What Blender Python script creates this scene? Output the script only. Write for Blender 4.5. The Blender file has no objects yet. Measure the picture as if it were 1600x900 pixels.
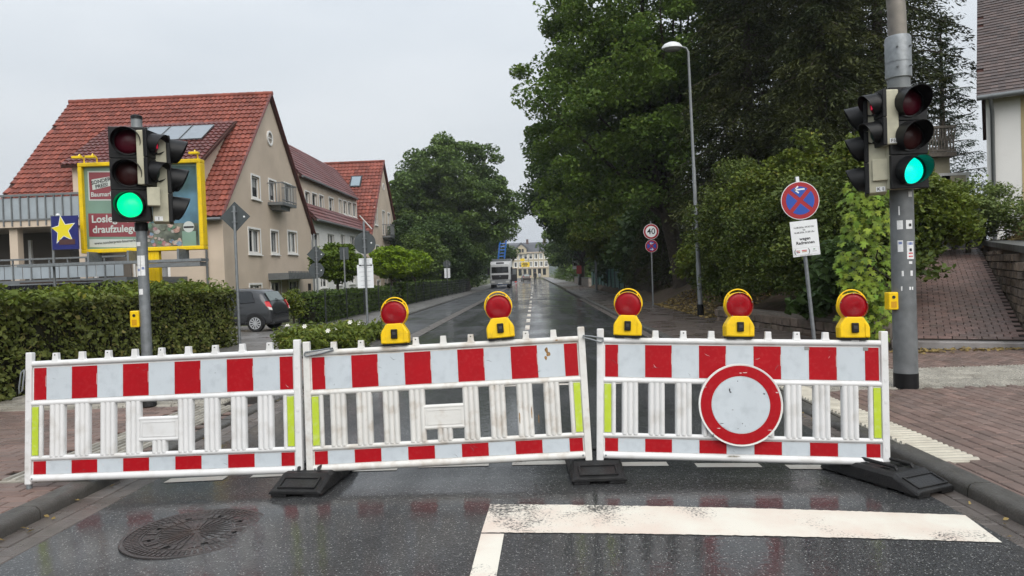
import bpy, math, random
import numpy as np
from mathutils import Matrix, Vector, geometry
random.seed(7); RNG = np.random.default_rng(7)
S = bpy.context.scene; COL = S.collection
R = math.radians
# ------------------------------------------------------------------ camera
FPX = 1100.0                                     # focal length in pixels of a 1600 px wide frame
EYE = Vector((0, 0, 1.5))
cd = bpy.data.cameras.new('camera'); cam = bpy.data.objects.new('camera', cd); COL.objects.link(cam)
CR = Matrix.Rotation(R(1.86), 3, 'Z') @ Matrix.Rotation(math.pi/2 - R(1.08), 3, 'X') @ Matrix.Rotation(R(-2.0), 3, 'Z')
cam.matrix_world = Matrix.Translation(EYE) @ CR.to_4x4()
cd.sensor_width = 36; cd.lens = 36*FPX/1600; cd.clip_start = .05; cd.clip_end = 6000
S.camera = cam
# ------------------------------------------------------------------ overcast sky, weak soft sun
SUN_EL, SUN_AZ = R(42), R(158)                   # azimuth clockwise from +Y: behind the viewer, to the right
wd = bpy.data.worlds.new('World'); S.world = wd; wd.use_nodes = True
nt = wd.node_tree; N = nt.nodes; L = nt.links; N.clear()
sky = N.new('ShaderNodeTexSky'); sky.sky_type = 'NISHITA'; sky.sun_disc = False
sky.sun_elevation = SUN_EL; sky.sun_rotation = SUN_AZ; sky.air_density = 2; sky.dust_density = 6
tc = N.new('ShaderNodeTexCoord'); sp = N.new('ShaderNodeSeparateXYZ'); L.new(tc.outputs['Generated'], sp.inputs[0])
mp = N.new('ShaderNodeMapping'); mp.inputs['Scale'].default_value = (1.2, 1.2, 3.6); L.new(tc.outputs['Generated'], mp.inputs[0])
cn = N.new('ShaderNodeTexNoise'); cn.inputs['Scale'].default_value = 1.5; cn.inputs['Detail'].default_value = 5; cn.inputs['Roughness'].default_value = .5
L.new(mp.outputs[0], cn.inputs['Vector'])
cr = N.new('ShaderNodeValToRGB'); cr.color_ramp.elements[0].position = .32; cr.color_ramp.elements[1].position = .68
cr.color_ramp.elements[0].color = (4.0, 4.35, 4.75, 1); cr.color_ramp.elements[1].color = (4.95, 5.2, 5.5, 1)
L.new(cn.outputs['Fac'], cr.inputs[0])
# overcast vault: an even layer that grows brighter towards the zenith, as cloud cover does
zr = N.new('ShaderNodeMapRange'); zr.inputs[1].default_value = 0; zr.inputs[2].default_value = 1; zr.inputs[3].default_value = 1.0; zr.inputs[4].default_value = 2.2
zp = N.new('ShaderNodeMath'); zp.operation = 'POWER'; zp.inputs[1].default_value = 1.8; zp.use_clamp = True; L.new(sp.outputs['Z'], zp.inputs[0]); L.new(zp.outputs[0], zr.inputs[0])
vm = N.new('ShaderNodeVectorMath'); vm.operation = 'SCALE'; L.new(cr.outputs[0], vm.inputs[0]); L.new(zr.outputs[0], vm.inputs['Scale'])
mx = N.new('ShaderNodeMix'); mx.data_type = 'RGBA'; mx.inputs[0].default_value = .93
L.new(sky.outputs[0], mx.inputs[6]); L.new(vm.outputs[0], mx.inputs[7])
bg = N.new('ShaderNodeBackground'); bg.inputs['Strength'].default_value = .09; L.new(mx.outputs[2], bg.inputs[0])
wo = N.new('ShaderNodeOutputWorld'); L.new(bg.outputs[0], wo.inputs[0])
sl = bpy.data.lights.new('sun', 'SUN'); sl.energy = 1.5; sl.angle = R(60); sl.color = (1, .97, .93)
so = bpy.data.objects.new('sun', sl); COL.objects.link(so)
sd = Vector((math.sin(SUN_AZ)*math.cos(SUN_EL), math.cos(SUN_AZ)*math.cos(SUN_EL), math.sin(SUN_EL)))
so.rotation_euler = sd.to_track_quat('Z', 'Y').to_euler(); so.location = (0, -5, 30)
S.view_settings.view_transform = 'Standard'; S.view_settings.look = 'None'; S.view_settings.gamma = 1
S.view_settings.exposure = 0.76; S.view_settings.use_curve_mapping = False
S.render.engine = 'CYCLES'; S.cycles.use_denoising = True
S.cycles.use_adaptive_sampling = True; S.cycles.adaptive_threshold = .02
S.cycles.max_bounces = 5; S.cycles.diffuse_bounces = 2; S.cycles.glossy_bounces = 3; S.cycles.transmission_bounces = 4
S.cycles.transparent_max_bounces = 8; S.cycles.caustics_reflective = False; S.cycles.caustics_refractive = False

# ------------------------------------------------------------------ helpers
def ray(u, v): return CR @ Vector(((u-800)/FPX, -(v-450)/FPX, -1))
def G(u, v, z=0):                                # where the sight line through a photo pixel meets the ground
    d = ray(u, v); return EYE + d*((z-1.5)/d.z)
def P(u, v, y):                                  # ... or the upright plane y metres down the street
    d = ray(u, v); return EYE + d*(y/d.y)
def PL(u, v, p, n):                              # ... or any plane through p with normal n
    d = ray(u, v); n = Vector(n); return EYE + d*((Vector(p)-EYE).dot(n)/d.dot(n))
def proj(p):
    q = CR.transposed() @ (Vector(p)-EYE)
    if q.z > -.05: return (-9999, -9999)
    return 800+FPX*q.x/-q.z, 450-FPX*q.y/-q.z
def inview(p, m=12):
    u, v = proj(p); return -m < u < 1600+m and -m < v < 900+m

MATS = {}
def mat(name, col, rough=.6, spec=.4, metal=0, var=0, vscale=8, bump=0, bscale=40, emit=None, estr=0, island=0, dirt=None, dscale=3, damt=.5, rvar=0, coat=0, col2=None):
    """principled material: a base colour with noise variation, fine relief and blotches of dirt"""
    if name in MATS: return MATS[name]
    m = bpy.data.materials.new(name); m.use_nodes = True; MATS[name] = m
    t = m.node_tree; n = t.nodes; l = t.links; b = n['Principled BSDF']
    b.inputs['Roughness'].default_value = rough; b.inputs['Specular IOR Level'].default_value = spec; b.inputs['Metallic'].default_value = metal
    b.inputs['Coat Weight'].default_value = coat
    g = n.new('ShaderNodeNewGeometry'); x = g.outputs['Position']
    rgb = n.new('ShaderNodeRGB'); rgb.outputs[0].default_value = (*col, 1); c = rgb.outputs[0]
    def noise(sc, det=4, off=0):
        q = n.new('ShaderNodeTexNoise'); q.inputs['Scale'].default_value = sc; q.inputs['Detail'].default_value = det
        if off:
            a = n.new('ShaderNodeVectorMath'); a.operation = 'ADD'; a.inputs[1].default_value = (off, off*1.7, off*.3); l.new(x, a.inputs[0]); l.new(a.outputs[0], q.inputs['Vector'])
        else: l.new(x, q.inputs['Vector'])
        return q.outputs['Fac']
    def mixc(f, a, bb):
        q = n.new('ShaderNodeMix'); q.data_type = 'RGBA'
        if isinstance(f, float): q.inputs[0].default_value = f
        else: l.new(f, q.inputs[0])
        l.new(a, q.inputs[6])
        if isinstance(bb, tuple): q.inputs[7].default_value = (*bb, 1)
        else: l.new(bb, q.inputs[7])
        return q.outputs[2]
    def mrange(f, a, bb, c0, c1):
        q = n.new('ShaderNodeMapRange'); l.new(f, q.inputs[0])
        for i, w in enumerate((a, bb, c0, c1)): q.inputs[i+1].default_value = w
        return q.outputs[0]
    def scale(cc, f):
        q = n.new('ShaderNodeVectorMath'); q.operation = 'SCALE'; l.new(cc, q.inputs[0]); l.new(f, q.inputs['Scale']); return q.outputs[0]
    if island:
        oi = n.new('ShaderNodeObjectInfo'); ad = n.new('ShaderNodeMath'); ad.operation = 'ADD'
        l.new(oi.outputs['Random'], ad.inputs[0]); l.new(g.outputs['Random Per Island'], ad.inputs[1])
        fr = n.new('ShaderNodeMath'); fr.operation = 'FRACT'; l.new(ad.outputs[0], fr.inputs[0])
        if col2: c = mixc(fr.outputs[0], c, col2)
        wn = n.new('ShaderNodeTexWhiteNoise'); wn.noise_dimensions = '1D'; l.new(fr.outputs[0], wn.inputs['W'])
        c = scale(c, mrange(wn.outputs['Value'], 0, 1, 1-island, 1+island))
    elif col2: c = mixc(mrange(noise(vscale*.4, 3, 5.1), .4, .62, 0, 1), c, col2)
    if var: c = scale(c, mrange(noise(vscale), .25, .75, 1-var, 1+var))
    if dirt: c = mixc(mrange(noise(dscale, 6, 11.3), .5, .72, 0, damt), c, dirt)
    l.new(c, b.inputs['Base Color'])
    if rvar: l.new(mrange(noise(vscale*.7, 3, 3.3), .3, .7, max(.03, rough-rvar), rough+rvar), b.inputs['Roughness'])
    if bump:
        bp = n.new('ShaderNodeBump'); bp.inputs['Strength'].default_value = bump; bp.inputs['Distance'].default_value = .02
        l.new(noise(bscale, 5, 1.9), bp.inputs['Height']); l.new(bp.outputs[0], b.inputs['Normal'])
    if emit:
        b.inputs['Emission Color'].default_value = (*emit, 1); b.inputs['Emission Strength'].default_value = estr
    return m

def foliage(name, a, b, rough=.45, trans=.25, young=None):
    if name in MATS: return MATS[name]
    m = bpy.data.materials.new(name); m.use_nodes = True; MATS[name] = m
    t = m.node_tree; n = t.nodes; l = t.links; p = n['Principled BSDF']
    at = n.new('ShaderNodeAttribute'); at.attribute_name = 'tint'; s = n.new('ShaderNodeSeparateColor'); l.new(at.outputs['Color'], s.inputs[0])
    q = n.new('ShaderNodeMix'); q.data_type = 'RGBA'; l.new(s.outputs[0], q.inputs[0]); q.inputs[6].default_value = (*a, 1); q.inputs[7].default_value = (*b, 1)
    c = q.outputs[2]
    gn = n.new('ShaderNodeVectorMath'); gn.operation = 'MULTIPLY'; gn.inputs[1].default_value = (1.22, 1.25, 1.05); l.new(c, gn.inputs[0]); c = gn.outputs[0]
    if young:
        w = n.new('ShaderNodeMapRange'); l.new(s.outputs[1], w.inputs[0]); w.inputs[1].default_value = .86; w.inputs[2].default_value = 1
        y = n.new('ShaderNodeMix'); y.data_type = 'RGBA'; l.new(w.outputs[0], y.inputs[0]); l.new(c, y.inputs[6]); y.inputs[7].default_value = (*young, 1); c = y.outputs[2]
    l.new(c, p.inputs['Base Color']); p.inputs['Roughness'].default_value = rough; p.inputs['Specular IOR Level'].default_value = .14
    tr = n.new('ShaderNodeBsdfTranslucent'); l.new(c, tr.inputs[0])
    ms = n.new('ShaderNodeMixShader'); ms.inputs[0].default_value = trans; l.new(p.outputs[0], ms.inputs[1]); l.new(tr.outputs[0], ms.inputs[2])
    l.new(ms.outputs[0], n['Material Output'].inputs['Surface'])
    return m

ORIG = {}
class MB:
    """collects shapes for ONE mesh object"""
    def __init__(s): s.v = []; s.f = []; s.mi = []; s.M = None
    def add(s, vs, fs, mi=0, M=None):
        o = len(s.v)
        for p in vs:
            p = Vector(p)
            if M is not None: p = M @ p
            if s.M is not None: p = s.M @ p
            s.v.append(p)
        for f in fs: s.f.append([i+o for i in f]); s.mi.append(mi)
        return s
    def box(s, x0, x1, y0, y1, z0, z1, mi=0, M=None):
        return s.add([(x0,y0,z0),(x1,y0,z0),(x1,y1,z0),(x0,y1,z0),(x0,y0,z1),(x1,y0,z1),(x1,y1,z1),(x0,y1,z1)],
              [(3,2,1,0),(4,5,6,7),(0,1,5,4),(1,2,6,5),(2,3,7,6),(3,0,4,7)], mi, M)
    def tube(s, pts, rad, n=10, mi=0, M=None, cap=True):
        pts = [Vector(p) for p in pts]; k = len(pts)
        if not hasattr(rad, '__len__'): rad = [rad]*k
        vs = []; up = None
        for i, p in enumerate(pts):
            d = (pts[min(i+1,k-1)]-pts[max(i-1,0)]).normalized()
            if up is None: up = d.orthogonal().normalized()
            up = (up - d*up.dot(d)).normalized(); w = d.cross(up)
            for j in range(n):
                a = 2*math.pi*j/n; vs.append(p + (up*math.cos(a)+w*math.sin(a))*rad[i])
        fs = [(i*n+j, i*n+(j+1)%n, (i+1)*n+(j+1)%n, (i+1)*n+j) for i in range(k-1) for j in range(n)]
        if cap: fs += [list(range(n))[::-1], list(range((k-1)*n, k*n))]
        return s.add(vs, fs, mi, M)
    def lathe(s, prof, n=24, mi=0, M=None, a0=0, a1=2*math.pi):   # (radius, z) profile round the z axis
        full = abs(a1-a0-2*math.pi) < 1e-6; m = n if full else n+1; k = len(prof); vs = []
        for j in range(m):
            a = a0+(a1-a0)*j/n
            for r, z in prof: vs.append((r*math.cos(a), r*math.sin(a), z))
        fs = [(j*k+i, ((j+1)%m)*k+i, ((j+1)%m)*k+i+1, j*k+i+1) for j in range(n) for i in range(k-1)]
        return s.add(vs, fs, mi, M)
    def prism(s, poly, y0, y1, mi=0, M=None):    # an outline in x,z pushed from y0 to y1
        n = len(poly); vs = [(x, y0, z) for x, z in poly]+[(x, y1, z) for x, z in poly]
        fs = [list(range(n)), list(range(n, 2*n))[::-1]]+[(i, n+i, n+(i+1)%n, (i+1)%n) for i in range(n)]
        return s.add(vs, fs, mi, M)
    def disc(s, r, y0, y1, n=40, cx=0, cz=0, mi=0, M=None, sx=1):
        return s.prism([(cx+r*sx*math.cos(2*math.pi*i/n), cz+r*math.sin(2*math.pi*i/n)) for i in range(n)], y0, y1, mi, M)
    def ring(s, r0, r1, y0, y1, n=48, cx=0, cz=0, mi=0, M=None):
        vs = []
        for i in range(n):
            c, q = math.cos(2*math.pi*i/n), math.sin(2*math.pi*i/n)
            vs += [(cx+r0*c, y0, cz+r0*q), (cx+r1*c, y0, cz+r1*q), (cx+r1*c, y1, cz+r1*q), (cx+r0*c, y1, cz+r0*q)]
        fs = []
        for i in range(n):
            a, b = 4*i, 4*((i+1) % n)
            fs += [(a,a+1,b+1,b),(a+1,a+2,b+2,b+1),(a+2,a+3,b+3,b+2),(a+3,a,b,b+3)]
        return s.add(vs, fs, mi, M)
    def mesh(s, name, mats, smooth=None):
        me = bpy.data.meshes.new(name); me.from_pydata([tuple(p) for p in s.v], [], s.f)
        for m in (mats if isinstance(mats, (list, tuple)) else [mats]): me.materials.append(m)
        if any(s.mi): me.polygons.foreach_set('material_index', s.mi)
        me.validate()
        import bmesh
        bm = bmesh.new(); bm.from_mesh(me); bmesh.ops.recalc_face_normals(bm, faces=bm.faces); bm.to_mesh(me); bm.free()
        if smooth:
            me.polygons.foreach_set('use_smooth', [True]*len(me.polygons)); me.set_sharp_from_angle(angle=R(smooth))
        me.update(); return me
    def build(s, name, mats, parent=None, smooth=None, bevel=0, world=False, seg=2):
        if world and parent is not None:
            o0 = ORIG.get(parent.name, Vector((0,0,0))); s.v = [p-o0 for p in s.v]
        o = bpy.data.objects.new(name, s.mesh(name, mats, smooth)); COL.objects.link(o)
        if parent is not None:
            o.parent = parent
            if world: ORIG[o.name] = ORIG.get(parent.name, Vector((0,0,0)))
        if bevel:
            b = o.modifiers.new('bevel', 'BEVEL'); b.width = bevel; b.segments = seg; b.limit_method = 'ANGLE'; b.angle_limit = R(40)
        return o
def tag(o, label=None, cat=None, group=None, kind=None):
    if label: o['label'] = label
    if cat: o['category'] = cat
    if group: o['group'] = group
    if kind: o['kind'] = kind
    return o
def thing(name, label, cat, loc=(0,0,0), rotz=0, group=None, M=None):
    o = bpy.data.objects.new(name, None); COL.objects.link(o); o.empty_display_size = .1
    if M is not None: o.matrix_world = M; ORIG[o.name] = M.to_translation()
    else: o.location = loc; o.rotation_euler = (0,0,rotz); ORIG[o.name] = Vector(loc)
    return tag(o, label, cat, group)
def struct(mb, name, m, **k): return tag(mb.build(name, m, **k), kind='structure')
def copy_tree(o, parent=None):
    c = o.copy(); COL.objects.link(c); c.parent = parent
    for ch in o.children: copy_tree(ch, c)
    return c
def text(s, loc, size, m, parent, name='lettering', bold=0, align='CENTER', rot=None, shear=0, sx=1, space=1):
    cu = bpy.data.curves.new(name, 'FONT'); cu.body = s; cu.size = size; cu.align_x = align; cu.align_y = 'CENTER'; cu.offset = bold; cu.shear = shear; cu.resolution_u = 3; cu.space_character = space
    t = bpy.data.objects.new(name+'_outline', cu); me = bpy.data.meshes.new_from_object(t); bpy.data.objects.remove(t)
    me.materials.clear(); me.materials.append(m); me.name = name
    o = bpy.data.objects.new(name, me); COL.objects.link(o); o.parent = parent; o.location = loc
    o.rotation_euler = rot if rot else (math.pi/2, 0, 0); o.scale = (sx, 1, 1); return o

def pieces(name, templ, frames, m, parent, limit=300, size=1.0, rest=True):
    """alike pieces: those that show largest become objects of their own, the others one joined part"""
    seen = []; far = []
    for F in frames:
        p = F.to_translation(); (seen if inview(p) else far).append((-(p-EYE).length, F))
    seen.sort(key=lambda t: -t[0])
    near = [f for _, f in seen[:limit]]; other = [f for _, f in seen[limit:]]+[f for _, f in far]
    o0 = ORIG.get(parent.name, Vector((0,0,0)))
    me = templ.mesh(name, m)
    for F in near:
        o = bpy.data.objects.new(name, me); COL.objects.link(o); o.parent = parent; o.matrix_local = Matrix.Translation(-o0) @ F
    if other and rest:
        tv = np.array([tuple(p) for p in templ.v]); nv = len(tv)
        A = np.array([np.array(Matrix.Translation(-o0) @ F) for F in other])
        V = np.einsum('nij,vj->nvi', A[:, :3, :3], tv) + A[:, None, :3, 3]
        fs = [[i+k*nv for i in f] for k in range(len(other)) for f in templ.f]
        q = bpy.data.meshes.new(name+'s'); q.from_pydata(V.reshape(-1, 3).tolist(), [], fs); q.materials.append(m); q.update()
        o = bpy.data.objects.new('remaining_'+name+'s', q); COL.objects.link(o); o.parent = parent; o['kind'] = 'stuff'

def leafmesh(name, pts, size, m, parent, tint=None, nrm=None, long=1.5, sizevar=.5, droop=.3, axis=None, fold=.18):
    """many leaf-sized folded faces"""
    n = len(pts); o0 = ORIG.get(parent.name, Vector((0,0,0))) if parent is not None else Vector((0,0,0))
    pts = np.asarray(pts, float) - np.array(o0)
    if nrm is None:
        nrm = RNG.normal(size=(n,3)); nrm[:,2] = np.abs(nrm[:,2])+.5
    nrm = nrm/np.linalg.norm(nrm, axis=1)[:,None]
    a = RNG.normal(size=(n,3)) if axis is None else axis+RNG.normal(size=(n,3))*.35
    a[:,2] -= droop; a -= nrm*np.sum(a*nrm, axis=1)[:,None]; a /= np.linalg.norm(a, axis=1)[:,None]+1e-9
    b = np.cross(nrm, a); s = size*(1+RNG.uniform(-sizevar, sizevar, n))[:,None]
    V = np.stack([pts-a*s*long/2, pts+b*s*.5+nrm*s*fold, pts+a*s*long/2, pts-b*s*.5+nrm*s*fold], 1).reshape(-1,3)
    me = bpy.data.meshes.new(name); me.vertices.add(4*n); me.vertices.foreach_set('co', V.ravel())
    me.loops.add(6*n); me.polygons.add(2*n)
    idx = (np.arange(n)[:,None]*4 + np.array([0,1,2,0,2,3])).ravel()
    me.loops.foreach_set('vertex_index', idx); me.polygons.foreach_set('loop_start', np.arange(2*n)*3)
    me.update(calc_edges=True)
    if tint is None: tint = RNG.uniform(0,1,n)
    col = np.ones((n,4,4)); col[:,:,0] = np.clip(tint,0,1)[:,None]; col[:,:,1] = RNG.uniform(0,1,n)[:,None]
    at = me.attributes.new('tint', 'FLOAT_COLOR', 'POINT'); at.data.foreach_set('color', col.ravel())
    me.materials.append(m); o = bpy.data.objects.new(name, me); COL.objects.link(o)
    if parent is not None: o.parent = parent
    return o

# ------------------------------------------------------------------ materials used in many places
WHITE = mat('white_plastic', (.66,.66,.655), .45, .35, var=.06, vscale=3, dirt=(.36,.33,.28), dscale=8, damt=.36, bump=.04, bscale=120)
WHITE_DIRTY = mat('white_plastic_dirty', (.64,.63,.60), .45, .35, var=.07, vscale=4, dirt=(.34,.26,.18), dscale=9, damt=.6, bump=.05, bscale=120)
REFW = mat('reflective_white', (.50,.545,.58), .45, .3, var=.04, vscale=5, dirt=(.24,.27,.3), dscale=14, damt=.25)
REFR = mat('reflective_red', (.35,.0025,.008), .5, .18, var=.07, vscale=5, dirt=(.5,.1,.1), dscale=40, damt=.12)
LIME = mat('lime_reflector', (.44,.56,.03), .35, .5, var=.06, vscale=14, dirt=(.6,.65,.4), dscale=30, damt=.3)
GALV = mat('galvanised_steel', (.21,.225,.235), .48, .5, .45, var=.2, vscale=16, dirt=(.12,.13,.135), dscale=9, damt=.5, bump=.03, bscale=60)
GALVD = mat('grey_sign_back', (.065,.075,.078), .6, .3, .1, var=.12, vscale=7)
RUBBER = mat('black_rubber', (.012,.012,.0125), .5, .28, var=.35, vscale=14, bump=.25, bscale=90, dirt=(.03,.029,.027), dscale=6, damt=.5, rvar=.14)
BLACK = mat('black_plastic', (.007,.0072,.008), .45, .25, var=.15, vscale=20)
YEL = mat('yellow_plastic', (.82,.53,.004), .42, .3, var=.05, vscale=12, dirt=(.3,.2,.03), dscale=18, damt=.25)
YELP = mat('yellow_paint', (.78,.53,.006), .45, .3, var=.08, vscale=3, dirt=(.3,.22,.06), dscale=5, damt=.3)
WOODM = mat('bark', (.055,.045,.035), .85, .2, var=.4, vscale=9, bump=.6, bscale=18)
def glass(name, col, tr):
    m = mat(name, col, .05, .7); t = m.node_tree; n = t.nodes; l = t.links
    tb = n.new('ShaderNodeBsdfTransparent'); ms = n.new('ShaderNodeMixShader'); ms.inputs[0].default_value = tr
    l.new(n['Principled BSDF'].outputs[0], ms.inputs[1]); l.new(tb.outputs[0], ms.inputs[2]); l.new(ms.outputs[0], n['Material Output'].inputs['Surface']); return m
GLASSD = glass('window_glass', (.03,.036,.042), .8)
GLASSB = mat('dark_tinted_glass', (.012,.014,.016), .05, .6)
FRAMEW = mat('window_frame_white', (.78,.77,.74), .45, .4, var=.04)

# ================================================================== THE SETTING
XL, XR, XC = -3.30, 2.68, -.22                   # kerb faces and crown of the street
def zc(x): return max(0., .045*(1-((x-XC)/2.8)**2))
def asphalt(name, col, wet_lo, wet_hi, speck=.3, wscale=.55, woff=0, crough=.09):
    m = bpy.data.materials.new(name); m.use_nodes = True; t = m.node_tree; n = t.nodes; l = t.links; b = n['Principled BSDF']
    g = n.new('ShaderNodeNewGeometry'); pos = g.outputs['Position']
    def noise(sc, det, off):
        a = n.new('ShaderNodeVectorMath'); a.operation = 'ADD'; a.inputs[1].default_value = (off, off*.7, 0); l.new(pos, a.inputs[0])
        q = n.new('ShaderNodeTexNoise'); q.inputs['Scale'].default_value = sc; q.inputs['Detail'].default_value = det; l.new(a.outputs[0], q.inputs['Vector']); return q.outputs['Fac']
    def mr(f, a, bb, c0, c1):
        q = n.new('ShaderNodeMapRange'); l.new(f, q.inputs[0])
        for i, w in enumerate((a, bb, c0, c1)): q.inputs[i+1].default_value = w
        return q.outputs[0]
    vo = n.new('ShaderNodeTexVoronoi'); vo.inputs['Scale'].default_value = 125; l.new(pos, vo.inputs['Vector'])
    sc = n.new('ShaderNodeSeparateColor'); l.new(vo.outputs['Color'], sc.inputs[0])
    st = mr(sc.outputs[0], .86, .99, 0, 1)                       # pale chippings among dark ones
    dd = mr(vo.outputs['Distance'], .25, .6, 1, 0); mu = n.new('ShaderNodeMath'); mu.operation = 'MULTIPLY'; l.new(st, mu.inputs[0]); l.new(dd, mu.inputs[1])
    base = n.new('ShaderNodeVectorMath'); base.operation = 'SCALE'; base.inputs[0].default_value = col; l.new(mr(noise(1.3, 5, 2), .3, .7, .72, 1.3), base.inputs['Scale'])
    b2 = n.new('ShaderNodeVectorMath'); b2.operation = 'SCALE'; l.new(base.outputs[0], b2.inputs[0]); l.new(mr(sc.outputs[1], 0, 1, .45, 1.7), b2.inputs['Scale'])
    mix = n.new('ShaderNodeMix'); mix.data_type = 'RGBA'; l.new(mu.outputs[0], mix.inputs[0]); l.new(b2.outputs[0], mix.inputs[6]); mix.inputs[7].default_value = (speck, speck, speck*.96, 1)
    l.new(mix.outputs[2], b.inputs['Base Color'])
    mpg = n.new('ShaderNodeMapping'); mpg.inputs['Scale'].default_value = (1.5, .06, 1); l.new(pos, mpg.inputs[0])
    sn = n.new('ShaderNodeTexNoise'); sn.inputs['Scale'].default_value = 1.0; sn.inputs['Detail'].default_value = 3; l.new(mpg.outputs[0], sn.inputs['Vector'])
    av = n.new('ShaderNodeMix'); av.inputs[0].default_value = .45; l.new(noise(wscale, 4, 20+woff), av.inputs[2]); l.new(sn.outputs['Fac'], av.inputs[3])   # wheel tracks dry first
    wet = mr(av.outputs[0], wet_lo+.03, wet_hi-.04, .06, 1)  # film of rain water lying in the shallow hollows
    l.new(wet, b.inputs['Coat Weight']); b.inputs['Coat Roughness'].default_value = crough; b.inputs['Coat IOR'].default_value = 1.33
    b.inputs['Roughness'].default_value = .55; b.inputs['Specular IOR Level'].default_value = .25
    bp = n.new('ShaderNodeBump'); bp.inputs['Strength'].default_value = .55; bp.inputs['Distance'].default_value = .006; l.new(vo.outputs['Distance'], bp.inputs['Height']); l.new(bp.outputs[0], b.inputs['Normal'])
    b3 = n.new('ShaderNodeBump'); b3.inputs['Strength'].default_value = .16; b3.inputs['Distance'].default_value = .01; l.new(noise(28, 3, 7), b3.inputs['Height']); l.new(b3.outputs[0], b.inputs['Coat Normal'])
    return m
ASPH = asphalt('wet_asphalt', (.024,.0245,.0255), .34, .62, .33)
ASPHP = asphalt('worn_wet_asphalt', (.055,.057,.060), .42, .68, .16, .5, 3, .16)
EARTH = mat('earth', (.075,.052,.036), .85, .2, var=.4, vscale=5, bump=.5, bscale=20, dirt=(.05,.055,.02), dscale=2, damt=.7)
GRASS = mat('grass', (.055,.065,.022), .8, .2, var=.5, vscale=3, bump=.6, bscale=25, dirt=(.11,.09,.045), dscale=1.2, damt=.6)
KERB = mat('kerb_stone', (.070,.066,.060), .45, .3, var=.2, vscale=11, bump=.3, bscale=70, dirt=(.05,.047,.04), dscale=5, damt=.7, rvar=.15, island=.12)
PAVER = mat('paver', (.180,.118,.098), .46, .28, island=.16, col2=(.155,.112,.096), var=.16, vscale=4, bump=.22, bscale=80, rvar=.16, dirt=(.07,.058,.05), dscale=1.4, damt=.5)
JOINT = mat('joint_sand', (.022,.018,.015), .85, .15, var=.3, vscale=20, bump=.3, bscale=60)
GUTTER = mat('gutter_slab', (.10,.085,.076), .38, .35, island=.2, var=.2, vscale=8, bump=.22, bscale=80, rvar=.16, dirt=(.07,.062,.054), dscale=3, damt=.6)
TACT = mat('tactile_slab', (.44,.41,.34), .42, .4, island=.10, var=.12, vscale=6, bump=.1, bscale=80, dirt=(.2,.17,.13), dscale=4, damt=.5)
TACTD = mat('tactile_slab_worn', (.30,.28,.24), .42, .4, island=.22, var=.2, vscale=6, bump=.1, bscale=80, dirt=(.16,.14,.11), dscale=3, damt=.65)
def roadpaint(name, col, wear_lo, wear_hi, sc=1.1, off=0):
    m = bpy.data.materials.new(name); m.use_nodes = True; t = m.node_tree; n = t.nodes; l = t.links; b = n['Principled BSDF']; g = n.new('ShaderNodeNewGeometry')
    def noise(scl, det, o):
        a = n.new('ShaderNodeVectorMath'); a.operation = 'ADD'; a.inputs[1].default_value = (o, o*.6, 0); l.new(g.outputs['Position'], a.inputs[0]); q = n.new('ShaderNodeTexNoise'); q.inputs['Scale'].default_value = scl; q.inputs['Detail'].default_value = det; q.inputs['Roughness'].default_value = .65; l.new(a.outputs[0], q.inputs['Vector']); return q.outputs['Fac']
    def mr(f, *w):
        q = n.new('ShaderNodeMapRange'); l.new(f, q.inputs[0])
        for i, x in enumerate(w): q.inputs[i+1].default_value = x
        return q.outputs[0]
    wear = mr(noise(sc, 2, 3+off), wear_lo, wear_hi, 0, 1)            # where tyres have scuffed the paint away, grain by grain
    th = n.new('ShaderNodeMath'); th.operation = 'SUBTRACT'; l.new(mr(wear, 0, 1, -.26, .27), th.inputs[0]); l.new(mr(noise(70, 4, 9), .3, .7, 0, .5), th.inputs[1])
    msk = mr(th.outputs[0], -.12, .06, 0, 1)
    c1 = n.new('ShaderNodeMix'); c1.data_type = 'RGBA'; l.new(mr(noise(2.2, 5, 15), .38, .66, 0, 1), c1.inputs[0]); c1.inputs[6].default_value = (*col, 1); c1.inputs[7].default_value = (col[0]*.93, col[1]*.82, col[2]*.80, 1)
    c2 = n.new('ShaderNodeMix'); c2.data_type = 'RGBA'; l.new(msk, c2.inputs[0]); l.new(c1.outputs[2], c2.inputs[6]); c2.inputs[7].default_value = (.06,.06,.058,1)
    l.new(c2.outputs[2], b.inputs['Base Color']); b.inputs['Roughness'].default_value = .45; b.inputs['Specular IOR Level'].default_value = .3
    bp = n.new('ShaderNodeBump'); bp.inputs['Strength'].default_value = .35; bp.inputs['Distance'].default_value = .006; l.new(noise(120, 3, 1), bp.inputs['Height']); l.new(bp.outputs[0], b.inputs['Normal']); return m
PAINT = roadpaint('road_paint', (.66,.63,.55), .42, .66, 1.25, 2.4)
PAINTF = roadpaint('road_paint_thin', (.55,.53,.47), .40, .75, 2.2, 7)

g = MB(); n = 40                                 # one sheet to the horizon
g.add([(3500*math.cos(2*math.pi*i/n), 1500+3500*math.sin(2*math.pi*i/n), -.06) for i in range(n)], [list(range(n))])
struct(g, 'ground', GRASS)

road = MB(); xs = [XL+.30+i*(XR-.215-XL-.30)/16 for i in range(17)]
ys = [-4, 0, 3, 6, 9, 12, 16, 22, 30, 45, 70, 110, 170, 230, 285]
def bendx(y): return -((max(0, y-130)/40)**2)*.35
road.add([(x+bendx(y), y, zc(x)) for y in ys for x in xs], [(j*17+i, j*17+i+1, (j+1)*17+i+1, (j+1)*17+i) for j in range(len(ys)-1) for i in range(16)])
road_o = struct(road, 'road', ASPH, smooth=60)

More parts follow.
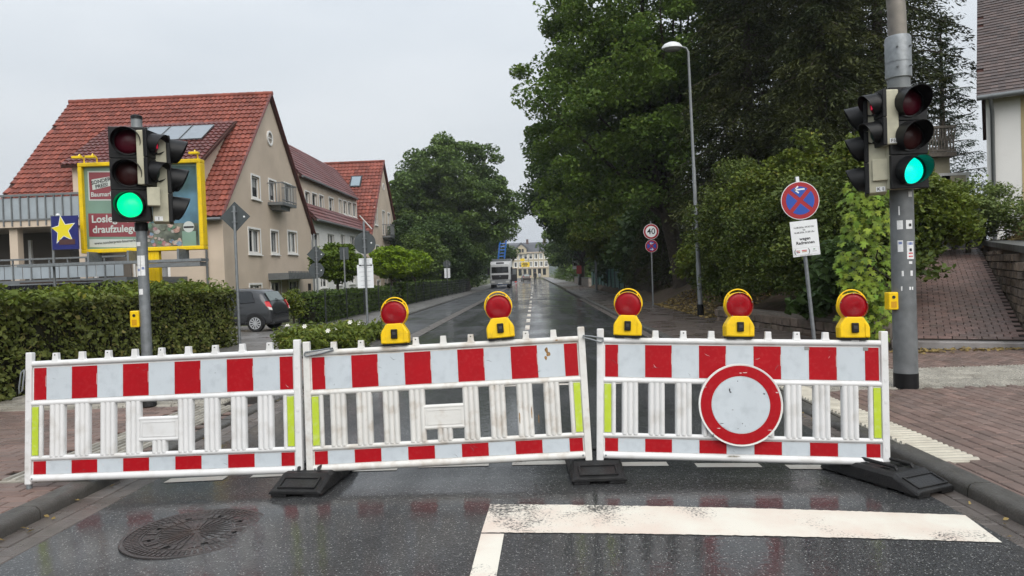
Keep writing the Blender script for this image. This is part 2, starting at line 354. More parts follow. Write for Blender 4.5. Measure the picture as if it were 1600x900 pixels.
def paint(name, poly, m=PAINT, dz=.004, sub=6):    # a painted sheet that follows the camber
    (a, b, c, d) = [Vector((*p[:2], 0)) for p in poly]; q = MB(); vs = []
    for i in range(sub+1):
        t = i/sub
        for e, f in ((a, b), (d, c)):
            p = e.lerp(f, t); j_ = random.uniform(-.004, .004) if sub > 20 else 0; vs.append((p.x, p.y+j_, zc(p.x)+dz))
    q.add(vs, [(2*i, 2*i+2, 2*i+3, 2*i+1) for i in range(sub)])
    return q.build(name, m, road_o)
paint('stop_line', [(-.33, 4.44), (2.46, 4.16), (2.40, 3.74), (-.35, 3.95)], sub=140)
paint('lane_line', [(-.35, 3.93), (-.22, 3.92), (-.26, 2.2), (-.39, 2.2)])
for x0, x1, y in ((-2.88,-2.42,5.30), (-2.22,-1.80,5.32), (-1.55,-1.10,5.36), (-.94,-.40,5.40), (-.22,.22,5.39), (.5,.95,5.30), (1.15,1.62,5.24), (1.8,2.3,5.18)):
    paint('crossing_dash', [(x0, y+.06), (x1, y+.05), (x1, y-.06), (x0, y-.05)], PAINTF, sub=2)
for x0 in (-2.7, -2.0, -1.3, -.6, .1, .8, 1.5, 2.05):
    paint('crossing_dash', [(x0, 9.26), (x0+.46, 9.25), (x0+.46, 9.13), (x0, 9.14)], PAINTF, sub=2)
y = 15.6
for i in range(13):
    ln = 1.5 if i < 7 else 3; paint('centre_dash', [(-.30, y+ln), (-.18, y+ln), (-.18, y), (-.30, y)], PAINT, sub=1); y += ln*1.9 if i < 7 else ln*2.2
paint('edge_patch', [(-3.0, 4.9), (-2.2, 4.9), (-2.2, 4.1), (-3.0, 4.1)], ASPH, dz=-.02)if False else None

# parking lane behind the planted build-out, laid in paler asphalt
q = MB(); q.add([(-5.12,17.6,.012),(XL-.02,17.6,.012),(XL-.02,285,.012),(-5.12,285,.012)], [(0,1,2,3)]); struct(q, 'parking_lane', ASPHP)
q = MB(); q.add([(XL-.02,15.5,.010),(XL+.31,15.5,.010),(XL+.31,200,.010),(XL-.02,200,.010)], [(0,1,2,3)]); struct(q, 'drain_channel', GUTTER)

# gutters: two rows of slabs each side
def slab(lx, ly, h, bev):
    q = MB(); a, b = lx/2, ly/2
    q.add([(-a,-b,-h),(a,-b,-h),(a,b,-h),(-a,b,-h),(-a,-b,-bev),(a,-b,-bev),(a,b,-bev),(-a,b,-bev),(-a+bev,-b+bev,0),(a-bev,-b+bev,0),(a-bev,b-bev,0),(-a+bev,b-bev,0)],
          [(0,1,5,4),(1,2,6,5),(2,3,7,6),(3,0,4,7),(4,5,9,8),(5,6,10,9),(6,7,11,10),(7,4,8,11),(8,9,10,11)]); return q
def T(x, y, z, rz=0, j=.0, tilt=.0):
    return Matrix.Translation((x, y, z+random.uniform(-j, j))) @ Matrix.Rotation(rz, 4, 'Z') @ Matrix.Rotation(random.uniform(-tilt, tilt), 4, 'X') @ Matrix.Rotation(random.uniform(-tilt, tilt), 4, 'Y')
for nm, x0, x1, hi in (('gutter_left', XL, XL+.31, 15.4), ('gutter_right', XR-.225, XR, 200)):
    q = MB(); q.add([(x0,-3,-.012),(x1,-3,-.012),(x1,hi,-.012),(x0,hi,-.012)], [(0,1,2,3)]); o = struct(q, nm, JOINT)
    w = (x1-x0)/2; fr = []
    for k in range(2):
        yy = -1+k*.15
        while yy < min(hi, 40): fr.append(T(x0+w*(k+.5), yy, .004, 0, .002, .008)); yy += .304
    pieces('gutter_slab', slab(w-.008, .296, .04, .005), fr, GUTTER, o, 120)

# kerbs: metre-long stones with rounded tops, lowered at the crossing
def kerbstone(h, ln=.99):
    q = MB(); w = .15; pr = [(0,-.1),(0,h-.045),(.008,h-.022),(.025,h-.006),(.05,h),(w,h),(w,-.1)]
    q.prism(pr, -ln/2, ln/2); return q
def kerb(name, x, flip, y0, y1, hfun, ln=.99):
    o = thing(name, None, None, (x, y0, 0)); o['kind'] = 'structure'; yy = y0; meshes = {}
    while yy < y1:
        h = round(hfun(yy), 2)
        if h not in meshes: meshes[h] = kerbstone(h, ln).mesh('kerb_stone', KERB, 35)
        k = bpy.data.objects.new('kerb_stone', meshes[h]); COL.objects.link(k); k.parent = o
        k.location = (0, yy-y0+.5, random.uniform(-.003, .003)); k.rotation_euler = (0, 0, math.pi if flip else 0); yy += 1.0
    return o
low = lambda y: .045 if 5.6 < y < 9.2 else (.06 if 4.6 < y < 10.2 else .085)
kerb('kerb_left', XL, True, -2.5, 14.5, low)
kerb('kerb_right', XR, False, -2.5, 60, low)
kerb('kerb_parking', -5.12, True, 18.6, 90, lambda y: .08)
q = MB()                                          # rounded end of the build-out
pts = [(XL,14.4),(XL-.02,15.6),(XL-.25,16.7),(XL-.8,17.5),(-4.6,17.75),(-5.0,18.0),(-5.12,18.7)]
for (a, b) in zip(pts, pts[1:]):
    d = Vector((b[0]-a[0], b[1]-a[1], 0)).normalized(); nn = Vector((d.y, -d.x, 0))*-.14
    q.add([(a[0],a[1],-.05),(b[0],b[1],-.05),(b[0],b[1],.1),(a[0],a[1],.1),(a[0]+nn.x,a[1]+nn.y,.1),(b[0]+nn.x,b[1]+nn.y,.1)], [(0,1,2,3),(3,2,5,4)])
struct(q, 'kerb_buildout', KERB)

# pavements
def bricks(x0, x1, y0, y1, lx, ly, z, skip=None, bond='y'):
    fr = []
    if bond == 'y':
        i = 0; x = x0+lx/2
        while x < x1:
            yy = y0+(ly/2 if i % 2 else 0)+ly*.5
            while yy < y1:
                if not (skip and skip(x, yy)): fr.append(T(x, yy, z, 0, .0015, .006))
                yy += ly
            x += lx; i += 1
    else:
        i = 0; yy = y0+ly/2
        while yy < y1:
            x = x0+(lx/2 if i % 2 else 0)+lx*.5
            while x < x1:
                if not (skip and skip(x, yy)): fr.append(T(x, yy, z, 0, .0015, .006))
                x += lx
            yy += ly; i += 1
    return fr
ZP = .05
def hz(x, y): return ZP if y > 5 else .05+min(1, (5-y)/1.0)*.04   # the pavement dips to the lowered kerb
# right pavement
def ramp_frame(): return Vector((7.0, 11.75, .13)), Vector((.47, .883, 0))
RO, RD = ramp_frame(); RN = Vector((RD.y, -RD.x, 0))
def ramp_z(s): return .13+min(max(s, 0), 9.6)*.17+max(0, s-9.6)*.03
q = MB(); q.add([(XR+.15,-3,.03),(14,-3,.03),(14,12.4,.03),(XR+.15,12.4,.03)], [(0,1,2,3)]); pr_o = struct(q, 'pavement_right', JOINT)
def skipr(x, y): return (8.11 < y < 9.67 and x > 3.17) or (2.8 < x < 3.19 and 5.1 < y < 9.67) or y > 11.55
pieces('paver', slab(.105, .226, .03, .006), bricks(XR+.15, 9.8, 2.6, 11.8, .118, .238, ZP, skipr), PAVER, pr_o, 300)
# tactile paving on the right: a dotted row across, a ribbed row along the kerb
def tact(kind, s=.290):
    q = slab(s, s, .03, .004)
    if kind == 'rib':
        for k in range(4):
            x = -s/2+.037+k*.074
            q.add([(x-.021,-s/2+.004,.001),(x+.021,-s/2+.004,.001),(x+.021,s/2-.004,.001),(x-.021,s/2-.004,.001),(x-.014,-s/2+.008,.016),(x+.014,-s/2+.008,.016),(x+.014,s/2-.008,.016),(x-.014,s/2-.008,.016)], [(4,5,6,7),(0,1,5,4),(1,2,6,5),(2,3,7,6),(3,0,4,7)])
    else:
        for a in range(6):
            for b in range(6):
                x = -s/2+.025+a*.0492; y = -s/2+.025+b*.0492
                q.add([(x-.014,y,.001),(x,y-.014,.001),(x+.014,y,.001),(x,y+.014,.001),(x,y,.014)], [(0,1,4),(1,2,4),(2,3,4),(3,0,4)])
    return q
dots = tact('dot'); ribs = tact('rib')
fr = [T(3.34+.304*i, 8.28+.304*j, ZP+.001, 0, .003, .006) for i in range(24) for j in range(5)]
pieces('dotted_slab', dots, fr, TACTD, pr_o, 300)
fr = [T(3.015, 5.27+.304*j, ZP+.001, math.pi/2, .001, .003) for j in range(14)]
pieces('ribbed_slab', ribs, fr, TACT, pr_o, 300)
# left pavement
q = MB(); q.add([(-16,-3,.018),(XL-.15,-3,.018),(XL-.15,13.6,.018),(-16,13.6,.018)], [(0,1,2,3)]); pl_o = struct(q, 'pavement_left', JOINT)
def skipl(x, y): return (8.43 < y < 9.98) or (-4.25 < x < -3.6 and 5.3 < y < 9.1) or (x < -7.3 and y > 8.43)
pieces('paver', slab(.226, .105, .03, .006), bricks(-8.6, XL-.16, 2.9, 13.4, .238, .118, ZP-.015, skipl, 'x'), PAVER, pl_o, 300)
fr = [T(-4.05-.304*i, 8.60+.304*j, ZP-.014, 0 if j else math.pi/2, .002, .004) for i in range(14) for j in range(5)]+[T(-3.76-.304*i, 5.45+.304*j, ZP-.014, 0, .002, .004) for i in range(2) for j in range(10)]
pieces('ribbed_slab', ribs, fr, TACTD, pl_o, 300)
# further pavements, too far off to tell the slabs apart
q = MB(); q.add([(XR+.15,12.4,.045),(6,12.4,.045),(5.6,285,.045),(XR+.15,285,.045)], [(0,1,2,3)])
PAVFAR = mat('wet_pavement', (.085,.068,.060), .34, .45, var=.25, vscale=2.2, bump=.25, bscale=50, rvar=.18, dirt=(.05,.04,.032), dscale=.9, damt=.6)
PAVFARL = mat('wet_pavement_grey', (.15,.142,.135), .4, .45, var=.18, vscale=2.2, bump=.2, bscale=50, rvar=.16, dirt=(.08,.075,.068), dscale=.8, damt=.5)
struct(q, 'pavement_right_beyond', PAVFAR)
q = MB(); q.add([(-7.3,13.6,.05),(XL-.15,13.6,.05),(XL-.3,17.3,.05),(-5.25,18.4,.05),(-5.27,285,.05),(-9.2,285,.05)], [(0,1,2,3,4,5)])
q.add([(-16,16.3,.046),(-7.25,16.3,.046),(-7.25,24,.046),(-16,24,.046)], [(0,1,2,3)])
struct(q, 'pavement_left_beyond', PAVFARL)

# bank rising on the right, with the brick ramp cut into it
def bankz(x, y):
    e = 5.35-.012*(y-13)
    h = max(0, min(2.4, (x-e)*.42)) * min(1, max(0, (y-11.9)/1.6))
    p = Vector((x, y, 0))-Vector((RO.x, RO.y, 0)); s = p.dot(RD); w = p.dot(RN)
    if w > .9: h = max(h, 1.45*min(1, max(0, (y-10.8)/.8)) + .02*max(0, x-8))
    if abs(w) < 1.15 and s > -1: h = min(max(ramp_z(s)-.09, -.05), 3)
    elif abs(w) < 1.9 and s > 0:
        k = (abs(w)-1.15)/.75; h = (ramp_z(s)-.06)*(1-k)+max(h, ramp_z(s)-.06)*k
    if s > 9.6: h = min(h, ramp_z(s)-.03) if abs(w) < 3 else h
    return h + (.05*math.sin(x*3.1+y*1.7)+.04*math.sin(x*5.3-y*2.9) if h > .3 and abs(w) > 1.2 else 0)
bx = np.arange(5.0, 40, .35); by = np.arange(10.6, 66, .35); q = MB()
vs = [(x, y, bankz(x, y)-.02) for y in by for x in bx]; nx = len(bx)
q.add(vs, [(j*nx+i, j*nx+i+1, (j+1)*nx+i+1, (j+1)*nx+i) for j in range(len(by)-1) for i in range(nx-1)])
struct(q, 'bank', EARTH, smooth=80)
def rp(s, w, dz=0): p = RO+RD*s+RN*w; return Vector((p.x, p.y, ramp_z(s)+dz))
q = MB(); ss = [0, 2, 4, 6, 8, 9.6, 11, 14]
q.add([rp(s, w, -.012) for s in ss for w in (-1.0, .88)], [(2*i, 2*i+1, 2*i+3, 2*i+2) for i in range(len(ss)-1)]); ramp_o = struct(q, 'ramp_path', JOINT)
fr = []; i = 0; s = .32; Bx = Matrix((RN, RD, (0,0,1))).transposed()
while s < 11:
    w = -.98+(.105 if i % 2 else .0)+.1
    sl_ = Matrix.Rotation(math.atan(.17) if s < 9.6 else .03, 4, 'X')
    while w < .88:
        fr.append(Matrix.Translation(rp(s, w, .004+random.uniform(-.002, .002))) @ Bx.to_4x4() @ sl_); w += .208
    s += .156; i += 1
RAMPB = mat('ramp_paver', (.19,.118,.10), .42, .4, island=.2, col2=(.155,.108,.095), var=.15, vscale=3, bump=.2, bscale=80, rvar=.15, dirt=(.075,.06,.05), dscale=1.2, damt=.55)
pieces('paver', slab(.196, .145, .03, .006), fr, RAMPB, ramp_o, 300)
q = MB(); q.M = Matrix.Translation(rp(.02, 0)) @ Bx.to_4x4(); q.box(-1.05, .9, -.1, .2, -.25, .012)
tag(q.build('ramp_edge_stone', mat('edge_stone', (.30,.28,.27), .3, .5, var=.25, vscale=4, bump=.2, bscale=40, dirt=(.12,.1,.09), dscale=2, damt=.6), ramp_o, bevel=.012))

# manhole cover let into the carriageway
def manhole():
    o = thing('manhole_cover', 'round cast iron manhole cover with spoke pattern in the wet road', 'manhole', (-2.08, 4.13, zc(-2.08)), R(20))
    IRON = mat('cast_iron', (.034,.029,.028), .36, .4, .1, var=.3, vscale=20, bump=.2, bscale=90, rvar=.12, dirt=(.07,.045,.035), dscale=6, damt=.5)
    q = MB(); q.lathe([(0,.002),(.40,.002),(.41,.0035),(.41,-.02)], 64); q.build('plate', IRON, o, smooth=30)
    q = MB()
    for r0, r1 in ((.385,.41),(.292,.304),(.205,.213)): q.lathe([(r0,.001),(r0+.002,.006),(r1-.002,.006),(r1,.001)], 72)
    q.build('rim', IRON, o)
    b = MB()
    for k in range(72):
        a = 2*math.pi*k/72; M = Matrix.Rotation(a, 4, 'Z')
        b.box(.31, .342, -.009, .009, .001, .006, 0, M); b.box(.348, .379, -.010, .010, .001, .006, 0, M)
    for k in range(28):
        M = Matrix.Rotation(2*math.pi*k/28, 4, 'Z'); b.box(.03+.05*(k % 2), .20, -.004, .004, .001, .006, 0, M)
    for k in range(16):
        M = Matrix.Rotation(2*math.pi*(k+.2)/16, 4, 'Z'); b.box(.222, .284, -.035, -.004, .001, .007, 0, M); b.box(.222, .284, .004, .03, .001, .007, 0, M)
    tag(b.build('raised_pattern', IRON, o), kind='stuff')
    for k in range(8):
        h = MB(); h.M = Matrix.Rotation(2*math.pi*(k+.35)/8, 4, 'Z'); h.box(.245, .262, -.018, .018, .0072, .0078); h.build('vent_hole', mat('void', (.003,.003,.003), .9, .1), o)
manhole()

# ================================================================== BARRIERS
def frame(bl, br, tl, tr):
    bl, br, tl, tr = [P(*a) for a in (bl, br, tl, tr)]
    ex = (br-bl); W = ex.length; ex.normalize(); ez = (tl+tr-bl-br)/2; ez -= ex*ez.dot(ex); H = ez.length; ez.normalize(); ey = ez.cross(ex)
    M = Matrix((ex, ey, ez)).transposed().to_4x4(); M.translation = bl; return M, W, H
BAR = [frame((46,757,5.09),(469,743,5.0),(53,549,5.19),(467.7,532,5.09)),
       frame((485.6,742,5.0),(920,719.6,5.03),(483,532,5.09),(909.7,512,5.12)),
       frame((937.5,719.6,5.03),(1384,731,4.92),(936.5,512,5.10),(1377,518.7,4.99))]
SCUFF = mat('dark_scuff', (.10,.11,.12), .7, .2); SCUFFW = mat('pale_scuff', (.6,.5,.5), .7, .2)
def barrier(i, label, WM, plaque=True, foot=False):
    M, W, H = BAR[i]; o = thing('barrier', label, 'barrier', M=M, group='red and white barriers closing the street')
    k = H/.955
    def Z(z): return z*k
    for x in (0, W):                                  # hollow corner posts, their caps rounded
        q = MB(); q.box(x-.025, x+.025, -.022, .022, 0, H); q.build('post', WM, o, bevel=.007)
        for zz in (.05, .12, .30, .45, .60, .75):
            s = MB(); s.box(x-.008, x+.008, -.0245, -.0215, Z(zz), Z(zz)+.022); s.build('rib', WM, o, bevel=.001)
    for a, b, y0, y1 in ((.016,.068,-.026,.022), (.168,.204,-.026,.022), (.560,.600,-.026,.022), (.848,.890,-.026,.022)):
        q = MB(); n = 10; za, zb = Z(a), Z(b); ry = (y1-y0)/2; cy = (y0+y1)/2
        q.tube([(.024, cy, (za+zb)/2), (W-.024, cy, (za+zb)/2)], (zb-za)/2, 14); q.build('rail', WM, o, smooth=40)
    for (a, b, nm) in ((.066,.170,'lower'), (.598,.850,'upper')):
        q = MB(); q.box(.024, W-.024, -.004, .012, Z(a), Z(b)); board = q.build('board', WM, o)
        x0, x1 = .034, W-.034; st = (x1-x0)/10; xs = [x0]+[x0+st*(j+.5) for j in range(10)]+[x1]
        a2, b2 = (a+.005, b-.006) if nm == 'lower' else (a+.008, b-.012)
        for j in range(11):
            f = MB(); f.box(xs[j]+.0012, xs[j+1]-.0012, -.0065, -.0035, Z(a2), Z(b2)); f.build('reflective_field', REFW if j % 2 else REFR, board)
        if nm == 'upper':
            for j in (0, 2, 4, 6, 8):
                f = MB(); f.box(xs[j+1]-.0045, xs[j+1]-.0028, -.0075, -.006, Z(.70), Z(.78)); f.build('print_mark', FRAMEW, board)
    for sg in (1, -1):                                # fluorescent end strips and the narrow stile beside them
        x = .054 if sg == 1 else W-.054
        q = MB(); q.box(x-.024, x+.024, -.017, -.010, Z(.208), Z(.556)); q.build('fluorescent_strip', LIME, o)
        q = MB(); q.box(x-.028, x+.028, -.0095, .012, Z(.20), Z(.562)); q.build('stile_backing', WM, o)
        q = MB(); q.tube([(x+sg*.042, -.006, Z(.195)), (x+sg*.042, -.006, Z(.565))], .0165, 10); q.build('stile', WM, o, smooth=40)
    # corrugated slats
    def slat(xc, z0, z1, w=.116):
        pr = []; m = 24
        for j in range(m+1):
            t = j/m; pr.append((xc-w/2+w*t, -.012-.014*abs(math.sin(3*math.pi*t))**.8 if 0 < j < m else -.006))
        vs = [(x, y, Z(z)) for z in (z0, z1) for x, y in pr]+[(xc-w/2, .014, Z(z0)), (xc+w/2, .014, Z(z0)), (xc-w/2, .014, Z(z1)), (xc+w/2, .014, Z(z1))]
        n1 = m+1; fs = [(j, j+1, n1+j+1, n1+j) for j in range(m)]; e = 2*n1
        fs += [(e, e+1, e+3, e+2), (0, n1, e+2, e), (m, e+1, e+3, n1+m)]
        q = MB(); q.add(vs, fs); return q.build('slat', WM, o, smooth=50)
    u0 = 118; ux = lambda p: (p-u0)/(1052-u0)*W
    for p in ((219,308,398,487,668,758,850,941)): slat(ux(p), .196, .570)
    q = MB(); q.box(ux(512), ux(645), -.020, .012, Z(.292), Z(.438)); pq = q.build('plaque', WM, o, bevel=.006)
    for z in (.292, .438):
        q = MB(); q.tube([(ux(508), -.006, Z(z)), (ux(644), -.006, Z(z))], .017, 10); q.build('plaque_rail', WM, o, smooth=40)
    q = MB()                                          # raised line round the plaque
    for a in ((ux(520), ux(636), .312, .316), (ux(520), ux(636), .412, .416), (ux(520), ux(520)+.004, .312, .416), (ux(636)-.004, ux(636), .312, .416)): q.box(a[0], a[1], -.0225, -.019, Z(a[2]), Z(a[3]))
    q.build('plaque_border', WM, pq)
    slat(ux(577), .196, .285, .11)
    for j in range(9):                                # sockets on the top rail
        x = W*(j+1)/10.0
        q = MB(); q.add([(x-.030,-.02,Z(.88)),(x+.030,-.02,Z(.88)),(x+.030,.02,Z(.88)),(x-.030,.02,Z(.88)),(x-.022,-.017,Z(.90)),(x+.022,-.017,Z(.90)),(x+.022,.017,Z(.90)),(x-.022,.017,Z(.90)),
            (x-.020,-.016,Z(.944)),(x+.020,-.016,Z(.944)),(x+.020,.016,Z(.944)),(x-.020,.016,Z(.944))],
            [(3,2,1,0),(0,1,5,4),(1,2,6,5),(2,3,7,6),(3,0,4,7),(4,5,9,8),(5,6,10,9),(6,7,11,10),(7,4,8,11),(8,9,10,11)])
        pg = q.build('socket', WM, o, bevel=.003)
        if (j+i) % 2 == 0:
            h = MB(); h.disc(.0045, -.0185, -.0165, 8, x, Z(.928)); h.build('bolt_hole', mat('void', (.003,.003,.003), .9, .1), pg)
    for x in (.028, W-.028):                          # screws
        q = MB(); q.disc(.007, -.03, -.024, 10, x+(.012 if x < 1 else -.012), Z(.043)); q.build('screw', GALV, o)
    if foot:
        q = MB(); q.tube([(0, 0, -.105), (0, 0, .02)], .020, 14); q.build('foot_tube', GALV, o, smooth=40)
    else:
        for x in (0, W):
            q = MB(); q.tube([(x, 0, -.07), (x, 0, .02)], .019, 12); q.build('foot_tube', GALV, o, smooth=40)
    # connecting hook of bent steel rod
    q = MB(); r = .006
    if i == 0: pts = [(-.024,-.03,Z(.83)),(-.045,-.035,Z(.81)),(-.06,-.035,Z(.70)),(-.058,-.035,Z(.66)),(-.035,-.035,Z(.68)),(-.022,-.035,Z(.79)),(-.024,-.03,Z(.83))]
    elif i == 1: pts = [(-.01,-.034,Z(.862)),(.0,-.036,Z(.878)),(.10,-.034,Z(.888)),(.20,-.032,Z(.898)),(.205,-.032,Z(.885)),(.12,-.034,Z(.866)),(.01,-.036,Z(.850)),(-.01,-.034,Z(.862))]
    else: pts = [(.02,-.032,Z(.865)),(.02,-.034,Z(.885)),(-.06,-.036,Z(.898)),(-.125,-.034,Z(.902)),(-.128,-.034,Z(.89)),(-.06,-.036,Z(.875)),(.0,-.034,Z(.855)),(.02,-.032,Z(.865))]
    q.tube(pts, r, 8); q.build('hook', GALV, o, smooth=60)
    for _ in range(11):                               # scuffs and fine scratches in the film
        up_ = random.random() < .7; x, z = random.uniform(.08, W-.08), random.uniform(.63, .82) if up_ else random.uniform(.085, .15)
        ln_, an = random.uniform(.012, .05), random.uniform(-1.2, 1.2); w_ = random.uniform(.0007, .0016); c_, s_ = math.cos(an), math.sin(an); bend = random.uniform(-.006, .006)
        s2 = MB(); s2.add([(x, -.0071, Z(z)), (x+ln_*.5*c_-s_*bend, -.0071, Z(z)+ln_*.5*s_+c_*bend), (x+ln_*c_, -.0071, Z(z)+ln_*s_), (x+ln_*c_-w_*s_, -.0071, Z(z)+ln_*s_+w_*c_), (x+ln_*.5*c_-s_*(bend+2*w_), -.0071, Z(z)+ln_*.5*s_+c_*(bend+2*w_)), (x-w_*s_, -.0071, Z(z)+w_*c_)], [(0,1,4,5),(1,2,3,4)])
        s2.build('scratch', random.choice((SCUFF, SCUFF, SCUFFW)), o)
    if i == 2:
        for x in (W*.735, W*.937): s2 = MB(); s2.box(x-.017, x+.017, -.008, -.0066, Z(.815), Z(.84)); s2.build('seal_sticker', mat('grey_seal', (.22,.22,.21), .5), o)
        s2 = MB(); s2.add([(W*.47+.05*math.cos(t)*random.uniform(.5,1.2), -.0275, Z(.058)+.007*math.sin(t)*random.uniform(.5,1)) for t in [2*math.pi*k/13 for k in range(13)]], [list(range(13))]); s2.build('dirt_smear', mat('grime', (.3,.28,.24), .8, .2, var=.5, vscale=60), o)
    if WM is WHITE_DIRTY:                             # rust and glue stains with a shape of their own
        RUST = mat('rust_stain', (.26,.15,.06), .8, .2, var=.5, vscale=60)
        for (x, z, w, h) in ((W*.872, .800, .016, .026), (W*.878, .77, .020, .022), (W*.868, .745, .012, .018), (W*.91, .868, .012, .006), (W*.762, .33, .005, .05), (W*.806, .36, .005, .05), (W*.83, .32, .004, .04)):
            s = MB(); s.add([(x+w*math.cos(a)*random.uniform(.6,1), -.0275 if z < .6 or z > .85 else -.0072, Z(z)+h*math.sin(a)*random.uniform(.6,1)) for a in [2*math.pi*t/11 for t in range(11)]], [list(range(11))]); s.build('rust_stain', RUST, o)
    return o
barrier(0, 'leftmost barrier panel, standing on the left pavement edge by a steel foot', WHITE, foot=True)
barrier(1, 'middle barrier panel with rust stains, tilted up to the right, two lamps on it', WHITE_DIRTY)
barrier(2, 'rightmost barrier panel carrying the round red rimmed sign and three lamps', WHITE)

def base_plate(loc, rz, label, L_=.80, W_=.39, H_=.115):
    o = thing('base_plate', label, 'barrier foot', loc, rz, 'black rubber feet under the barriers')
    a, b = L_/2, W_/2
    # profile along the length (local y), with sloping ends and chamfered flanks
    st = [(-a, .045, 0), (-a*.60, .098, 0), (-a*.52, H_, 0), (a*.52, H_, 0), (a*.60, .098, 0), (a, .045, 0)]
    vs = []
    for y, h, _ in st: vs += [(-b, y, .018), (-b+.012, y, h*.8), (-b+.035, y, h), (b-.035, y, h), (b-.012, y, h*.8), (b, y, .018)]
    fs = [(j*6+i, j*6+i+1, (j+1)*6+i+1, (j+1)*6+i) for j in range(5) for i in range(5)]+[(0,1,2,3,4,5), tuple(range(30,36))]+[(j*6, j*6+5, (j+1)*6+5, (j+1)*6) for j in range(5)]
    q = MB(); q.add(vs, fs); body = q.build('body', RUBBER, o, bevel=.006)
    for sx in (-1, 1):
        for sy in (-.86, -.28, .28, .86):
            f = MB(); f.box(sx*b*.62-.055, sx*b*.62+.055, sy*a-.05, sy*a+.05, 0, .024); f.build('foot_pad', RUBBER, o, bevel=.004)
    for s in (-1, 1):                                 # raised rim round the recess on each sloping end
        ang = math.atan2(.053, a*.4)
        F = Matrix.Translation((0, s*a*.79, .0735)) @ Matrix.Rotation(-s*ang, 4, 'X')
        r = MB(); r.M = F
        for bx_ in ((-.135,.135,-.062,-.050), (-.135,.135,.050,.062), (-.135,-.121,-.05,.05), (.121,.135,-.05,.05)): r.box(bx_[0], bx_[1], bx_[2], bx_[3], -.004, .010)
        r.build('recess_rim', RUBBER, o, bevel=.002)
        r = MB(); r.M = F; r.box(-.12, .12, -.05, .05, -.003, .002); r.build('recess_floor', mat('wet_black_rubber', (.014,.014,.0145), .4, .3, var=.2, vscale=15, bump=.2, bscale=60), o)
    for x in (-.09, -.03, .03, .09):                  # post sockets
        for y in (-.09, .09):
            h = MB(); h.box(x-.018, x+.018, y-.028, y+.028, H_+.0005, H_+.002); h.build('socket_hole', mat('void', (.003,.003,.003), .9, .1), o)
    h = MB()
    for x in (-.075, .075): h.tube([(x, -.16, H_), (x, -.155, H_+.02), (x, .155, H_+.02), (x, .16, H_)], .012, 8)
    h.build('carry_ridge', RUBBER, o, smooth=40)
    return o
def onroad(x, y): return (x, y, zc(x))
base_plate(onroad(-1.645, 5.12), R(-6), 'black rubber foot between the left and middle barrier panels')
base_plate(onroad(.385, 5.21), R(2), 'black rubber foot between the middle and right barrier panels')
base_plate(onroad(2.34, 4.87), R(25), 'black rubber foot at the right end, slewed towards the kerb', .77, .35)

LENS = mat('red_lamp_lens', (.27,.003,.008), .3, .2, var=.12, vscale=30, bump=.12, bscale=300)
LENSRIM = mat('red_lens_rim', (.25,.006,.01), .35, .5)
def warning_lamp(u, bi, ub, label, rz=0, tilt=0):
    M, W, H = BAR[bi]; u0, u1 = ub
    x = (u-u0)/(u1-u0)*W
    F = M @ Matrix.Translation((x, 0, H*.89/.955+.002)) @ Matrix.Rotation(rz, 4, 'Z') @ Matrix.Rotation(tilt, 4, 'Y')
    o = thing('warning_lamp', label, 'warning lamp', M=F, group='yellow warning lamps on the barriers')
    q = MB(); q.box(-.092, .092, -.04, .04, 0, .014); q.build('foot', BLACK, o, bevel=.004)
    body = [(-.100,.014),(.100,.014),(.101,.085),(.092,.108),(.072,.138),(.06,.16),(-.06,.16),(-.072,.138),(-.092,.108),(-.101,.085)]
    q = MB(); q.prism(body, -.048, .048); b = q.build('battery_case', YEL, o, bevel=.008)
    for s in (-1, 1):                                 # moulded ridges on the case
        r = MB(); r.prism([(s*.066,.020),(s*.096,.020),(s*.096,.082),(s*.088,.104),(s*.066,.120)][::s], -.053, -.046); r.build('case_panel', YEL, b, bevel=.003)
    q = MB(); q.box(-.023, .023, -.066, -.046, .050, .118); q.build('switch_box', BLACK, o, bevel=.005)
    q = MB(); q.box(-.012, .012, -.0685, -.065, .076, .098); q.build('switch', mat('dark_grey_plastic', (.03,.03,.032), .4), o, bevel=.001)
    cz = .232
    q = MB(); q.ring(.0905, .0968, -.036, .036, 48, 0, cz); q.build('housing', YEL, o, smooth=40, bevel=.003)
    # fresnel lens: shallow dome with fine steps
    for sgn in (-1, 1):
        pr = [(0,.056)]
        for k in range(1, 13):
            r = .0915*k/12; hgt = .056-.022*(k/12)**2.4; pr += [(r-.0035, hgt+.0004), (r, hgt-.0022)]
        pr.append((.0915, .02))
        q = MB(); q.lathe(pr, 48, M=Matrix.Translation((0, 0, cz)) @ Matrix.Rotation(R(90)*-sgn*-1, 4, 'X')); q.build('lens', LENS, o, smooth=35)
    q = MB(); q.ring(.0905, .0935, -.044, -.035, 48, 0, cz); q.build('lens_rim', LENSRIM, o, smooth=40)
    for k in range(5):
        a = R(-90+72*k+36); q = MB(); q.disc(.0032, -.0485, -.045, 8, .0905*math.cos(a), cz+.0905*math.sin(a)); q.build('screw', GALV, o)
    q = MB(); pts = [(.0985*math.cos(R(t)), 0, cz+.012+(.106*math.sin(R(t)))) for t in range(-10, 191, 8)]
    q.tube(pts, .0048, 8)
    for t in (48, 132): q.tube([(.095*math.cos(R(t)), 0, cz+.095*math.sin(R(t))), (.0985*math.cos(R(t)), 0, cz+.012+.106*math.sin(R(t)))], .005, 6)
    q.build('handle', YEL, o, smooth=60)
    return o
MB_U, MR_U = (485.6, 915), (937, 1380)
warning_lamp(626, 1, MB_U, 'yellow warning lamp with red lens in front of the flower bed', 0, 0)
warning_lamp(790.5, 1, MB_U, 'yellow warning lamp with red lens in front of the far truck', R(4), R(-2))
warning_lamp(981, 2, MR_U, 'yellow warning lamp nearest the gap between middle and right panels, below the 40 sign', R(-5), R(1))
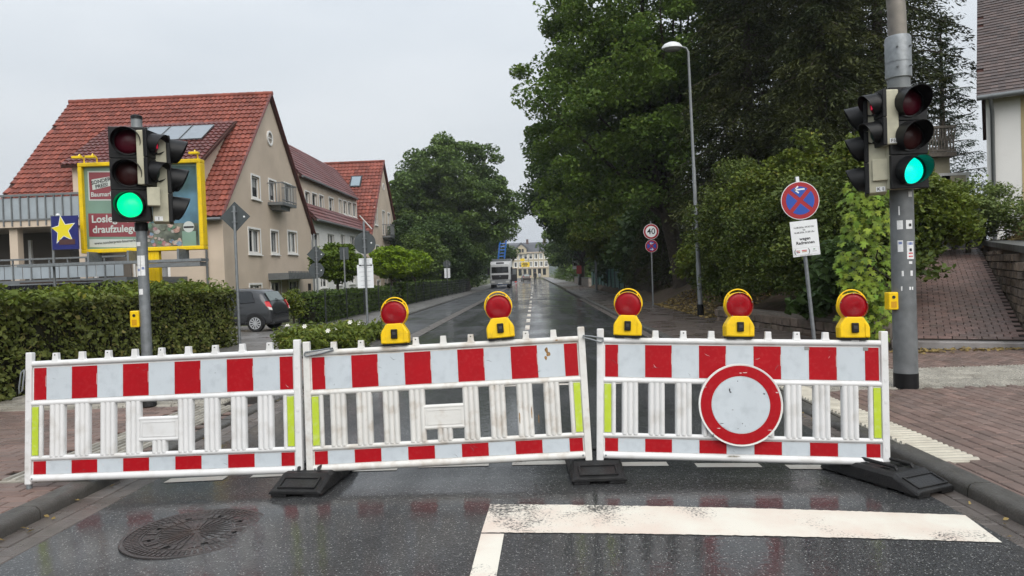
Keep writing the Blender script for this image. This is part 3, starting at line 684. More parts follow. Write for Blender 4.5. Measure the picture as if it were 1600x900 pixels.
warning_lamp(1157, 2, MR_U, 'yellow warning lamp above the round red rimmed sign', R(3), 0)
warning_lamp(1334, 2, MR_U, 'rightmost yellow warning lamp, next to the big traffic light pole', R(-3), R(-1))

# round "closed to all vehicles" sign hung on the right panel
M, W, H = BAR[2]; c = M.inverted() @ P(1158, 633, 4.94)
o = thing('round_sign', 'round white sign with red rim hung on the right barrier panel', 'traffic sign', M=M @ Matrix.Translation((c.x, -.05, c.z)))
q = MB(); q.disc(.285, -.002, .012, 64); q.ring(.281, .287, -.006, .014, 64); q.build('plate', FRAMEW, o, smooth=40)
q = MB(); q.ring(.201, .274, -.006, -.0035, 64); q.build('red_rim', REFR, o)
q = MB(); q.disc(.198, -.006, -.0035, 64); q.build('white_field', REFW, o)
SCR = mat('scratch', (.05,.05,.055), .6, .2); SCW = mat('white_scratch', (.62,.56,.55), .6, .2)
for x, z, w, h, m in ((-.075,.105,.006,.018,SCR),(-.07,.088,.009,.007,SCR),(-.055,-.035,.008,.003,SCR),(.01,-.13,.006,.004,SCR),(.03,-.145,.005,.003,SCR),(-.02,-.165,.006,.003,SCR),(-.13,-.13,.016,.003,SCR),(.03,.225,.02,.003,SCW),(.0,.222,.012,.004,SCW),(.2,-.17,.024,.003,SCW),(-.15,-.165,.018,.004,SCW),(.245,.09,.012,.004,SCW),(-.24,.12,.009,.002,SCW),(.16,.08,.010,.006,SCR),(-.02,.165,.003,.008,SCR)):
    s = MB(); s.add([(x+w*math.cos(t)*random.uniform(.5,1), -.0068, z+h*math.sin(t)*random.uniform(.5,1)) for t in [2*math.pi*k/9 for k in range(9)]], [list(range(9))]); s.build('scratch', m, o)
for x, z in ((-.19,-.213),(.19,-.213)):
    s = MB(); s.disc(.006, -.012, -.005, 8, x, z); s.build('bolt', GALV, o)
for z in (.12, -.16):
    s = MB(); s.box(-.11, .11, .012, .05, z-.015, z+.015); s.build('bracket', GALV, o)

# ================================================================== TRAFFIC LIGHTS
CREAM = mat('cream_housing', (.46,.44,.33), .5, .4, var=.08, vscale=5, dirt=(.25,.24,.18), dscale=9, damt=.4)
RED_OFF = mat('red_lens_off', (.055,.003,.010), .35, .2, var=.2, vscale=60)
AMB_OFF = mat('amber_lens_off', (.030,.007,.007), .35, .2, var=.2, vscale=60)
GRN_OFF = mat('green_lens_off', (.004,.02,.016), .35, .2)
GRN1 = mat('green_lens_lit', (.0,.3,.12), .3, .4, emit=(.0,.86,.30), estr=1.0)
GRN2 = mat('green_lens_lit_cyan', (.0,.3,.2), .3, .4, emit=(.0,.84,.58), estr=1.0)
for gm in (GRN1, GRN2):                          # prism texture of the lit lenses
    t = gm.node_tree; vo = t.nodes.new('ShaderNodeTexVoronoi'); vo.inputs['Scale'].default_value = 85; gg = t.nodes.new('ShaderNodeNewGeometry'); t.links.new(gg.outputs['Position'], vo.inputs['Vector'])
    mr_ = t.nodes.new('ShaderNodeMapRange'); mr_.inputs[1].default_value = 0; mr_.inputs[2].default_value = .7; mr_.inputs[3].default_value = 1.12; mr_.inputs[4].default_value = .68; t.links.new(vo.outputs['Distance'], mr_.inputs[0]); t.links.new(mr_.outputs[0], t.nodes['Principled BSDF'].inputs['Emission Strength'])
RED_LIT = mat('red_figure_lit', (.3,.0,.02), .3, .4, emit=(.6,.01,.05), estr=.45)
VISIN = mat('visor_inside', (.01,.01,.011), .6, .3)
STICK = mat('paper_sticker', (.72,.73,.73), .5, .4, var=.06, vscale=30, dirt=(.4,.4,.4), dscale=40, damt=.4)
SBLUE = mat('sticker_blue', (.05,.10,.32), .5); SRED = mat('sticker_red', (.5,.04,.05), .5); INK = mat('black_ink', (.012,.012,.014), .55)
def signal_head(root, loc, yaw, n, w, h, depth, lr, lenses, plate=None, plen=.20, tag_xy=None, side='cream'):
    F = Matrix.Translation(loc) @ Matrix.Rotation(yaw, 4, 'Z')
    q = MB(); q.M = F; q.box(-w/2+.012, w/2-.012, .012, depth, .008, h-.008); hd = q.build('signal_head', CREAM, root, bevel=.012)
    for k in range(n):
        z0, z1 = h*k/n, h*(k+1)/n
        q = MB(); q.M = F; q.box(-w/2, w/2, -.012, .034, z0+.002, z1-.002); q.build('front_plate', BLACK, hd, bevel=.008)
        cz = (z0+z1)/2+.01
        q = MB(); q.M = F; q.ring(lr, lr+.016, -.03, -.01, 40, 0, cz); q.build('lens_ring', BLACK, hd, smooth=40)
        q = MB(); q.lathe([(0,.052),(lr*.35,.048),(lr*.7,.036),(lr*.92,.018),(lr,0)], 32, M=F @ Matrix.Translation((0,-.011,cz)) @ Matrix.Rotation(R(90),4,'X')); q.build('lens', lenses[k], hd, smooth=60)
        v = MB(); v.M = F; m = 28; vs = []; r = lr+.012                 # tunnel visor, long above, cut away below
        for j in range(m+1):
            a = R(-62)+R(304)*j/m; c_, s_ = math.cos(a), math.sin(a)
            ln = .03+(plen-.03)*max(0, .5+.5*s_)**.62
            for rr in (r, r+.005): vs += [(rr*c_, -.012, cz+rr*s_), (rr*c_*.97, -.012-ln, cz+rr*s_*.97-.02*(ln/plen))]
        fs = []
        for j in range(m):
            a, b = 4*j, 4*j+4; fs += [(a, a+1, b+1, b), (a+2, b+2, b+3, a+3), (a+1, a+3, b+3, b+1)]
        v.add(vs, fs); v.build('visor', BLACK, hd, smooth=50)
    if plate:
        s = 1 if tag_xy[0] > 0 else -1
        q = MB(); q.M = F; q.box(s*(w/2-.010), s*(w/2-.006), depth-.11, depth-.02, tag_xy[1], tag_xy[1]+.055); pl = q.build('name_plate', STICK, hd)
        t = text(plate, F @ Vector((s*(w/2-.004), depth-.065, tag_xy[1]+.027)), .05, INK, hd, rot=(R(90), 0, yaw+s*R(90)), bold=.001)
    return hd
def pole_stickers(root, r, items, x0=0):
    for (a, z, w, h, m) in items:                    # a: angle from the camera side, degrees
        q = MB(); k = 5; vs = []
        for j in range(k+1):
            t = R(-90+a)+(j/k-.5)*w/r
            for zz in (z-h/2, z+h/2): vs.append(((r+.0025)*math.cos(t), (r+.0025)*math.sin(t), zz))
        q.add(vs, [(2*j, 2*j+2, 2*j+3, 2*j+1) for j in range(k)]); q.build('sticker', m, root)
def button_box(root, x, y, z, s):
    q = MB(); q.box(x-.055, x+.055, y-.06, y+.05, z-.10, z+.10); b = q.build('push_button_box', YEL, root, bevel=.012)
    q = MB(); q.disc(.018, y-.066, y-.058, 14, x, z+.045); q.build('button', INK, b)
    q = MB(); q.box(x-.03, x+.03, y-.062, y-.0595, z-.075, z-.005); q.build('button_panel', mat('amber_panel', (.55,.28,.01), .4), b)
    q = MB(); q.box(min(x, x+s*.09), max(x, x+s*.09), y-.02, y+.02, z-.03, z+.03); q.build('button_bracket', GALV, b)

o = thing('traffic_light', 'left traffic light on a slim grey pole in front of the billboard', 'traffic light', (-4.78, 8.47, .05), 0, 'traffic lights at the crossing')
q = MB(); q.tube([(0,0,0),(0,0,3.5)], .062, 20); q.build('pole', GALV, o, smooth=40)
q = MB(); q.tube([(0,0,3.5),(0,0,3.54),(0,0,3.55)], [.066,.066,.05], 20); q.build('pole_cap', BLACK, o, smooth=40)
q = MB(); q.tube([(0,0,0),(0,0,.03),(0,0,.16)], [.09,.085,.064], 20); q.build('collar', RUBBER, o, smooth=40)
signal_head(o, (.0, -.20, 2.24), R(18), 3, .42, 1.13, .17, .148, [GRN1, AMB_OFF, RED_OFF], plen=.20)
signal_head(o, (.32, .14, 2.23), R(116), 3, .36, 1.06, .21, .135, [GRN_OFF, AMB_OFF, RED_OFF], '1', .20, (-1, .02))
hd = signal_head(o, (.25, -.14, 2.66), R(92), 2, .29, .66, .12, .11, [GRN_OFF, RED_OFF], plen=.17)
q = MB(); q.M = Matrix.Translation((.25,-.14,3.15)) @ Matrix.Rotation(R(92),4,'Z'); q.disc(.016,-.066,-.06,10,0,.03); q.box(-.014,.014,-.066,-.06,-.04,.014); q.build('lit_figure', RED_LIT, hd)
for z in (2.30, 3.32):
    q = MB(); q.box(-.16, .2, -.03, .03, z-.02, z+.02); q.build('bracket', BLACK, o, bevel=.004)
q = MB(); q.M = Matrix.Translation((.26,-.06,0)) @ Matrix.Rotation(R(29),4,'Z'); q.box(-.12, .02, -.15, -.03, 2.42, 2.64); q.build('acoustic_unit', CREAM, o, bevel=.008)
q = MB(); q.tube([(0,0,2.14),(0,0,2.24)], .075, 18); q.build('clamp', BLACK, o, smooth=40)
button_box(o, -.10, -.01, 1.07, 1)
pole_stickers(o, .062, [(-12,1.98,.055,.05,STICK),(-18,1.78,.045,.12,STICK),(28,1.78,.045,.12,STICK),(-18,1.66,.045,.13,STICK),(28,1.66,.045,.13,STICK),(-18,1.665,.03,.03,SBLUE),(28,1.685,.03,.03,SBLUE),(-6,1.40,.05,.07,STICK)])

o = thing('traffic_light', 'right traffic light on a thick grey mast, its lit lamp bluish green', 'traffic light', (4.22, 8.2, .05), 0, 'traffic lights at the crossing')
DULL = mat('weathered_mast', (.21,.19,.165), .6, .4, .25, var=.22, vscale=7, dirt=(.11,.105,.1), dscale=6, damt=.6)
q = MB(); q.tube([(0,0,0),(0,0,3.75)], [.128,.118], 26); q.build('pole', mat('galvanised_mast', (.155,.165,.17), .5, .4, .2, var=.22, vscale=9, dirt=(.085,.09,.09), dscale=3.5, damt=.65, bump=.03, bscale=40), o, smooth=40)
q = MB(); q.tube([(0,0,0),(0,0,.17)], .1305, 26); q.build('base_sleeve', BLACK, o, smooth=40)
q = MB(); q.tube([(0,0,3.52),(0,0,3.53),(0,0,3.98),(0,0,4.0)], [.12,.136,.136,.125], 26); col_ = q.build('collar', GALV, o, smooth=40)
q = MB(); q.tube([(0,0,3.70),(0,0,3.715)], .139, 26); q.build('collar_band', GALV, o, smooth=40)
for a in (-60, 60, 180-60, 180+60):
    for z in (3.64, 3.86):
        q = MB(); c_, s_ = math.cos(R(a)), math.sin(R(a)); q.tube([(.13*c_,.13*s_,z),(.165*c_,.165*s_,z)], .011, 6); q.build('bolt', GALV, o)
pts = [(0,0,3.9),(-.005,0,4.3),(-.03,.01,4.7),(-.09,.02,5.1),(-.22,.03,5.5),(-.45,.04,5.85),(-.8,.05,6.1),(-1.4,.06,6.28),(-3.4,.08,6.5)]
q = MB(); q.tube(pts, [.098,.097,.095,.09,.085,.08,.075,.07,.055], 22); q.build('mast_arm', DULL, o, smooth=40)
signal_head(o, (-.04, -.26, 2.25), R(3), 3, .42, 1.12, .18, .147, [GRN2, AMB_OFF, RED_OFF], plen=.25)
signal_head(o, (-.36, .08, 2.22), R(-114), 3, .36, 1.06, .21, .13, [GRN_OFF, AMB_OFF, RED_OFF], 'K 1', .20, (1, .02))
hd = signal_head(o, (-.33, -.17, 2.73), R(-88), 2, .28, .62, .17, .11, [GRN_OFF, RED_OFF], 'F1c', .18, (1, .02))
q = MB(); q.M = Matrix.Translation((-.33,-.17,3.19)) @ Matrix.Rotation(R(-88),4,'Z'); q.disc(.016,-.066,-.06,10,0,.03); q.box(-.014,.014,-.066,-.06,-.04,.014); q.build('lit_figure', RED_LIT, hd)
q = MB(); q.M = Matrix.Translation((-.27,-.04,0)) @ Matrix.Rotation(R(-27),4,'Z'); q.box(-.06, .10, -.13, -.03, 2.36, 2.60); q.build('acoustic_unit', CREAM, o, bevel=.008)
for z in (2.32, 3.30):
    q = MB(); q.box(-.2, .10, -.13, .03, z-.02, z+.02); q.build('bracket', BLACK, o, bevel=.004)
for z in (2.28, 2.30): q = MB(); q.tube([(0,0,z),(0,0,z+.012)], .125, 24); q.build('clamp_band', GALV, o, smooth=40)
button_box(o, -.155, -.02, 1.0, 1)
pole_stickers(o, .122, [(18,2.2,.05,.06,STICK),(-38,1.86,.06,.10,STICK),(8,1.86,.075,.10,STICK),(-38,1.62,.055,.13,STICK),(12,1.57,.085,.20,STICK),(12,1.645,.07,.03,SBLUE),(12,1.535,.055,.018,SRED),(12,1.50,.055,.018,SRED),(-38,1.655,.04,.03,SBLUE),(10,1.43,.04,.03,STICK),(14,1.31,.03,.06,STICK),(12,1.14,.055,.035,STICK),(-30,1.31,.02,.06,STICK),(-35,1.14,.02,.05,STICK),(-40,2.02,.012,.1,STICK)])
for z in (1.90, 1.62):
    q = MB(); q.M = Matrix.Rotation(R(10),4,'Z'); q.box(-.012,.016,-.1285,-.1275,z-.06,z-.03); q.build('sticker_print', INK, o)

# ================================================================== SIGNS AND LAMPS
SIGNR = mat('sign_red', (.33,.008,.015), .38, .45, var=.05, vscale=10); SIGNB = mat('sign_blue', (.012,.065,.36), .38, .45, var=.05, vscale=10); SIGNW = mat('sign_white', (.72,.74,.75), .4, .45, var=.04, vscale=10)
DULLP = mat('dull_grey_post', (.17,.18,.185), .6, .4, .25, var=.15, vscale=9)
def no_stop(root, cz, r, y=-.045):
    q = MB(); q.disc(r, y, y+.004, 48, 0, cz); q.build('plate', SIGNW, root)
    q = MB(); q.disc(r*.965, y-.003, y-.001, 48, 0, cz); q.build('red_disc', SIGNR, root)
    w = .115*r*1.25; n = 14
    for k in range(4):                                # four blue fields between the crossing red bars
        a0 = R(90*k+45); vs = []; ri = r*.74
        d = w/math.sin(R(90)/2)*.72; c0 = (d*math.cos(a0+R(45)), d*math.sin(a0+R(45)))
        e = math.asin(w*.72/ri)
        arc = [(ri*math.cos(t), ri*math.sin(t)) for t in np.linspace(a0+e, a0+R(90)-e, n)]
        q = MB(); q.prism([(c0[0], cz+c0[1])]+[(a, cz+b) for a, b in arc], y-.0055, y-.004); q.build('blue_field', SIGNB, root)
def arrow(root, cx, cz, s, y, m, d=-1):
    q = MB(); q.box(cx-s*.45, cx+s*.5, y-.002, y, cz-s*.075, cz+s*.075)
    for k in (1, -1): q.add([(cx+d*s*.5,y-.002,cz),(cx+d*s*.12,y-.002,cz+k*s*.36),(cx+d*s*.02,y-.002,cz+k*s*.26),(cx+d*s*.34,y-.002,cz)], [(0,1,2,3)])
    q.build('arrow', m, root)
o = thing('no_stopping_sign', 'leaning no stopping sign with white notice about a cycle race', 'traffic sign', M=Matrix.Translation(tuple(G(1275, 560)[:2])+(.04,)) @ Matrix.Rotation(R(-4.6), 4, 'Y'))
q = MB(); q.tube([(0,0,0),(0,0,2.86)], .030, 16); q.build('post', GALV, o, smooth=40)
q = MB(); q.box(-.025,.025,-.034,-.026,2.74,2.86); q.build('post_tag', SIGNW, o)
no_stop(o, 2.48, .30); arrow(o, .0, 2.655, .17, -.0515, SIGNW)
o2 = MB(); o2.box(-.20, .225, -.046, -.040, 1.60, 2.16); nb = o2.build('notice_board', SIGNW, o, bevel=.001)
for s_, z_, sz_, b_ in (('16.08.2026, 09:30 Uhr', 2.055, .036, .0006), ('bis', 2.015, .036, .0006), ('16.08.2026, 21:00 Uhr', 1.975, .036, .0006), ('wegen', 1.875, .066, .0018), ('Radrennen', 1.81, .066, .0018)):
    text(s_, (.01, -.0475, z_), sz_, INK, nb, bold=b_)
q = MB(); q.box(-.185,.21,-.0475,-.0465,1.62,1.735); q.box(-.18,.205,-.0485,-.0474,1.625,1.73,1); q.build('sponsor_box', [mat('pale_grey_print',(.5,.5,.5),.5), SIGNW], nb)
text('(', (-.165,-.0495,1.68), .10, INK, nb, bold=.001); text(')', (.055,-.0495,1.68), .10, INK, nb, bold=.001)
for k, (x_, w_, z_, m_) in enumerate(((-.13,.02,1.69,SRED),(-.105,.02,1.69,mat('ochre_ink',(.4,.22,.08),.5)),(-.13,.02,1.665,INK),(-.105,.02,1.665,SRED),(-.02,.05,1.69,SRED),(-.02,.045,1.67,mat('ochre_ink',(.4,.22,.08),.5)),(.135,.02,1.695,mat('green_ink',(.1,.25,.12),.5)),(.14,.045,1.665,MATS['pale_grey_print'] if 'pale_grey_print' in MATS else INK),(.0,.12,1.61,MATS['pale_grey_print']))):
    q = MB(); q.box(x_-w_/2*1.6, x_+w_/2*1.6, -.0495, -.0488, z_-.007, z_+.007); q.build('print_mark', m_, nb)
for z in (2.14, 1.63, 2.2, 2.7):
    q = MB(); q.box(-.045,.045,-.04,.034,z-.012,z+.012); q.build('clamp', GALV, o, bevel=.002)

o = thing('speed_limit_sign', 'round 40 speed sign above a small blue no stopping sign by the mound', 'traffic sign', (4.72, 28.4, .05), R(3))
q = MB(); q.tube([(0,0,0),(0,0,3.4)], .032, 12); q.build('post', DULLP, o, smooth=40)
q = MB(); q.disc(.31, -.045, -.041, 40, 0, 2.98); q.build('plate', SIGNW, o)
q = MB(); q.ring(.225, .295, -.048, -.0455, 40, 0, 2.98); q.build('red_rim', SIGNR, o)
text('40', (0, -.049, 2.98), .33, INK, o, bold=.004)
no_stop(o, 2.40, .25); arrow(o, 0, 2.51, .15, -.053, SIGNW); arrow(o, 0, 2.27, .15, -.053, SIGNW, 1)

def back_sign(name, label, loc, h, parts, rz=0, pm=GALV, r=.032):
    o = thing(name, label, 'traffic sign', loc, rz)
    q = MB(); q.tube([(0,0,0),(0,0,h)], r, 14); q.build('post', pm, o, smooth=40)
    for p in parts:
        q = MB()
        if p[0] == 'diamond': s = p[2]; q.prism([(-s,p[1]),(0,p[1]-s),(s,p[1]),(0,p[1]+s)], .036, .042); m = GALVD; nm = 'sign_plate'
        elif p[0] == 'disc': q.disc(p[2], .036, .042, 40, 0, p[1]); m = GALVD; nm = 'sign_plate'
        elif p[0] == 'rect': q.box(p[3]-p[2][0]/2, p[3]+p[2][0]/2, .036, .042, p[1]-p[2][1]/2, p[1]+p[2][1]/2); m = p[4]; nm = 'sign_plate' if m is GALVD else 'notice_board'
        pl = q.build(nm, m, o)
        if p[0] != 'rect':
            for z in (-.12, .12):
                k = MB(); k.box(-.05, .05, -.034, .036, p[1]+z-.012, p[1]+z+.012); k.build('clamp', GALV, pl)
            k = MB(); k.disc(.022, .030, .0355, 12, p[2]*.6, p[1]); k.build('inspection_sticker', SIGNW, pl)
        elif m is not GALVD:
            for z in np.linspace(p[1]+p[2][1]*.38, p[1]-p[2][1]*.38, 5):
                k = MB(); wd_ = p[2][0]*random.uniform(.25, .42); k.box(p[3]-wd_, p[3]+wd_, .0335, .0355, z-.008, z+.008); k.build('print_line', mat('faint_print', (.5,.52,.54), .5), pl)
    return o
back_sign('priority_sign', 'grey back of a diamond shaped sign on a pole at the hedge end', (*G(375,546)[:2], .05), 3.25, [('diamond', 3.0, .35)])
back_sign('round_sign', 'grey back of a round sign with two white notices on its pole', (-4.76, 19.75, .05), 3.1, [('disc', 2.49, .31), ('rect', 1.95, (.38,.22), .0, SIGNW), ('rect', 1.55, (.46,.66), -.02, SIGNW)])
back_sign('priority_sign', 'dark diamond and oval sign backs on a pole behind the front fence', (-7.75, 24.9, .05), 2.95, [('diamond', 2.42, .33), ('disc', 1.85, .28)], R(35), DULLP)
back_sign('narrow_sign', 'narrow dark rectangular sign back on a pole among the garden trees', (-7.65, 28.2, .05), 2.75, [('rect', 2.55, (.36,.5), 0, GALVD)], 0, DULLP)
back_sign('far_sign', 'small round sign back with white plate by the distant trees', (-6.75, 54.4, .05), 2.75, [('disc', 2.45, .3), ('rect', 1.75, (.45,.75), 0, SIGNW)], 0, DULLP)

o = thing('street_lamp', 'tall grey street lamp with a white dome in front of the big tree', 'street lamp', (5.02, 21.6, .05), 0)
q = MB(); q.M = Matrix.Rotation(R(-1), 4, 'Y'); q.tube([(0,0,0),(0,0,.35)], .10, 16); q.build('base_sleeve', BLACK, o, smooth=40)
q = MB(); q.M = Matrix.Rotation(R(-1), 4, 'Y'); q.tube([(0,0,0),(0,0,1.6),(0,0,1.62),(0,0,4.5),(0,0,4.52),(0,0,8.0),(-.06,0,8.12),(-.3,0,8.2)], [.072,.072,.060,.054,.046,.036,.033,.030], 16); q.build('pole', DULLP, o, smooth=40)
q = MB(); q.M = Matrix.Rotation(R(-1), 4, 'Y') @ Matrix.Translation((-.48,0,8.14)) @ Matrix.Scale(1.45, 4, (1,0,0))
q.lathe([(0,.19),(.08,.18),(.16,.13),(.21,.05),(.215,0),(.20,-.01),(0,-.01)], 24); hd = q.build('lamp_head', mat('lamp_white', (.6,.61,.62), .35, .5, var=.06, vscale=8), o, smooth=50)
q = MB(); q.M = Matrix.Rotation(R(-1), 4, 'Y') @ Matrix.Translation((-.48,0,8.125)) @ Matrix.Scale(1.45, 4, (1,0,0)); q.lathe([(.18,0),(.15,-.06),(.08,-.09),(0,-.095)], 24); q.build('lamp_glass', mat('lamp_glass', (.16,.16,.16), .15, .5), o, smooth=50)
o = thing('street_lamp', 'slim distant street lamp standing before the green mesh fence', 'street lamp', (4.75, 54.5, .05))
q = MB(); q.tube([(0,0,0),(0,0,5.2),(0,0,8.2)], [.09,.07,.05], 10); q.build('pole', GALV, o, smooth=40)
q = MB(); q.M = Matrix.Translation((-.4,0,8.15)) @ Matrix.Scale(1.45, 4, (1,0,0)); q.lathe([(0,.19),(.16,.13),(.215,0),(0,-.08)], 14); q.build('lamp_head', MATS['lamp_white'], o, smooth=50)

# ================================================================== BILLBOARD
o = thing('billboard', 'yellow framed billboard advertising a builders market behind the hedge', 'billboard', (-11.88, 21.2, 0), R(1))
W2, Z0, HB = 1.88, 2.60, 2.75
def bu(u): return (u-125)/183*(2*W2-.24)-W2+.12
def bv(u, v): return Z0+.12+((388-(u-125)*.035)-v)/134*(HB-.24)
q = MB()
for a in ((-W2,W2,Z0,Z0+.12),(-W2,W2,Z0+HB-.12,Z0+HB),(-W2,-W2+.12,Z0+.12,Z0+HB-.12),(W2-.12,W2,Z0+.12,Z0+HB-.12)): q.box(a[0],a[1],-.16,.16,a[2],a[3])
fr_o = q.build('frame', YELP, o, bevel=.02)
q = MB(); q.box(-W2+.11, W2-.11, -.02, .14, Z0+.11, Z0+HB-.11); q.build('back_panel', YELP, o)
PBG = mat('poster_green', (.17,.27,.21), .25, .5, var=.15, vscale=1.5); PRED = mat('poster_red', (.23,.05,.06), .25, .5); PWH = mat('poster_white', (.50,.53,.50), .25, .5); PSKY = mat('poster_sky', (.09,.19,.26), .2, .5, var=.45, vscale=1.6, col2=(.03,.07,.06))
q = MB(); q.box(-W2+.12, W2-.12, -.03, -.02, Z0+.12, Z0+HB-.12); poster = q.build('poster', PBG, o)
def pb(name, u0, v0, u1, v1, m, y):
    q = MB(); q.add([(bu(u0),y,bv(u0,v1)),(bu(u1),y,bv(u1,v1)),(bu(u1),y,bv(u1,v0)),(bu(u0),y,bv(u0,v0))], [(0,1,2,3)]); return q.build(name, m, poster)
pb('logo_border', 131, 260, 177, 308, PWH, -.033); pb('logo_field', 133, 262, 175, 306, PRED, -.036); pb('slogan_band', 129, 329, 226, 367, PRED, -.033); pb('address_strip', 129, 371, 218, 384, PWH, -.033)
q = MB(); q.add([(bu(a),-.039,bv(a,b)) for a, b in ((138,291),(168,284),(166,269),(137,274))], [(0,1,2,3)]); q.build('price_tag', PWH, poster)
text('SONDER', (bu(152),-.042,bv(152,276.5)), .155, INK, poster, bold=.004, rot=(R(90),R(-11),0)); text('PREIS!', (bu(153),-.042,bv(153,284)), .155, INK, poster, bold=.004, rot=(R(90),R(-11),0))
text('Baumarkt', (bu(154),-.042,bv(154,298)), .19, PWH, poster, bold=.004)
text('Loslegen,', (bu(134),-.042,bv(134,339)), .31, PWH, poster, bold=.008, align='LEFT'); text('draufzulegen', (bu(135),-.042,bv(135,356)), .30, PWH, poster, bold=.008, align='LEFT')
text('www.sonderpreis-baumarkt.de', (bu(137),-.042,bv(137,378)), .115, INK, poster, bold=.001, align='LEFT', rot=(R(90),R(-2.5),0))
pb('picture_sky', 228, 252, 304, 345, PSKY, -.033); pb('picture_garden', 218, 345, 304, 383, mat('poster_garden', (.13,.14,.11), .25, .5, var=.6, vscale=4, col2=(.05,.07,.05)), -.033)
pal = [(.36,.22,.18),(.40,.30,.25),(.34,.32,.29),(.17,.24,.32),(.33,.29,.28),(.10,.18,.12),(.30,.16,.17),(.12,.13,.10)]
for k in range(34):                              # flowers and stones printed on the poster
    u, v = random.uniform(222, 276), random.uniform(346, 382); r = random.uniform(.04, .11); n_ = 9; q = MB(); ph = random.random()*6
    q.prism([(bu(u)+r*(1+.22*math.sin(3*t+ph))*math.cos(t), bv(u,v)+r*(.8+.2*math.cos(2*t+ph))*math.sin(t)) for t in [2*math.pi*j/n_ for j in range(n_)]], -.036-.0006*(k+1), -.034); q.build('printed_flower', mat('print_tone_%d' % (k % 8), pal[k % 8], .3, .4, var=.45, vscale=16), poster)
q = MB(); q.disc(.17, -.041, -.037, 24, bu(289), bv(289,351)); q.build('round_badge', PWH, poster); q = MB(); q.box(bu(281), bu(297), -.043, -.0415, bv(289,353), bv(289,350)); q.build('badge_text', INK, poster)
pb('picture_leaves', 278, 358, 300, 382, PBG, -.038)
q = MB(); q.box(-.06, .46, -.09, .09, 0, Z0); q.build('post', YELP, o, bevel=.02)
q = MB()
for x in (.08, .2, .32): q.box(x-.012, x+.012, -.105, -.088, .1, Z0-.05)
q.build('post_rib', YELP, o)
q = MB(); q.box(-3.3, 2.15, -.95, -.45, 2.22, 2.30); q.build('service_walkway', GALV, o); q = MB(); q.box(.5, 2.1, -.93, -.5, 2.08, 2.2); q.build('walkway_underside', DULLP, o)
for x in (-1.4, -.2, 1.3): q = MB(); q.box(x-.03, x+.03, -.6, .05, 2.3, Z0+.02); q.build('hanger', GALV, o)
for x in (-1.75, -1.35, 1.2, 1.75):
    q = MB(); q.tube([(x,0,Z0+HB-.02),(x,-.02,Z0+HB+.16),(x+.05,-.3,Z0+HB+.22),(x+.16,-.55,Z0+HB+.10)], .022, 8); l_ = q.build('lamp_arm', YELP, o, smooth=50)
    q = MB(); q.box(x+.02, x+.3, -.66, -.52, Z0+HB+.05, Z0+HB+.12); q.build('lamp_head', YELP, l_, bevel=.01)

# star sign
o = thing('star_sign', 'square blue sign with a yellow star beside the billboard', 'sign', (*P(103, 385, 20.6)[:2], 0))
q = MB(); q.tube([(-.42,.04,0),(-.42,.04,3.75)], .035, 10); q.build('post', DULLP, o, smooth=40)
q = MB(); q.box(-.40, .40, -.02, .02, 2.72, 3.72); q.build('panel', mat('navy_panel', (.012,.016,.13), .35, .45, var=.1, vscale=4), o)
st = []
for k in range(10):
    r_ = .40 if k % 2 == 0 else .17; a = R(90+8+36*k); st.append((-.06+r_*math.cos(a)*.95, 3.30+r_*math.sin(a)))
for s_, m_, y_ in ((1.13, SIGNW, -.024), (1, mat('star_yellow', (.72,.60,.02), .4), -.027)):
    q = MB(); c_ = (-.06, 3.30); q.prism([(max(-.395, c_[0]+(x-c_[0])*s_), c_[1]+(z-c_[1])*s_) for x, z in st], y_, y_+.003); q.build('star', m_, o)
q = MB(); q.box(-.18, .30, -.026, -.021, 2.86, 3.02); q.build('name_strip', mat('brown_strip', (.07,.03,.03), .4), o)
q = MB(); q.lathe([(.06,0),(.05,.05),(0,.06)], 12, M=Matrix.Translation((-.2,0,3.74))); q.build('sign_lamp', SIGNW, o)

# ================================================================== HOUSES
STUCCO = mat('beige_render', (.56,.465,.37), .85, .2, var=.07, vscale=.8, bump=.15, bscale=60, dirt=(.40,.33,.26), dscale=.5, damt=.6)
STUCCOW = mat('white_render', (.76,.75,.72), .85, .2, var=.06, vscale=.8, bump=.12, bscale=60, dirt=(.58,.55,.50), dscale=.6, damt=.4)
TILE = mat('red_roof_tile', (.235,.068,.046), .55, .22, island=.24, col2=(.18,.054,.040), var=.12, vscale=.7, dirt=(.10,.035,.028), dscale=.5, damt=.45, rvar=.1)
TILED = mat('dark_red_roof_tile', (.125,.036,.031), .42, .35, island=.16, col2=(.13,.045,.042), var=.12, vscale=.7, rvar=.1, dirt=(.08,.04,.035), dscale=.6, damt=.5)
TILEG = mat('grey_brown_roof_tile', (.115,.085,.078), .55, .35, island=.22, col2=(.085,.07,.068), var=.12, vscale=.7)
UNDER = mat('roof_underlay', (.07,.035,.03), .9, .1)
CURT = mat('net_curtain', (.72,.73,.72), .7, .2, var=.12, vscale=6)
ZINC = mat('zinc_gutter', (.16,.17,.175), .5, .45, .4, var=.12, vscale=6)
ROOMD = mat('dark_interior', (.02,.02,.022), .8, .2)

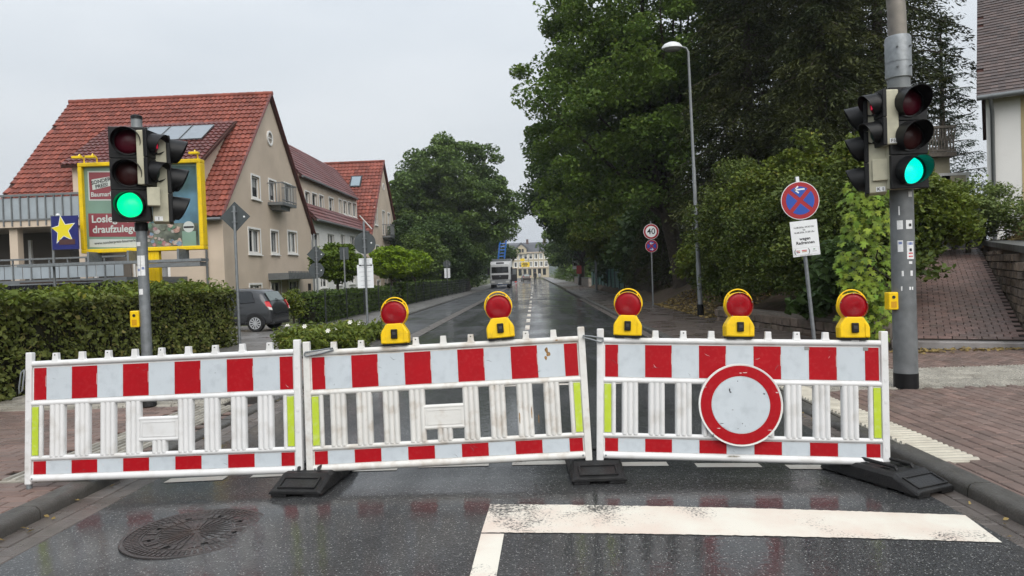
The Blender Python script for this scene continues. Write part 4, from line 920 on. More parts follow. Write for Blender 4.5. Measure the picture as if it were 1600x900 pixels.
def wall(o, org, ex, outer, holes, m, name='wall', depth=.16):
    """an upright wall face in the plane org+ex*s+z*t with real openings and reveals"""
    ex = Vector(ex).normalized(); nrm = Vector((ex.y, -ex.x, 0)); org = Vector(org)      # nrm points out of the house
    at = lambda s, t, d=0: org+ex*s+Vector((0,0,t))-nrm*d
    loops = [outer]+[[(a,b),(c,b),(c,d),(a,d)] for a,b,c,d in holes]
    flat = [p for lp in loops for p in lp]
    tris = geometry.tessellate_polygon([[Vector((p[0], p[1], 0)) for p in lp] for lp in loops])
    q = MB(); q.add([at(*p) for p in flat], [list(t) for t in tris])
    for a,b,c,d in holes:
        cs = [(a,b),(c,b),(c,d),(a,d)]
        for i in range(4):
            p, r = cs[i], cs[(i+1)%4]; q.add([at(*p), at(*r), at(*r, depth), at(*p, depth)], [(0,1,2,3)])
    return q.build(name, m, o, world=True), at, nrm, ex
def window(o, at, ex, nrm, a, b, c, d, mull=1, sur=.09, door=False, glass=GLASSD, curtain=True, tr=0, name='window'):
    """surround, frame, mullions, pane, sill set into an opening a..c by b..d"""
    B = Matrix((ex, -nrm, Vector((0,0,1)))).transposed().to_4x4(); B.translation = at(0,0)
    w = MB(); w.M = B
    if sur:
        for r_ in ((a-sur,c+sur,d,d+sur),(a-sur,a,b,d),(c,c+sur,b,d)): w.box(r_[0],r_[1],-.025,.02,r_[2],r_[3])
        if not door: w.box(a-sur,c+sur,-.025,.02,b-sur,b)
    f = .065
    for r_ in ((a,c,d-f,d),(a,c,b,b+f),(a,a+f,b+f,d-f),(c-f,c,b+f,d-f)): w.box(r_[0],r_[1],.07,.13,r_[2],r_[3])
    for k in range(1, mull+1):
        x = a+(c-a)*k/(mull+1); w.box(x-.045,x+.045,.068,.128,b+f,d-f)
    if tr: w.box(a+f,c-f,.072,.125,d-tr-.03,d-tr+.03)
    wo_ = w.build(name, FRAMEW, o, world=True)
    xs_ = [a+(c-a)*k/(mull+1) for k in range(mull+2)]
    for k in range(mull+1):
        g_ = MB(); g_.M = B; g_.box(xs_[k]+.03, xs_[k+1]-.03, .105, .112, b+.03, d-.03); g_.build('pane', glass, wo_, world=True)
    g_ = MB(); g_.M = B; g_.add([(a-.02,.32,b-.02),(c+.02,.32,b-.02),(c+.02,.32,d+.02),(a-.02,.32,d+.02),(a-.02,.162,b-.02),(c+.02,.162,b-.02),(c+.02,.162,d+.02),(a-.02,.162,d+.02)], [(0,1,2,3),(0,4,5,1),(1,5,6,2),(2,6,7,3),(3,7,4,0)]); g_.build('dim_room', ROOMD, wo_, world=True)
    if curtain:                                   # net curtains hanging inside the pane
        k_c = random.choice((0, 0, 1, 2))
        for (p0, p1) in (((a, c),), ((a, a+(c-a)*.34), (c-(c-a)*.34, c)), ((a, a+(c-a)*.6),))[k_c]:
            g_ = MB(); g_.M = B; h0 = b+(d-b)*(.0 if k_c else random.choice((0, .3, .5))); m_ = max(4, int((p1-p0)/.05)); vs = []
            for j in range(m_+1):
                x = p0+.02+(p1-p0-.04)*j/m_
                for z in (h0+.02, d-.03): vs.append((x, .175+.012*(j % 2), z))
            g_.add(vs, [(2*j, 2*j+2, 2*j+3, 2*j+1) for j in range(m_)]); g_.build('curtain', CURT, wo_, world=True)
    if not door:
        s = MB(); s.M = B; s.box(a-sur-.04, c+sur+.04, -.09, .06, b-sur-.04, b-sur); s.build('sill', FRAMEW, wo_, world=True)
    return wo_
def pantile(w, l, t=.055):
    q = MB(); n = 5; vs = []
    for j in range(n+1):
        s = j/n; x = -w/2+w*1.04*s; z = .04*math.sin(math.pi*min(1, s*1.25))**1 if s < .8 else -.004
        vs += [(x, -l/2, z+t), (x, l/2+.04, z-.004), (x, -l/2, z+t-.056)]
    fs = [(3*j, 3*j+3, 3*j+4, 3*j+1) for j in range(n)]+[(3*j+2, 3*j+5, 3*j+3, 3*j) for j in range(n)]
    q.add(vs, fs); return q
def flattile(w, l, t=.016):
    q = MB(); q.add([(-w/2,-l/2,t+.012),(w/2,-l/2,t+.012),(w/2,l/2,.004),(-w/2,l/2,.004),(-w/2,-l/2,0),(w/2,-l/2,0)], [(0,1,2,3),(4,5,1,0)]); return q
def roof_plane(o, e0, e1, r1, r0, m, tw, tl, limit, skip=None, tmpl=pantile, name='roof', tile='roof_tile'):
    """a roof slope e0,e1 (eave) r1,r0 (ridge) laid with single tiles"""
    e0, e1, r1, r0 = [Vector(p) for p in (e0, e1, r1, r0)]
    ux_ = (e1-e0).normalized(); up = (r0-e0); up -= ux_*up.dot(ux_); Ls = up.length; up.normalize(); nn = ux_.cross(up)
    q = MB(); q.add([e0,e1,r1,r0], [(0,1,2,3)]); q.add([p-nn*.12 for p in (e0,e1,r1,r0)], [(0,1,2,3)])
    for a, b in ((e0,e1),(e1,r1),(r1,r0),(r0,e0)): q.add([a,b,b-nn*.12,a-nn*.12], [(0,1,2,3)])
    ro = q.build(name, UNDER, o, world=True)
    B = Matrix((ux_, up, nn)).transposed().to_4x4(); fr = []
    Lx = (e1-e0).length; rows = int(Ls/tl)
    for j in range(rows+1):
        s = (j+.5)*tl
        if s > Ls: break
        t = s/Ls; a = e0.lerp(r0, t); b = e1.lerp(r1, t); x0 = (a-e0).dot(ux_); x1 = (b-e0).dot(ux_)
        k = math.ceil(x0/tw)
        while (k+.5)*tw < x1+.02:
            p = e0+ux_*(k+.5)*tw+up*s+nn*(.02+random.uniform(-.003,.003)); k += 1
            if skip and skip(p): continue
            F = B.copy(); F.translation = p; fr.append(F)
    pieces(tile, tmpl(tw, tl), fr, m, ro, limit)
    return ro
def ridge_tiles(o, a, b, m, r=.12):
    a, b = Vector(a), Vector(b); n = max(2, int((b-a).length/.4)); q = MB()
    for k in range(n):
        p, s = a.lerp(b, k/n), a.lerp(b, (k+1.1)/n); q.tube([p, s], [r*1.08, r*.95], 10)
    return tag(q.build('ridge_tiles', m, o, world=True, smooth=50), kind='stuff')
def pipe(o, pts, m=ZINC, r=.05, name='downpipe'):
    q = MB(); q.tube(pts, r, 8); return q.build(name, m, o, world=True, smooth=50)
def balcony(o, org, ex, w, d, z, h=1.0, m=DULLP, nb=12):
    ex = Vector(ex).normalized(); nr = Vector((ex.y, -ex.x, 0)); B = Matrix((ex, -nr, Vector((0,0,1)))).transposed().to_4x4(); B.translation = Vector(org)
    q = MB(); q.M = B; q.box(0, w, -d, 0, z-.14, z); q.prism([(w*.15,z-.14),(w*.85,z-.14),(w*.8,z-.34),(w*.2,z-.34)], -d*.7, 0); sl_ = q.build('balcony', ZINC, o, world=True)
    q = MB(); q.M = B
    for k in range(nb+1): x = w*k/nb; q.box(x-.012, x+.012, -d, -d+.02, z, z+h)
    for k in range(5):
        for x in (0, w-.02): q.box(x, x+.02, -d+d*k/5, -d+d*k/5+.02, z, z+h)
    q.box(-.03, w+.03, -d-.02, -d+.04, z+h-.03, z+h+.03); q.box(0, .03, -d, 0, z+h-.03, z+h+.02); q.box(w-.03, w, -d, 0, z+h-.03, z+h+.02); q.box(0, w, -d-.01, -d+.03, z+.08, z+.12)
    q.build('railing', m, sl_, world=True)

# --- house with the big red roof: gable to the street, long roof slope to the viewer
GX, Y0, Y1, EZ, RZ, XW = -13.0, 29.2, 40.9, 4.6, 10.85, -23.0
YM = (Y0+Y1)/2
h1 = thing('gable_house', 'beige rendered house with steep red tiled roof and small balcony, left', 'house', (GX, Y0, 0))
ov = .35; k_ = (RZ-EZ)/(YM-Y0)
# street gable, s runs along +y
def opening(u0, v0, u1, v1, X_, y0, m=.09):      # an opening measured in the photo, on a wall in the plane x = X_
    vm, um = (v0+v1)/2, (u0+u1)/2; a_, c_ = [PL(u, vm, (X_,0,0), (1,0,0)).y-y0 for u in (u0, u1)]; t_, b_ = [PL(um, v, (X_,0,0), (1,0,0)).z for v in (v0, v1)]
    return (a_+m, b_+m, c_-m, t_-m)
gw = [opening(*q_, GX, Y0) for q_ in ((392,273,406.6,312),(419.4,280,432,317),(444,286,455.6,320),(387.5,355.5,407.7,398),(422.5,358.6,435.7,398),(449,360,464.5,397.4),(389,442,409.7,460),(423,437,440,466),(451,436,467,464))]
_, at, nr, ex = wall(h1, (GX,Y0,0), (0,1,0), [(0,-.3),(Y1-Y0,-.3),(Y1-Y0,EZ),(YM-Y0,RZ),(0,EZ)], gw, STUCCO)
for i, (a,b,c,d) in enumerate(gw): window(h1, at, ex, nr, a,b,c,d, mull=1 if c-a > 1.25 else 0, door=(i == 1 or i == 7), glass=GLASSD, name='door' if i == 7 else 'window')
balcony(h1, (GX,Y0+gw[1][0]-.25,0), (0,1,0), gw[1][2]-gw[1][0]+1.1, .75, gw[1][1]-.12, .95)
q = MB(); F = Matrix.Translation(PL(421.7,216,(GX+.03,0,0),(1,0,0))) @ Matrix.Rotation(R(90), 4, 'Z'); q.ring(.28, .37, -.03, .03, 28, M=F); ow = q.build('round_window', FRAMEW, h1, world=True); q = MB(); q.disc(.28, -.005, .02, 24, M=F); q.build('pane', GLASSD, ow, world=True); q = MB(); q.box(-.27, .27, -.02, -.006, -.02, .02, 0, F); q.build('glazing_bar', FRAMEW, ow, world=True)
# wall towards the viewer
fw = [(3.9,1.2,5.1,2.5), (6.2,1.1,7.6,2.5)]
_, at, nr, ex = wall(h1, (XW,Y0,0), (1,0,0), [(0,-.3),(GX-XW,-.3),(GX-XW,EZ),(0,EZ)], fw, STUCCO)
for (a,b,c,d) in fw: window(h1, at, ex, nr, a,b,c,d)
wall(h1, (XW,Y1,0), (0,-1,0), [(0,-.3),(Y1-Y0,-.3),(Y1-Y0,EZ),(YM-Y0,RZ),(0,EZ)], [], STUCCO)
wall(h1, (GX,Y1,0), (-1,0,0), [(0,-.3),(GX-XW,-.3),(GX-XW,EZ),(0,EZ)], [], STUCCO)
DX0, DX1, DYF, DZF, DYB, DZB = -19.9, -14.2, 30.05, 7.05, 33.3, 9.2
def skipd(p): return DX0+.1 < p.x < DX1-.1 and DYF+.1 < p.y < DYB-.15
gx = GX+.12
roof_plane(h1, (XW-.15,Y0-ov,EZ-ov*k_+.1), (gx,Y0-ov,EZ-ov*k_+.1), (gx,YM,RZ+.1), (XW-.15,YM,RZ+.1), TILE, .235, .335, 300, skipd)
roof_plane(h1, (gx,Y1+ov,EZ-ov*k_+.1), (XW-.15,Y1+ov,EZ-ov*k_+.1), (XW-.15,YM,RZ+.1), (gx,YM,RZ+.1), TILE, .235, .335, 0)
ridge_tiles(h1, (XW-.18,YM,RZ+.14), (gx+.05,YM,RZ+.14), TILE)
q = MB()                                          # dark verge along the gable edge
for s in (-1, 1):
    a = Vector((gx+.02, YM, RZ+.13)); b = Vector((gx+.02, YM+s*(YM-Y0+ov), EZ-ov*k_+.12)); q.tube([a, b], .065, 6)
q.build('verge', TILED, h1, world=True)
pipe(h1, [(XW,Y0-ov-.03,EZ-ov*k_+.06),(GX+.1,Y0-ov-.03,EZ-ov*k_+.02)], r=.07, name='gutter')
pipe(h1, [(GX-.75,Y0-ov,EZ-.45),(GX-.7,Y0-.15,EZ-.8),(GX-.7,Y0-.08,EZ-1),(GX-.7,Y0-.08,0)])
pipe(h1, [(GX+.12,Y1+.2,EZ-.3),(GX+.1,Y1-.05,EZ-.8),(GX+.1,Y1-.05,0)])
# shed dormer with solar panels
q = MB(); q.add([(DX0,DYF,EZ),(DX1,DYF,EZ),(DX1,DYF,DZF),(DX0,DYF,DZF)], [(0,1,2,3)])
for x in (DX0, DX1): q.add([(x,DYF,EZ+.5),(x,DYF,DZF),(x,DYB,DZB),(x,DYB,DZB-.3)], [(0,1,2,3)])
q.build('dormer_wall', STUCCO, h1, world=True)
roof_plane(h1, (DX0-.25,DYF-.4,DZF-.2), (DX1+.25,DYF-.4,DZF-.2), (DX1+.25,DYB+.1,DZB+.12), (DX0-.25,DYB+.1,DZB+.12), TILED, .235, .335, 60, name='dormer_roof')
SOLAR = mat('solar_panel', (.16,.19,.22), .12, .6, var=.08, vscale=4)
dv = Vector((0, DYB-DYF+.5, DZB-DZF+.32)).normalized(); dn = Vector((1,0,0)).cross(dv)
for k in range(4):
    B = Matrix((Vector((1,0,0)), dv, dn)).transposed().to_4x4(); B.translation = Vector((-18.9+k*1.05, DYF+1.35, DZF-.2+1.75*.6587))+dn*.10
    q = MB(); q.M = B; q.box(0, 1.0, 0, 1.65, 0, .04); pnl = q.build('solar_panel', SOLAR, h1, world=True); q = MB(); q.M = B
    for r_ in ((0,1,0,.03),(0,1,1.62,1.65),(0,.03,.03,1.62),(.97,1,.03,1.62)): q.box(r_[0],r_[1],r_[2],r_[3],.02,.05)
    q.build('panel_frame', GALV, pnl, world=True)
cy0, cy1, cz0, cz1 = gw[7][0]-.35, gw[8][2]+.35, 1.66, 1.98
q = MB(); q.box(GX, GX+1.0, Y0+cy0, Y0+cy1, cz0, cz1); q.build('door_canopy', ZINC, h1, world=True); q = MB()
for k in range(20): q.box(GX+1.0, GX+1.025, Y0+cy0+(cy1-cy0)*k/20+.02, Y0+cy0+(cy1-cy0)*(k+.55)/20, cz0+.02, cz1+.08)
q.build('canopy_trim', ZINC, h1, world=True)
q = MB(); q.box(GX, GX+.12, Y1-.9, Y1-.7, 1.0, 1.4); q.build('letter_box', INK, h1, world=True)

# --- balcony wing at the far left of that house
h1b = thing('balcony_wing', 'upper and lower terraces with ribbed metal balustrades at the far left', 'terrace', (-20, 26.5, 0))
q = MB(); q.box(-28, -16.9, 26.2, 29.15, 3.95, 4.22); q.build('terrace_slab', STUCCO, h1b, world=True)
ALU = mat('aluminium_sheet', (.36,.40,.43), .4, .5, .3, var=.1, vscale=3)
for k in range(34):
    x = -28+k*.33; q = MB(); q.box(x+.015, x+.315, 26.2, 26.23, 4.26, 5.06); q.build('balustrade_panel', ALU, h1b, world=True)
    q = MB(); q.box(x-.02, x+.02, 26.15, 26.25, 4.0, 5.12); q.build('balustrade_post', DULLP, h1b, world=True)
q = MB(); q.box(-28, -16.85, 26.14, 26.24, 5.12, 5.20); q.box(-28, -16.85, 26.16, 26.22, 4.2, 4.26); q.build('handrail', DULLP, h1b, world=True)
for x in (-21.6, -19.9, -17.2): q = MB(); q.box(x-.16, x+.16, 26.4, 26.7, 1.9, 3.95); q.build('column', STUCCO, h1b, world=True)
for x in (-20.6, -18.3, -17.9): q = MB(); q.box(x-.06, x+.06, 28.2, 28.3, 1.9, 3.6); q.build('white_post', FRAMEW, h1b, world=True)
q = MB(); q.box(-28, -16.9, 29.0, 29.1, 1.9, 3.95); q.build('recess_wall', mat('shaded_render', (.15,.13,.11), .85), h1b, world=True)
q = MB(); q.box(-19.4, -17.6, 28.95, 29.0, 1.9, 3.6); q.build('glazed_door', GLASSD, h1b, world=True)
q = MB(); q.box(-28, -14.5, 24.6, 29.0, 1.7, 1.9); q.build('lower_slab', ZINC, h1b, world=True)
for k in range(40):
    x = -28+k*.335; q = MB(); q.box(x+.015, x+.32, 24.62, 24.65, 1.95, 2.42); q.build('lower_panel', ALU, h1b, world=True)
    if k % 2 == 0: q = MB(); q.box(x-.02, x+.02, 24.58, 24.64, 1.9, 2.66); q.build('lower_post', DULLP, h1b, world=True)
q = MB(); q.box(-28, -14.5, 24.56, 24.64, 2.62, 2.68); q.box(-28, -14.5, 24.58, 24.64, 2.44, 2.48); q.build('lower_handrail', DULLP, h1b, world=True)
# flat garage
gr = thing('garage', 'low flat roofed garage with dark fascia behind the hedge', 'garage', (-15, 20, 0))
q = MB(); q.box(-21, -12.6, 21.7, 24.4, 0, 1.62); q.build('wall', STUCCOW, gr, world=True)
q = MB(); q.box(-21.2, -12.4, 21.5, 24.5, 1.64, 1.74); q.build('flat_roof', GALV, gr, world=True)
for k in range(24): q = MB(); q.box(-16.9+k*.19, -16.9+k*.19+.15, 21.44, 21.49, 1.42, 1.70); q.build('fascia_board', BLACK, gr, world=True)
q = MB(); q.box(-16.6, -14.6, 22.2, 23.4, 1.745, 1.80); q.build('roof_mat', mat('dead_leaves_mat', (.05,.035,.028), .9, .2, var=.5, vscale=8, bump=.8, bscale=15), gr, world=True)

# --- long white house between the gables
h2 = thing('row_house', 'long white house with a band of dormer windows between the two gables', 'house', (-13.6, 40.3, 0))
FX, A0, A1 = -13.05, 40.95, 54.2
hw = [opening(*q_, FX, A0, .05) for q_ in ((486.7,362.5,499,391),(511.5,365,522.4,390),(531.7,366,538.7,386),(547,368,555.5,394),(567,372,573,394),(500,420,512,450),(524,418,534,446),(545,418,555,444),(567,415,574,440))]
hw = [w_ for w_ in hw if w_[2] < A1-A0-.1]
_, at, nr, ex = wall(h2, (FX,A0,0), (0,1,0), [(0,-.3),(A1-A0,-.3),(A1-A0,5.3),(0,5.3)], hw, STUCCOW)
for (a,b,c,d) in hw: window(h2, at, ex, nr, a,b,c,d, mull=1, sur=.05)
dwin = [opening(*q_, FX-.6, A0, .08) for q_ in ((476,298,484.7,325.5),(487,301,495.6,327.5),(498.3,304,506,329),(513.5,308,521.3,332),(529,310.5,534,335),(536,313,542,336),(543.4,315,549.2,338),(550.8,316.5,557,340))]
dwin = [w_ for w_ in dwin if w_[2] < A1-A0+.3]
_, at, nr, ex = wall(h2, (FX-.6,A0,0), (0,1,0), [(0,5.6),(A1-A0+.4,5.6),(A1-A0+.4,7.85),(0,7.85)], dwin, STUCCO, 'dormer_wall')
for (a,b,c,d) in dwin: window(h2, at, ex, nr, a,b,c,d, mull=0, sur=.08)
roof_plane(h2, (FX+.4,A0+.1,5.15), (FX+.4,A1+1,5.15), (FX-.6,A1+1,6.25), (FX-.6,A0+.1,6.25), TILED, .26, .36, 120)
roof_plane(h2, (FX-.4,A0+.1,7.75), (FX-.4,A1+.2,7.75), (FX-3.0,A1+3.4,10.6), (FX-3.0,A0+.1,10.6), TILED, .26, .36, 100, name='upper_roof')
roof_plane(h2, (FX-7,A1,6.5), (FX-7,A0+.1,6.5), (FX-3.0,A0+.1,10.6), (FX-3.0,A1,10.6), TILED, .26, .36, 0, name='rear_roof')
wall(h2, (FX-7,A1,0), (0,-1,0), [(0,-.3),(A1-A0,-.3),(A1-A0,6.5),(0,6.5)], [], STUCCOW, 'rear_wall')
pipe(h2, [(FX+.45,A0+.1,5.13),(FX+.45,A1-.3,5.13)], r=.07, name='gutter'); pipe(h2, [(FX-.35,A0+.1,7.72),(FX-.35,A1-.3,7.72)], r=.07, name='gutter')

# --- second gable house
h3 = thing('gable_house', 'farther beige gable house with red roof and one skylight', 'house', (-12.5, 54.2, 0))
GX3, Q0, Q1, E3, R3, XW3 = -12.5, 54.0, 64.4, 5.2, 11.3, -19.5; QM = (Q0+Q1)/2; k3 = (R3-E3)/(QM-Q0)
g3 = [(1.6,5.9,2.5,7.2),(4.4,5.2,5.4,7.2),(6.6,5.9,7.5,7.2),(1.5,2.7,2.7,4.2),(4.6,2.7,5.6,4.2),(6.9,2.7,8.0,4.2),(1.5,0,2.7,1.4),(4.6,-.2,5.6,1.7),(6.9,0,8,1.4)]
_, at, nr, ex = wall(h3, (GX3,Q0,0), (0,1,0), [(0,-.3),(Q1-Q0,-.3),(Q1-Q0,E3),(QM-Q0,R3),(0,E3)], g3, STUCCO)
for i, (a,b,c,d) in enumerate(g3): window(h3, at, ex, nr, a,b,c,d, mull=0, door=(i in (1, 7)))
balcony(h3, (GX3,Q0+4.2,0), (0,1,0), 1.6, .7, 5.1, .95)
q = MB(); F = Matrix.Translation(at(QM-Q0, 9.3, -.03)) @ Matrix.Rotation(R(90), 4, 'Z'); q.ring(.22, .3, -.03, .03, 20, M=F, cz=0); ow = q.build('round_window', FRAMEW, h3, world=True); q = MB(); q.disc(.22, -.005, .02, 20, M=F); q.build('pane', GLASSD, ow, world=True)
wall(h3, (XW3,Q0,0), (1,0,0), [(0,-.3),(GX3-XW3,-.3),(GX3-XW3,E3),(0,E3)], [], STUCCO)
wall(h3, (GX3,Q1,0), (-1,0,0), [(0,-.3),(GX3-XW3,-.3),(GX3-XW3,E3),(0,E3)], [], STUCCO)
wall(h3, (XW3,Q1,0), (0,-1,0), [(0,-.3),(Q1-Q0,-.3),(Q1-Q0,E3),(QM-Q0,R3),(0,E3)], [], STUCCO)
g3x = GX3+.12
roof_plane(h3, (XW3,Q0-.35,E3-.35*k3+.1), (g3x,Q0-.35,E3-.35*k3+.1), (g3x,QM,R3+.1), (XW3,QM,R3+.1), TILE, .30, .40, 300)
roof_plane(h3, (g3x,Q1+.35,E3-.35*k3+.1), (XW3,Q1+.35,E3-.35*k3+.1), (XW3,QM,R3+.1), (g3x,QM,R3+.1), TILE, .30, .40, 0)
ridge_tiles(h3, (XW3,QM,R3+.14), (g3x+.05,QM,R3+.14), TILE)
q = MB()
for s in (-1, 1): q.tube([(g3x+.02,QM,R3+.13), (g3x+.02,QM+s*(QM-Q0+.35),E3-.35*k3+.12)], .065, 6)
q.build('verge', TILED, h3, world=True)
sv = Vector((0, QM-Q0, R3-E3)).normalized(); B = Matrix((Vector((1,0,0)), sv, Vector((1,0,0)).cross(sv))).transposed().to_4x4(); sn_ = Vector((1,0,0)).cross(sv); B.translation = PL(545.5, 293.5, (0,Q0,E3+.15), sn_)
q = MB(); q.M = B; q.box(0, .95, 0, 1.35, 0, .1); sk = q.build('skylight', INK, h3, world=True); q = MB(); q.M = B; q.box(.11, .84, .13, 1.22, .1, .11); q.build('pane', mat('skylight_glass', (.2,.26,.3), .08, .7), sk, world=True)
pipe(h3, [PL(533, 296, (0,Q0,E3+.22), (0,-k3,1)), PL(508.5, 268, (0,Q0,E3+.22), (0,-k3,1))], mat('lead_flashing', (.55,.55,.53), .5), .06, 'flashing'); pipe(h3, [PL(581, 358, (0,Q0,E3+.22), (0,-k3,1)), PL(562, 337, (0,Q0,E3+.22), (0,-k3,1))], MATS['lead_flashing'], .05, 'flashing')

# --- house at the right edge on the rise
rb = 2.0
YR = 22.0; xr0 = P(1541, 200, YR).x; ze = P(1540, 137, YR).z
hr = thing('corner_house', 'white and pale yellow house with brown tiled roof at the right edge', 'house', (xr0, YR, 0), R(-33))
_, at, nr, ex = wall(hr, (xr0,YR,0), (1,0,0), [(0,.5),(.86,.5),(.86,ze),(0,ze)], [], STUCCOW)
_, at, nr, ex = wall(hr, (xr0+.86,YR-.01,0), (1,0,0), [(0,.5),(9,.5),(9,ze),(0,ze)], [(1.6,3.2,2.8,4.8)], mat('yellow_render', (.50,.40,.22), .85, .2, var=.06, vscale=1, bump=.15, bscale=50, dirt=(.36,.29,.18), dscale=.7, damt=.4), 'yellow_wall')
window(hr, at, ex, nr, 1.6,3.2,2.8,4.8)
wall(hr, (xr0,YR+8,0), (0,-1,0), [(0,.5),(8,.5),(8,ze),(4,ze+4.2),(0,ze)], [], STUCCOW, 'side_wall')
roof_plane(hr, (xr0-.22,YR-.45,ze-.35), (xr0+10,YR-.45,ze-.35), (xr0+10,YR+4,ze+4.3), (xr0-.22,YR+4,ze+4.3), TILEG, .18, .16, 300, tmpl=flattile)
roof_plane(hr, (xr0+10,YR+8.45,ze-.35), (xr0-.22,YR+8.45,ze-.35), (xr0-.22,YR+4,ze+4.3), (xr0+10,YR+4,ze+4.3), TILEG, .5, .4, 0, tmpl=flattile)
ridge_tiles(hr, (xr0-.25,YR+4,ze+4.32), (xr0+10,YR+4,ze+4.32), TILEG, .14)
pipe(hr, [(xr0-.2,YR-.5,ze-.38),(xr0+10,YR-.5,ze-.38)], r=.08, name='gutter'); pipe(hr, [(xr0+.12,YR-.5,ze-.42),(xr0+.16,YR-.1,ze-.8),(xr0+.16,YR-.08,.5)], r=.055)
# its neighbour with a timber-railed terrace
hb = thing('terrace_house', 'cream annexe with a timber railed roof terrace beside the corner house', 'house', (13, 24, rb))
zt = P(1490, 246, 24).z; xa, xb = P(1425, 250, 24).x, xr0+.05
_, at, nr, ex = wall(hb, (xa,24,0), (1,0,0), [(0,.5),(xb-xa,.5),(xb-xa,zt),(0,zt)], [(.95,zt-1.6,1.75,zt-.6)], mat('cream_render', (.48,.43,.31), .85, .2, var=.06, vscale=1), 'wall')
window(hb, at, ex, nr, .95,zt-1.6,1.75,zt-.6, mull=0)
wall(hb, (xa,30,0), (0,-1,0), [(0,.5),(6,.5),(6,zt),(0,zt)], [], MATS['cream_render'], 'side_wall')
TIMB = mat('weathered_timber', (.14,.12,.10), .8, .2, var=.3, vscale=12, bump=.3, bscale=40)
q = MB(); q.box(xa-.2, xb, 23.6, 30, zt, zt+.14); q.build('terrace_slab', TIMB, hb, world=True)
q = MB(); q.box(xa-.1, xb, 23.62, 23.7, zt+.92, zt+1.0); q.build('handrail', TIMB, hb, world=True); q = MB(); q.box(xa-.1, xb, 23.62, 23.7, zt+.16, zt+.22); q.build('bottom_rail', TIMB, hb, world=True)
nbal = 26
for k in range(nbal):
    x = xa+(xb-xa)*k/nbal; s = .05 if k % 2 else -.05; q = MB(); q.tube([(x-s,23.66,zt+.2),(x+s,23.66,zt+.94)], .02, 6); q.build('baluster', TIMB, hb, world=True)
q = MB(); q.box(xb-.5, xb-.1, 27, 27.5, zt, zt+2.3); q.build('chimney', mat('dark_brick', (.1,.06,.05), .8, var=.3, vscale=8), hb, world=True)
q = MB(); q.box(xa, xb-.8, 26, 26.1, zt+.14, zt+1.5); q.build('terrace_screen', TIMB, hb, world=True)

# stone retaining wall beside the ramp
sw = thing('stone_wall', 'sandstone retaining wall with dark coping along the right of the ramp', 'wall', (8.4, 12, 0))
STONE = mat('sandstone', (.24,.185,.14), .8, .25, island=.28, col2=(.17,.14,.115), var=.2, vscale=6, bump=.5, bscale=25, dirt=(.09,.08,.06), dscale=2, damt=.5)
MORT = mat('mortar', (.15,.13,.11), .9, .1, var=.2, vscale=10)
wz = lambda s: 1.52+.035*s
q = MB(); s0, s1 = -.6, 10.0
pa = lambda s, w, z: RO*0+Vector(((RO+RD*s+RN*w).x, (RO+RD*s+RN*w).y, z))
q.add([pa(s0,1.0,-.1),pa(s1,1.0,-.1),pa(s1,1.0,wz(s1)),pa(s0,1.0,wz(s0)),pa(s0,1.45,-.1),pa(s1,1.45,-.1),pa(s1,1.45,wz(s1)),pa(s0,1.45,wz(s0))], [(0,1,2,3),(4,7,6,5),(3,2,6,7),(0,3,7,4),(1,5,6,2)])
q.add([pa(s0,1.0,-.1),pa(s0,6,-.1),pa(s0,6,wz(s0)),pa(s0,1.0,wz(s0)),pa(s0+.4,6,wz(s0)),pa(s0+.4,1,wz(s0))], [(0,1,2,3),(3,2,4,5)])
q.build('core', MORT, sw, world=True)
fr_st = MB(); fr_st.add([(-.5,-.04,-.5),(.5,-.04,-.5),(.5,-.04,.5),(-.5,-.04,.5),(-.44,-.075,-.42),(.45,-.08,-.44),(.43,-.07,.43),(-.45,-.078,.42),(-.5,.05,-.5),(.5,.05,-.5),(.5,.05,.5),(-.5,.05,.5)], [(4,5,6,7),(0,1,5,4),(1,2,6,5),(2,3,7,6),(3,0,4,7),(0,8,9,1),(1,9,10,2),(2,10,11,3),(3,11,8,0)])
frs = []
def stonerow(origin, dirv, nrm_, slen, z0, ztop, hmin=.10, hmax=.17):
    z = z0
    while z < ztop(0)+.5:
        hh = random.uniform(hmin, hmax); s = -random.uniform(0, .2)
        while s < slen:
            w_ = random.uniform(.16, .38)
            if z+hh < ztop(s)-.02 and s > -.05:
                B = Matrix((dirv, -nrm_, Vector((0,0,1)))).transposed().to_4x4(); B.translation = origin+dirv*(s+w_/2)+Vector((0,0,z+hh/2))
                frs.append(B @ Matrix.Diagonal((w_-.016, random.uniform(.8,1.3), hh-.014, 1)))
            s += w_
        z += hh
stonerow(pa(s0,1.0,0), RD, -RN, s1-s0, 0, lambda s: wz(s+s0))
stonerow(pa(s0,1.0,0), RN, -RD, 3.0, 0, lambda s: wz(s0))
pieces('stone', fr_st, frs, STONE, sw, 260)
COPE = mat('coping_stone', (.10,.10,.095), .6, .35, var=.25, vscale=5, bump=.3, bscale=30, dirt=(.05,.055,.035), dscale=2, damt=.6)
s = s0-.06
while s < s1:
    q = MB(); ln = .78
    q.add([pa(a_,w_,wz(a_)+z_) for a_ in (s, min(s+ln, s1)) for w_, z_ in ((.93,.0),(1.55,.0),(1.55,.13),(.93,.13))], [(0,1,2,3),(4,7,6,5),(0,4,5,1),(1,5,6,2),(2,6,7,3),(3,7,4,0)]); q.build('coping_stone', COPE, sw, world=True, bevel=.012); s += ln+.006
for s in (3.0, 1.1): q = MB(); q.M = Matrix.Translation(pa(s,.97,wz(s)-.22)) @ Bx.to_4x4(); q.box(-.03,.05,-.09,.09,-.05,.05); q.build('weep_hole', mat('void',(.003,.003,.003),.9,.1), sw, world=True)
